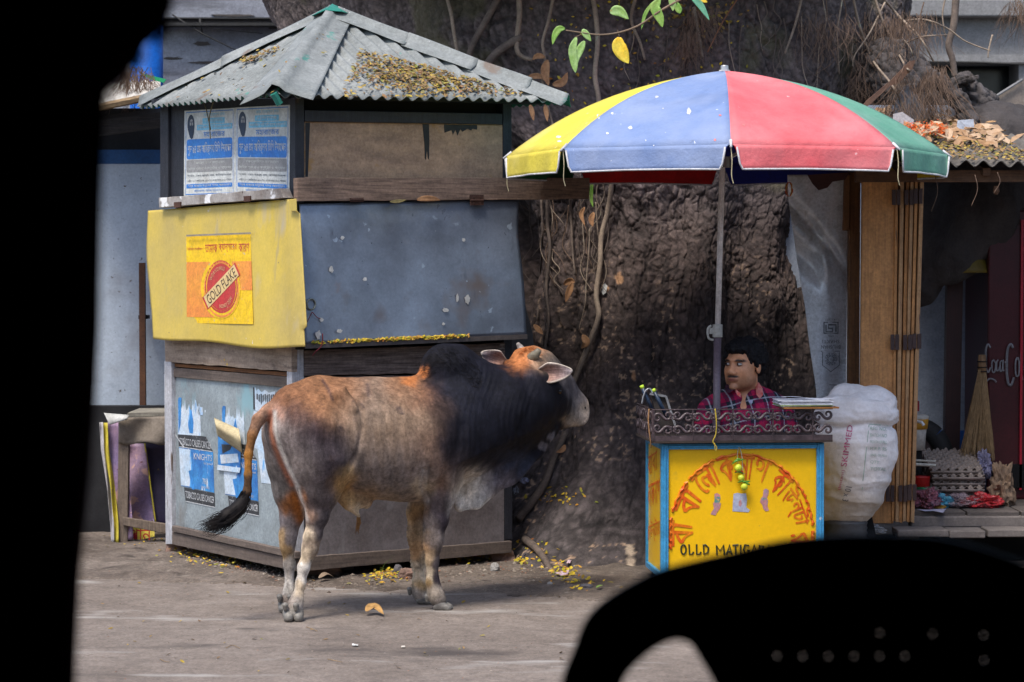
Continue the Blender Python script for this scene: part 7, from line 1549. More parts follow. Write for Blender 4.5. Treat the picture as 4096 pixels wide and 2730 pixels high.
# near hind leg
bc([(1250, 1730, 150, -.07), (1275, 1850, 128, -.10), (1278, 1950, 88, -.11), (1270, 2060, 43, -.12), (1252, 2145, 30, -.125), (1240, 2200, 28, -.125), (1214, 2272, 20, -.12), (1203, 2335, 17, -.12), (1188, 2395, 20.5, -.12), (1180, 2425, 27, -.125), (1176, 2455, 28, -.13)], .025)
bl.cap(B(1232, 2150, -.10), B(1222, 2180, -.10), br_(1200, 20), br_(1200, 14), .015)
# far hind leg
bc([(1178, 1745, 132, .11), (1185, 1850, 118, .12), (1178, 1960, 88, .125), (1168, 2060, 47, .13), (1152, 2145, 33, .13), (1150, 2185, 27, .13), (1158, 2260, 21, .135), (1157, 2360, 18, .135), (1150, 2398, 26, .135), (1152, 2425, 27, .13)], .025)
# near fore leg
bc([(1790, 1830, 105, -.10), (1775, 1910, 78, -.115), (1757, 1985, 60, -.12), (1744, 2075, 46, -.12), (1733, 2150, 37, -.12), (1730, 2180, 33, -.12), (1728, 2245, 24, -.12), (1731, 2330, 23, -.12), (1742, 2378, 28, -.125), (1755, 2402, 31, -.135)], .025)
# far fore leg
bc([(1720, 1880, 80, .08), (1680, 1960, 46, .10), (1662, 2050, 33, .11), (1664, 2130, 32, .11), (1667, 2165, 31, .11), (1673, 2250, 26, .11), (1678, 2335, 26, .11), (1682, 2368, 31, .105), (1686, 2382, 29, .10)], .025)
bl.cap(B(2085, 1488, -.05), B(2138, 1500, -.10), br_(2100, 34), br_(2100, 20), .02); bl.cap(B(2060, 1470, .10), B(2030, 1458, .14), br_(2100, 30), br_(2100, 20), .02)
# belly line, sheath, flank fold
bc([(1400, 1965, 32, -.02), (1445, 1992, 34, -.02), (1468, 2018, 18, -.02)], .03); bc([(1350, 1955, 44, -.03), (1395, 2015, 22, -.03), (1436, 2066, 8, -.02)], .03); bc([(1345, 1890, 60, -.09), (1390, 1870, 30, -.16)], .04)
# tail
bc([(1110, 1625, 34, 0), (1075, 1645, 28, -.01), (1034, 1678, 24, -.02), (1008, 1740, 20, -.03), (994, 1820, 17, -.03), (993, 1900, 15.5, -.03), (990, 1965, 16, -.03), (975, 2010, 16, -.03)], .012)
V, Q2 = bl.mesh(.0078, 2)
# flatten the dewlap sideways and carve folds
N_ = vnormals(V, Q2); px, py = toPx(V)
lat = np.array([.447, -.894, 0.0]); ctr = np.array([AXY(0)])
Yax = np.array([AXY(x) for x in px]); sd_ = (V[:, 1] - Yax)
dew = np.clip((py - (1700 + (2200 - px) * .42)) / 90, 0, 1) * np.clip((px - 1815) / 40, 0, 1) * (py < 2090)
V[:, 1] -= sd_ * dew * .72; V[:, 0] += 0
N_ = vnormals(V, Q2)
nb = fbm(V * np.array([8, 8, 8]), 4, 11)
nkm = np.clip(1 - ((px - 1990) / 190) ** 2, 0, 1) * np.clip(1 - ((py - 1640) / 260) ** 2, 0, 1)
fold = np.sin((px + .16 * (py - 1600) + 10 * np.sin(py * .02)) * 2 * math.pi / 23 + 3 * fbm(V * 5, 2, 3)); disp = nkm * (np.clip(fold, -.2, 1)) * .0045 * np.clip(.45 + 3 * fbm(V * np.array([9, 9, 4]), 3, 77), 0, 1.1)
rib = np.clip(1 - ((px - 1560) / 170) ** 2, 0, 1) * np.clip(1 - ((py - 1790) / 190) ** 2, 0, 1); disp += rib * np.sin((px - .15 * py) * 2 * math.pi / 52) * .0022
df = np.clip(dew, 0, 1); disp += df * np.sin((px * .8 + py * .6) * 2 * math.pi / 74) * .006
def groove(pts, wpx, dep):   # dark skin folds along polylines
    g = np.zeros(len(V))
    for (ax_, ay_), (bx_, by_) in zip(pts[:-1], pts[1:]):
        dx, dy = bx_ - ax_, by_ - ay_; t = np.clip(((px - ax_) * dx + (py - ay_) * dy) / (dx * dx + dy * dy), 0, 1); d2 = (px - ax_ - t * dx) ** 2 + (py - ay_ - t * dy) ** 2; g = np.maximum(g, np.exp(-d2 / wpx ** 2))
    return g * dep
near = N_[:, 1] < .25
disp += near * (-groove([(1390, 1560), (1420, 1600), (1452, 1650), (1450, 1720), (1430, 1800), (1400, 1870)], 9, .010) - groove([(1700, 1880), (1690, 1950), (1708, 2010)], 8, .012) - groove([(1724, 1870), (1712, 1960), (1716, 2030)], 6, .008) - groove([(1850, 1700), (1830, 1800), (1790, 1880)], 20, .008)
        + groove([(1375, 1560), (1405, 1590), (1425, 1640)], 10, .012) - groove([(1655, 1640), (1690, 1760), (1700, 1850)], 22, .008) - groove([(2100, 1500), (2130, 1620), (2080, 1720)], 20, .008))
disp += nb * .009 + fbm(V * 30, 3, 13) * .003
disp += near * groove([(1240, 1560), (1300, 1585), (1360, 1570)], 26, .006) + near * groove([(2225, 1545), (2235, 1552)], 14, .012)
hockw = np.clip(1 - ((py - 2170) / 70) ** 2, 0, 1); disp += hockw * fbm(V * 26, 3, 15) * .008
fl_ = (px > 1600) & (px < 1700) & (py > 2080); disp += fl_ * np.sin(py * 2 * math.pi / 17) * .0022 * np.clip((2330 - py) / 60, 0, 1)
V = V + N_ * disp[:, None]
# coat colours laid out over the flank
BK = (.008, .008, .013); BK2 = (.012, .013, .022); OR = (.27, .13, .065); TN = (.30, .205, .14); TN2 = (.25, .185, .14); GR = (.25, .21, .195); GD = (.11, .09, .092); CR = (.74, .60, .43); WH = (.80, .75, .68); YC2 = (.52, .34, .16); DK = (.04, .03, .04)
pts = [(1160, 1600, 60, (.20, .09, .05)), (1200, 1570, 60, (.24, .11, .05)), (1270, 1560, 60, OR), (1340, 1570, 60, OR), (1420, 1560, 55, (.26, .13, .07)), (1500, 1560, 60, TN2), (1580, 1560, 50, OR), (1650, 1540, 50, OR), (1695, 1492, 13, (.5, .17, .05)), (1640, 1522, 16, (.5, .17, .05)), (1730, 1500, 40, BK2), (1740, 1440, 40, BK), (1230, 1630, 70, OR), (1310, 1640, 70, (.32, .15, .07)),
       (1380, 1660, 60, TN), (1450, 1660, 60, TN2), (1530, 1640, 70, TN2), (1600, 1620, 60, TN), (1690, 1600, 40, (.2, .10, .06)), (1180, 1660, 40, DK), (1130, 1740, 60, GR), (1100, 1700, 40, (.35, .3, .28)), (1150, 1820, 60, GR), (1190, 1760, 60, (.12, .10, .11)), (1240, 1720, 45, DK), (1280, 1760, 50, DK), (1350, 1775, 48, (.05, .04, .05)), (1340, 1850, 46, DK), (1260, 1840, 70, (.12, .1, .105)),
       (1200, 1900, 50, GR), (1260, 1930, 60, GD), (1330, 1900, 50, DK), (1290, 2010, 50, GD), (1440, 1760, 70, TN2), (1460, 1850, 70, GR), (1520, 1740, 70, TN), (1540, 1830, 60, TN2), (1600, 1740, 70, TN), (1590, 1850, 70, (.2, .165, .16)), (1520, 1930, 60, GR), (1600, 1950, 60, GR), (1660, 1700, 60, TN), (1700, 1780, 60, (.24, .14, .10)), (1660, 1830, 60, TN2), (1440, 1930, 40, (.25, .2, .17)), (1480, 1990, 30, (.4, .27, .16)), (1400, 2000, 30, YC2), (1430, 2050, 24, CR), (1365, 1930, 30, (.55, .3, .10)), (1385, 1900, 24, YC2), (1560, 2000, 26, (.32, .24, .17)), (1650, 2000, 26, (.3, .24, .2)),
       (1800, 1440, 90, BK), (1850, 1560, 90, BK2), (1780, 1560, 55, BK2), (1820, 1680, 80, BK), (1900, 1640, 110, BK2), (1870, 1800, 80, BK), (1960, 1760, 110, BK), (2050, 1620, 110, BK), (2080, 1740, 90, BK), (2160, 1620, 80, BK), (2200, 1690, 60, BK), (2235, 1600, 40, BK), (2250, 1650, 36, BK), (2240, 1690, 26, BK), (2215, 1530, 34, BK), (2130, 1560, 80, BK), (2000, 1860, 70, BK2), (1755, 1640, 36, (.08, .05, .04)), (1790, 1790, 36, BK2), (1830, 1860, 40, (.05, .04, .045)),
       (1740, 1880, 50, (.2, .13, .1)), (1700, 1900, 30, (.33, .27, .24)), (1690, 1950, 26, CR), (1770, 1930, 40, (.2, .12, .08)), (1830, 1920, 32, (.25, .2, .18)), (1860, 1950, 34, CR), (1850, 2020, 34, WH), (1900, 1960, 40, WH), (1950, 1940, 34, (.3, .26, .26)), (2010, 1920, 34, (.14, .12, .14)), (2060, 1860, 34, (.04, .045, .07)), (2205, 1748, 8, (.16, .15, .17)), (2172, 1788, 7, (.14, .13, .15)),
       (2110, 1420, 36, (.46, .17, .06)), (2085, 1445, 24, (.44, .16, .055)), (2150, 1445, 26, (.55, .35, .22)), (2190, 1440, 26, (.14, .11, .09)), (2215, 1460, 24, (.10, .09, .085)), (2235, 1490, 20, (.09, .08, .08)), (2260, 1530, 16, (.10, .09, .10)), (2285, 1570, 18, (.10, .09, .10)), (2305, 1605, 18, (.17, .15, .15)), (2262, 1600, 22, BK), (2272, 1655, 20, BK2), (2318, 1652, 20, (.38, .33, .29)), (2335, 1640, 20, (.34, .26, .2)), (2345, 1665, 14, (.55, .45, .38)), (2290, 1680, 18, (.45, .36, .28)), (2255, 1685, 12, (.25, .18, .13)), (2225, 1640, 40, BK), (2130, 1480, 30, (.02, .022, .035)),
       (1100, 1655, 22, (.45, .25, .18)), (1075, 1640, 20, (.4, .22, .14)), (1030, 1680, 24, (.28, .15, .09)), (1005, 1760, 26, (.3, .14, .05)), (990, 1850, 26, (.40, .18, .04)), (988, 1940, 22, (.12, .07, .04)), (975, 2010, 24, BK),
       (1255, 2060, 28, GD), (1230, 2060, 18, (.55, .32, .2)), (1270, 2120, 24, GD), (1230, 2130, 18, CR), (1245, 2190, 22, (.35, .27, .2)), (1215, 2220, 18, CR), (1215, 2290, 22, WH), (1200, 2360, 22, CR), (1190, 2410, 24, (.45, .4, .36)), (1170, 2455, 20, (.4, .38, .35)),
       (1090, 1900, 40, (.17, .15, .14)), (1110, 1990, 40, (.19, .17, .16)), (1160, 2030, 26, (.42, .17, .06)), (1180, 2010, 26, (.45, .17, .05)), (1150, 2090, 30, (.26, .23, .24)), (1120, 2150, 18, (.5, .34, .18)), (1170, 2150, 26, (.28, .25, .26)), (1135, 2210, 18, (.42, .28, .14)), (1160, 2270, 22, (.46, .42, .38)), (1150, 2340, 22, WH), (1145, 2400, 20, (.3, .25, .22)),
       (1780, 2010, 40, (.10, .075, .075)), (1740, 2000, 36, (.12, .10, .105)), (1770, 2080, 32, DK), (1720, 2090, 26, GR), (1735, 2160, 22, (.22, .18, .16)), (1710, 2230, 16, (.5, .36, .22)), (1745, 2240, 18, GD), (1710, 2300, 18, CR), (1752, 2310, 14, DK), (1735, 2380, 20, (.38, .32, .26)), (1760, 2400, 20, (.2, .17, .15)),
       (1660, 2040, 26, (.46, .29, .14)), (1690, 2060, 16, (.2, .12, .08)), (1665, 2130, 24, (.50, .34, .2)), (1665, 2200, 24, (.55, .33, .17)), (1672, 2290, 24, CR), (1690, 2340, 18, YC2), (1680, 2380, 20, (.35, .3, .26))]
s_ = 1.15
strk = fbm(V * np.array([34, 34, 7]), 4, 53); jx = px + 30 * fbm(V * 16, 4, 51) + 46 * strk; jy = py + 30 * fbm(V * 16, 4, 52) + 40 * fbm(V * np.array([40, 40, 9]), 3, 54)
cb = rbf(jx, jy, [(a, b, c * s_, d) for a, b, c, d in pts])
st_n = fbm(V * np.array([60, 60, 12]), 4, 31)[:, None]; cb = cb * (1 + 1.1 * st_n) * (1 + .7 * fbm(V * 22, 3, 41)[:, None])
def paint(mask, c): 
    global cb
    mk = np.clip(mask, 0, 1)[:, None]; cb = cb * (1 - mk) + np.array(c) * mk
# the pale line and pink crease down the buttock, the orange inner thigh
cre = [(1098, 1650), (1100, 1720), (1118, 1790), (1150, 1870), (1185, 1940), (1208, 2010), (1226, 2080)]
paint(groove(cre, 9, 1.0) * 1.1, (.62, .58, .54)); paint(groove([(x - 17, y) for x, y in cre[:5]], 10, 1.0), (.50, .20, .12)); paint(groove([(1175, 1985), (1195, 2040), (1200, 2080)], 20, .9), (.46, .16, .04))
paint(near * groove([(1290, 1520), (1315, 1560), (1330, 1600)], 6, .7), DK); paint(near * groove([(1470, 1540), (1475, 1580)], 8, .6), DK); paint(near * groove([(1382, 1568), (1400, 1590)], 7, .7), (.12, .07, .04)); paint(near * groove([(1700, 1890), (1692, 1950), (1706, 2005)], 10, .7), (.5, .45, .42))
paint((V[:, 2] < .0) * 1.0, GD)
paint(np.clip(fbm(V * 34, 3, 61) - .16, 0, 1) * 5 * (px < 1700) * (py > 1600), (.07, .05, .05))
m_coat = mat('bull_coat', (1, 1, 1), (.80, .78, .76), sc=26, rough=.68, bump=.8, bsc=75, bdist=.0035, attr=True, st=(3, 3, .7), detail=8, spec=.10, fine=.45)
bull = thing('bull', 'humped bull with black neck, brown back and pale legs standing before the kiosk', 'bull', (P(1450, 2450, 9.8).x, 9.8, 0))
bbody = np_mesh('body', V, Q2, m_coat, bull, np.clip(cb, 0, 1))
bbv = BVHTree.FromPolygons([tuple(v) for v in V], [tuple(f) for f in Q2])
m_hoof = mat('grey_hoof', (.24, .225, .20), (.13, .12, .11), sc=14, rough=.5, bump=.4, st=(1, 1, 5)); m_horn = mat('dull_horn', (.20, .175, .12), (.13, .11, .08), sc=10, rough=.5, bump=.5, bsc=30, st=(1, 1, 3))
def hoof(px_, py_, dY, ln, w_, h_, ang, nm='hoof'):
    for s in (-1, 1):
        c = Vector(B(px_ + s * w_ * .27 * math.cos(ang), py_, dY)); c.z = 0; hc_ = Clay(.012); r = M2(9.8, w_ * .27); f = Vector((math.cos(ang - R(90) + R(90)) , 0, 0))
        d = Vector((math.sin(ang), -math.cos(ang), 0)) if nm == 'hind' else Vector((.88, -.15 + s * .0, 0)); sdv = Vector((d.y, -d.x, 0)) * s * M2(9.8, w_ * .25)
        c0_ = Vector(B(px_, py_, dY)); c0_.z = 0; c0_ += sdv
        hc_.cap(tuple(c0_ + Vector((0, 0, h_ * .8))), tuple(c0_ + d * ln * .75 + Vector((0, 0, r * .8))), r * 1.05, r * .8); hc_.cap(tuple(c0_ - d * ln * .15 + Vector((0, 0, r * .9))), tuple(c0_ + d * ln * .7 + Vector((0, 0, r * .75))), r * .95, r * .75)
        V_, Qh = hc_.mesh(.0045, 1); V_[:, 2] = np.maximum(V_[:, 2], gz(V_[:, 0], V_[:, 1]) + .0015); np_mesh('hoof', V_, Qh, m_hoof, bull)
    dc = Clay(.008)
    for s in (-1, 1): q = Vector(B(px_, py_, dY)); q.z = h_ * 1.55; q += Vector((s * .022, 0, 0)) + (Vector((-.03, 0, 0)) if nm != 'hind' else Vector((-.008, -.028, 0))); dc.cap(tuple(q), tuple(q + Vector((0, 0, -.018))), .013, .008)
    V_, Qh = dc.mesh(.004, 1); np_mesh('dewclaw', V_, Qh, m_hoof, bull)
hoof(1173, 2470, -.13, .035, 78, .045, R(8), 'hind'); hoof(1150, 2440, .13, .035, 72, .045, R(8), 'hind'); hoof(1758, 2420, -.135, .06, 62, .04, 0, 'fore'); hoof(1688, 2405, .10, .055, 60, .04, 0, 'fore')
# horns
m = MB(); q = spline([B(2122, 1444, -.0), B(2138, 1424, -.04), B(2158, 1399, -.06)], 6); k = len(q); m.tube(q, [M2(9.9, 28) * (1 - .62 * (i / (k - 1)) ** 1.3) * (1 + .05 * math.sin(i * 2)) for i in range(k)], 14); m.build('horn', m_horn, bull, smooth=True, bevel=0)
m = MB(); q = spline([B(2098, 1420, .13), B(2082, 1392, .15), B(2070, 1374, .15)], 6); m.tube(q, [M2(9.9, 22) * (1 - .7 * i / (k - 1)) for i in range(k)], 12); m.build('horn', mat('pale_horn', (.36, .33, .30), (.25, .22, .2), rough=.5), bull, smooth=True)
# ears
def ear(base, tip, up_, wpx, cup, nm, seed):
    base = Vector(base); tip = Vector(tip); d = tip - base; L3 = d.length; d.normalize(); s3 = Vector(up_); s3 = (s3 - d * s3.dot(d)).normalized(); n3 = d.cross(s3).normalized(); n3 = n3 if n3.y < 0 else -n3
    nu, nv = 28, 16; vs_ = []; cl = []
    for i in range(nu + 1):
        t = i / nu; w_ = M2(10, wpx) * (math.sin(math.pi * min(1, .16 + .84 * t) ** .95) ** .62 if t < 1 else .02) * (.34 + .85 * min(1, t * 2.4) ** 1.2)
        for j in range(nv + 1):
            a = j / nv * 2 - 1; vs_.append(base + d * L3 * t + s3 * w_ * a * .5 - n3 * cup * (1 - a * a) * w_ * (1.0 - .45 * t) + n3 * .004 * math.sin(t * 9 + a * 3))
            e = (abs(a) ** 11 + max(0, t - .92) * 5) * min(1, t * 2); inn = np.array([.42, .20, .11]) * (1 - t) + np.array([.20, .18, .20]) * t; dk = np.array([.03, .03, .045]); st3 = .5 + .5 * math.sin(a * 21 + t * 4 + seed); c3 = inn * (.75 + .5 * st3)
            tt = min(1, t / .38) ** 1.6; c3 = c3 * tt + dk * .5 * (1 - tt)
            c3 = c3 * (1 - min(1, e)) + np.array([.62, .54, .46]) * min(1, e); cl.append(c3)
    vs_ = np.array([tuple(v) for v in vs_]); w1 = nv + 1; qs = np.array([(i * w1 + j, i * w1 + j + 1, (i + 1) * w1 + j + 1, (i + 1) * w1 + j) for i in range(nu) for j in range(nv)])
    o = np_mesh(nm, vs_, qs, m_coat, bull, np.array(cl)); sm_ = o.modifiers.new('s', 'SOLIDIFY'); sm_.thickness = .006; sm_.offset = 0; return o
ear(B(2122, 1500, -.09), B(2290, 1484, -.17), (0.05, .2, 1), 70, .35, 'ear', 1); ear(B(2042, 1460, .14), B(1926, 1413, .12), (.25, .2, 1), 62, .22, 'ear', 2)
m = MB(); c = hit(bbv, 2236, 1566, -.0105, 10.1); m.lathe(c, [(.013 * math.sin(math.pi * max(.02, min(.98, i / 10))), -.013 * math.cos(math.pi * i / 10)) for i in range(11)], 14); m.build('eye', m_iris, bull, smooth=True)
m = MB(); c = hit(bbv, 2340, 1632, -.002, 10.1); m.lathe(c, [(.002, -.006), (.006, 0), (.002, .006)], 8); m.build('nostril', m_blk, bull, smooth=True)
# hair: tail brush, hump crest, sheath tuft
def hairs(name, roots, mt, r=.0011, parent=bull, seg=3, kind='stuff'):
    m = MB()
    for q in roots: k = len(q); m.tube(q, [r * (1 - .75 * i / (k - 1)) for i in range(k)], seg, cap=False)
    return m.build(name, mt, parent, kind=kind)
rg = random.Random(8); cen = [B(988, 1960, -.03), B(968, 2015, -.03), B(925, 2062, -.04), B(870, 2090, -.05), B(812, 2105, -.05)]
sp_c = spline(cen, 4); rts = []
for i in range(620):
    t0 = rg.random() ** 1.3 * .75; j0 = int(t0 * (len(sp_c) - 1)); off = Vector((rg.gauss(0, 1), rg.gauss(0, 1), rg.gauss(0, 1))).normalized() * rg.random() ** .5; q = []; L5 = rg.randint(5, 9); fan = rg.uniform(.7, 1.2); wv = rg.uniform(0, 6)
    for j in range(j0, min(len(sp_c), j0 + L5)):
        f = j / (len(sp_c) - 1); rad = (.014 + .030 * math.sin(math.pi * min(1, f * .62 + .05)) ) * fan; q.append(sp_c[j] + off * rad + Vector((0, 0, -.018 * f * f * rg.uniform(0, 1.4) + .008 * f * math.sin(wv + j * .7))))
    if len(q) > 2: rts.append(q)
m_bh = mat('black_tail_hair', (.008, .008, .010), (.014, .011, .010), spec=.1, rough=.6, bump=0)
hairs('tail_brush', rts, m_bh, .0016)
bc2 = Clay(.02); bc2.chain([B(982, 1985, -.03), B(955, 2032, -.035), B(912, 2066, -.04), B(868, 2088, -.05)], [.017, .028, .031, .012]); V_, Qh = bc2.mesh(.005, 1); np_mesh('tail_tuft', V_, Qh, m_bh, bull)
rts = []
for i in range(650):
    x = rg.uniform(1700, 1935); yb = np.interp(x, [1700, 1730, 1780, 1840, 1895, 1935], [1450, 1400, 1386, 1405, 1445, 1480]) + rg.uniform(3, 100); p = hit(bbv, x, yb, -.001, 9.95)
    if p.y > 10.4: continue
    dx = -1 if x < 1790 else -.6; d = Vector((dx * rg.uniform(.4, 1), rg.uniform(-.4, .1), rg.uniform(-.1, .5) if x > 1740 else rg.uniform(-.6, .3))).normalized(); L5 = rg.uniform(.018, .04); rts.append([p, p + d * L5 * .5 + Vector((0, -.003, .002)), p + d * L5])
hairs('hump_hair', rts, m_bh, .0006)
rts = []
for i in range(60):
    p = Vector(B(1434 + rg.uniform(-5, 5), 2060 + rg.uniform(-4, 4), -.02)); rts.append([p, p + Vector((rg.uniform(-.006, .006), 0, -.035)), p + Vector((-.006 + rg.uniform(-.008, .008), 0, -rg.uniform(.05, .085)))])
hairs('sheath_tuft', rts, mat('ochre_hair', (.35, .16, .04), (.05, .03, .02), sc=9, bump=0), .0010)
rts = []
def fringe(pts, n, L0, L1, dirf, lift=0.0):
    rr = []
    for i in range(n):
        t = rg.random() * (len(pts) - 1); k = int(t); f = t - k; p = Vector(B(*pts[k])).lerp(Vector(B(*pts[k + 1])), f) + Vector((rg.uniform(-.006, .006), rg.uniform(-.02, .02), rg.uniform(-.006, .004))); d = dirf(); L5 = rg.uniform(L0, L1); rr.append([p, p + d * L5 * .6, p + d * L5])
    return rr
hairs('back_hair', fringe([(1600, 1531, 0), (1640, 1520, 0), (1680, 1505, 0), (1704, 1480, 0)], 260, .008, .018, lambda: Vector((-.8, 0, rg.uniform(-.1, .5))).normalized()), mat('orange_hair', (.62, .22, .06), bump=0), .0008)
hairs('poll_hair', fringe([(2075, 1420, .02), (2095, 1400, .02), (2130, 1395, .02), (2160, 1425, .0)], 300, .008, .02, lambda: Vector((rg.uniform(-.3, .8), -.3, rg.uniform(-.1, .4))).normalized()), mat('orange_hair'), .0008)

# ================================================================== GROUND LITTER
def gp(px_, py_, h=.006): p = G(px_, py_); return Vector((p.x, p.y, gnd(p.x, p.y) + h))
m_sc = mat('ground_stone_mix', '8a8078', rough=.95, bump=.4, bsc=90, island=['8c8378', '6c625a', 'a39a90', '5a5049', '94705e'])
def gravel(name, fn, n, seed, label, smin=.004, smax=.012):
    rg = random.Random(seed); m = MB()
    for i in range(n):
        p = fn(rg)
        if p is None: continue
        r = smin + (smax - smin) * rg.random() ** 3; vs_ = []; 
        for (x, y, z) in ((1, 0, 0), (-1, 0, 0), (0, 1, 0), (0, -1, 0), (0, 0, 1), (0, 0, -.4), ): vs_.append(p + Vector((x * rg.uniform(.7, 1.2), y * rg.uniform(.7, 1.2), z * rg.uniform(.5, .8))) * r)
        m.add(vs_, [(0, 2, 4), (2, 1, 4), (1, 3, 4), (3, 0, 4), (2, 0, 5), (1, 2, 5), (3, 1, 5), (0, 3, 5)])
    o = m.build(name, m_sc, None, kind='stuff'); return tag(o, label, 'gravel')
def g1(rg): u = rg.random(); x = 740 + 520 * u; y = 2205 + 95 * u + abs(rg.gauss(0, 30)); return gp(x, y, .001)
gravel('gravel', g1, 1500, 1, 'pale gravel and grit along the foot of the kiosk, left of the bull', .003, .013)
def g2(rg): return gp(rg.uniform(1260, 2320), rg.gauss(2300, 30) , .001)
gravel('gravel', g2, 900, 2, 'grit and small stones on the dirt under and right of the bull', .003, .012)
def g3(rg): return gp(rg.uniform(380, 3900), rg.uniform(2200, 2720), .0)
gravel('road_grit', g3, 1600, 3, 'fine loose grit scattered over the worn road', .0015, .005)
def clus(cs_):
    def f(rg):
        x, y, sx, sy = rg.choice(cs_); return gp(rg.gauss(x, sx), rg.gauss(y, sy), rg.uniform(.004, .02))
    return f
litter('ground_leaf_litter', clus([(800, 2235, 60, 14), (1000, 2265, 90, 16), (900, 2250, 120, 20)]), 170, 71, m_leafy, None, (.014, .03), 'yellow leaves among the gravel at the left foot of the kiosk', (0, -.3, 1))
litter('ground_leaf_litter', clus([(1535, 2318, 26, 14), (1520, 2330, 30, 10), (1590, 2330, 30, 10)]), 150, 72, m_leafy, None, (.012, .026), 'patch of small yellow leaves on the ground behind the fore legs of the bull', (0, -.3, 1))
litter('ground_leaf_litter', clus([(1920, 2255, 50, 10), (1790, 2260, 40, 8), (2090, 2270, 16, 12), (2130, 2180, 20, 14), (2100, 2160, 18, 16)]), 230, 73, m_leafy, None, (.014, .03), 'yellow leaves by the brick at the right corner of the kiosk', (0, -.4, 1))
litter('ground_leaf_litter', clus([(2250, 2270, 26, 24), (2275, 2320, 30, 14), (2240, 2240, 20, 12), (2300, 2360, 50, 14)]), 170, 74, m_leafy, None, (.016, .032), 'yellow leaves at the front foot of the tree', (0, -.4, 1))
litter('ground_leaf_litter', lambda rg: gp(rg.uniform(400, 2500), 2330 + 380 * rg.random() ** 1.4, .004), 75, 75, m_leafs, None, (.012, .028), 'single small leaves scattered over the road', (0, 0, 1), .3)
litter('ground_leaf_litter', lambda rg: gp(rg.uniform(380, 700), rg.gauss(2185, 16), .004), 26, 76, m_leafy, None, (.012, .026), 'few leaves on the ground under the old table', (0, 0, 1), .3)
bigleaf('dry_leaf', [gp(1465, 2470, .02), gp(1495, 2462, .035), gp(1535, 2472, .012)], .045, mat('ochre_leaf', (.48, .27, .09), (.35, .2, .07), sc=25, rough=.7), 'curled ochre leaf lying alone on the road between the legs of the bull', n=(0, -.3, 1))
bigleaf('dry_leaf', [gp(1275, 2338, .02), gp(1305, 2335, .03), gp(1335, 2332, .015)], .035, mat('grey_brown_leaf', (.26, .19, .13), (.18, .13, .09)), 'grey-brown curled leaf on the dirt behind the near hind leg of the bull', n=(0, -.3, 1))
bigleaf('dry_leaf', [gp(2050, 2215, .08), gp(2065, 2190, .14), gp(2085, 2150, .2)], .05, mat('tan_leaf', (.42, .28, .18), (.3, .2, .13)), 'tan dry leaf propped upright against the right corner of the kiosk', n=(0, -1, .2))
bigleaf('fallen_leaf', [gp(2385, 2378, .012), gp(2400, 2372, .015), gp(2412, 2368, .012)], .014, m_gl, 'green-yellow leaf lying on the dirt below the white patch of the trunk', n=(0, -.3, 1))
def st1(x, y, s, seed, mt, lab): p = gp(x, y, 0); return rock('stone', (p.x, p.y, p.z - s[2] * .25), s, seed, mt, lab)
m_rk = mat('pale_grey_stone', (.36, .35, .33), (.24, .23, .22), sc=12, rough=.95, bump=.6); m_rk2 = mat('dark_grey_stone', (.13, .12, .13), (.08, .075, .08), sc=12, rough=.95, bump=.6)
st1(1980, 2312, (.022, .02, .024), 31, m_rk, 'pale grey stone on the dirt in front of the right kiosk corner')
st1(1592, 2322, (.024, .024, .028), 32, m_rk2, 'dark grey stone on the dirt behind the far fore leg, beside the pink brick')
p = gp(1628, 2336, 0); rock('brick', (p.x, p.y, p.z), (.034, .03, .026), 33, m_brick, 'pink broken brick beside the dark stone, behind the far fore leg of the bull', 'brick', blocky=.6)
st1(2345, 2372, (.03, .02, .014), 34, m_rk2, 'flat dark stone on the dirt at the front foot of the tree')
st1(2200, 2362, (.012, .012, .008), 35, m_rk, 'tiny pale stone left of the flat dark one before the tree')
st1(1370, 2300, (.05, .03, .018), 36, m_rk2, 'low dark stone under the kiosk front right of the hind legs')
# wrappers and scraps
def scrap(name, px4, h, mt, label, cat='wrapper', crum=.012, seed=1):
    f = bil(px4); rg = random.Random(seed); n = 5; m = MB(); hs = [[rg.uniform(0, crum) for _ in range(n + 1)] for _ in range(n + 1)]
    m.grid(lambda u, v: gp(*f(u, v), h + hs[int(round(u * n))][int(round(v * n))]), n, n); return tag(m.build(name, mt, None, solid=.0008), label, cat)
scrap('plastic_wrapper', [(1850, 2240), (1905, 2215), (1915, 2262), (1860, 2270)], .02, film('pink_film', (.6, .06, .18), .3, .9), 'crumpled pink see-through plastic wrapper on the dirt before the kiosk', crum=.05, seed=2)
scrap('plastic_wrapper', [(1815, 2235), (1860, 2240), (1880, 2272), (1850, 2268)], .01, film('clear_pink_film'), 'clear pale plastic bit lying left of the pink wrapper', crum=.03, seed=3)
m_nt = mat('pink_white_paper', (.6, .5, .55), (.5, .32, .4), sc=60, rough=.8, bump=.1)
scrap('paper_ticket', [(2290, 2255), (2302, 2253), (2280, 2290), (2266, 2288)], .02, m_nt, 'upright pink and white ticket at the foot of the trunk', 'paper', .004, 4)
scrap('paper_ticket', [(2228, 2318), (2276, 2316), (2268, 2328), (2222, 2326)], .008, m_nt, 'pink and white ticket lying flat on the dirt left of the tree foot', 'paper', .006, 5)
scrap('foil_wrapper', [(2090, 2238), (2112, 2230), (2118, 2262), (2096, 2266)], .01, mat('silver_blue_foil', (.3, .35, .5), rough=.3, metal=.5, bump=.3), 'silvery wrapper among the leaves by the tree roots', 'wrapper', .03, 6)
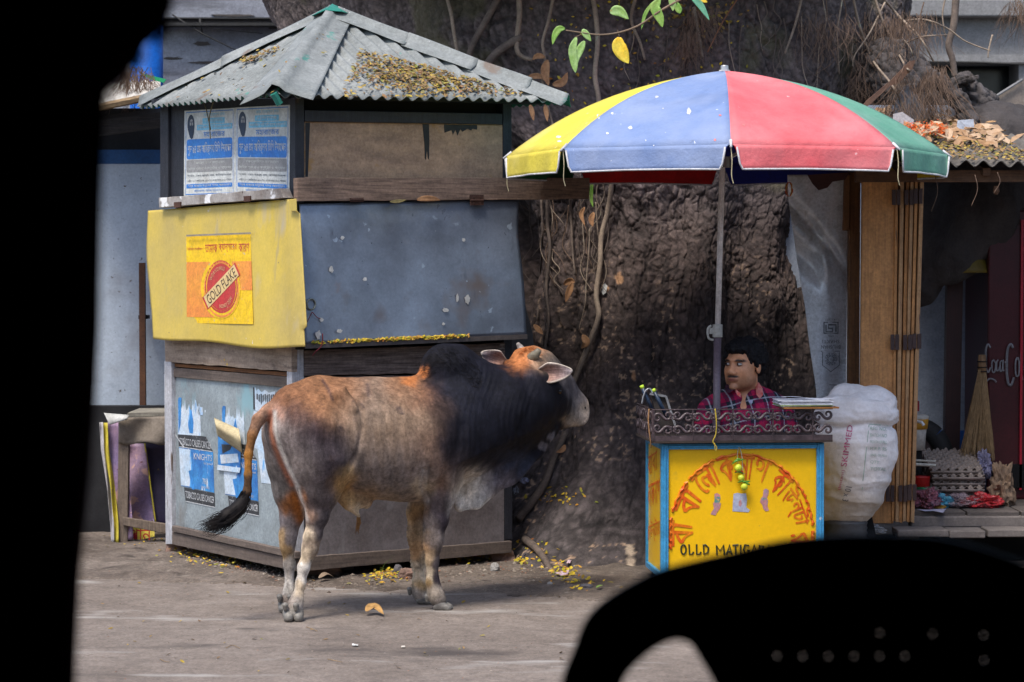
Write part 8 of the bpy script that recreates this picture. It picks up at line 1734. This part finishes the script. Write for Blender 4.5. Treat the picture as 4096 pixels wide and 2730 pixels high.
scrap('cigarette_end', [(1605, 2590), (1620, 2590), (1620, 2596), (1605, 2596)], .004, mat('cig_paper', (.6, .55, .48)), 'cigarette end on the road at the lower centre', 'cigarette end', .002, 7)
scrap('paper_scrap', [(1408, 2585), (1432, 2587), (1432, 2592), (1408, 2591)], .004, m_wp, 'thin white paper scrap on the road below the bull', 'paper', .002, 8)
c = tr(2075, 1925, .03); crumple('plastic_cup', 2098, 1922, 11.75, .022, film('clear_blue_film', (.4, .42, .6), .15, .7), 'clear plastic cup caught between the roots right of the kiosk', 'cup', 41)
crumple('paper_scrap', 2068, 1975, 11.8, .028, mat('grey_paper', (.35, .38, .42), (.15, .16, .2), sc=20), 'grey crumpled paper caught between the roots under the plastic cup', 'paper', 42, (.8, .6, 1.3))
for i, q in enumerate([[(905, 2600), (930, 2590), (960, 2600)], [(640, 2640), (660, 2650), (680, 2652)], [(1010, 2260), (940, 2275), (880, 2290)], [(1200, 2340), (1230, 2330), (1260, 2335)], [(1225, 2515), (1250, 2525), (1270, 2535)], [(1310, 2650), (1340, 2655), (1370, 2660)]]):
    tag(strand('fallen_twig', [gp(x, y, .005) for x, y in q], .003 if i in (2, 3) else .0015, m_straw if i != 2 else mat('green_stalk', (.35, .38, .1))), ['thin straw on the road at the lower left centre', 'tiny curved straw on the road at the lower left', 'long greenish stalk lying in the gravel before the kiosk', 'short dark twig on the dirt left of the hind legs', 'thin straw right below the near hind hoof', 'thin straw on the road below the belly of the bull'][i], 'twig')
# thin tuft of grass beside the kiosk foot
m = MB(); rg = random.Random(4)
for i in range(46):
    p = gp(1535 + rg.gauss(0, 16), 2298 + rg.gauss(0, 6), 0); h = rg.uniform(.03, .10); l_ = Vector((rg.uniform(-.4, .6), 0, 1)) * h; m.tube([p, p + l_ * .6, p + l_ + Vector((.02 * rg.uniform(-1, 1), 0, -.01))], [.0014, .001, .0004], 3, cap=False)
tag(m.build('grass_tuft', mat('thin_grass', (.10, .16, .03)), None, kind='stuff'), 'thin green grass tuft at the foot of the kiosk by the bull', 'grass')
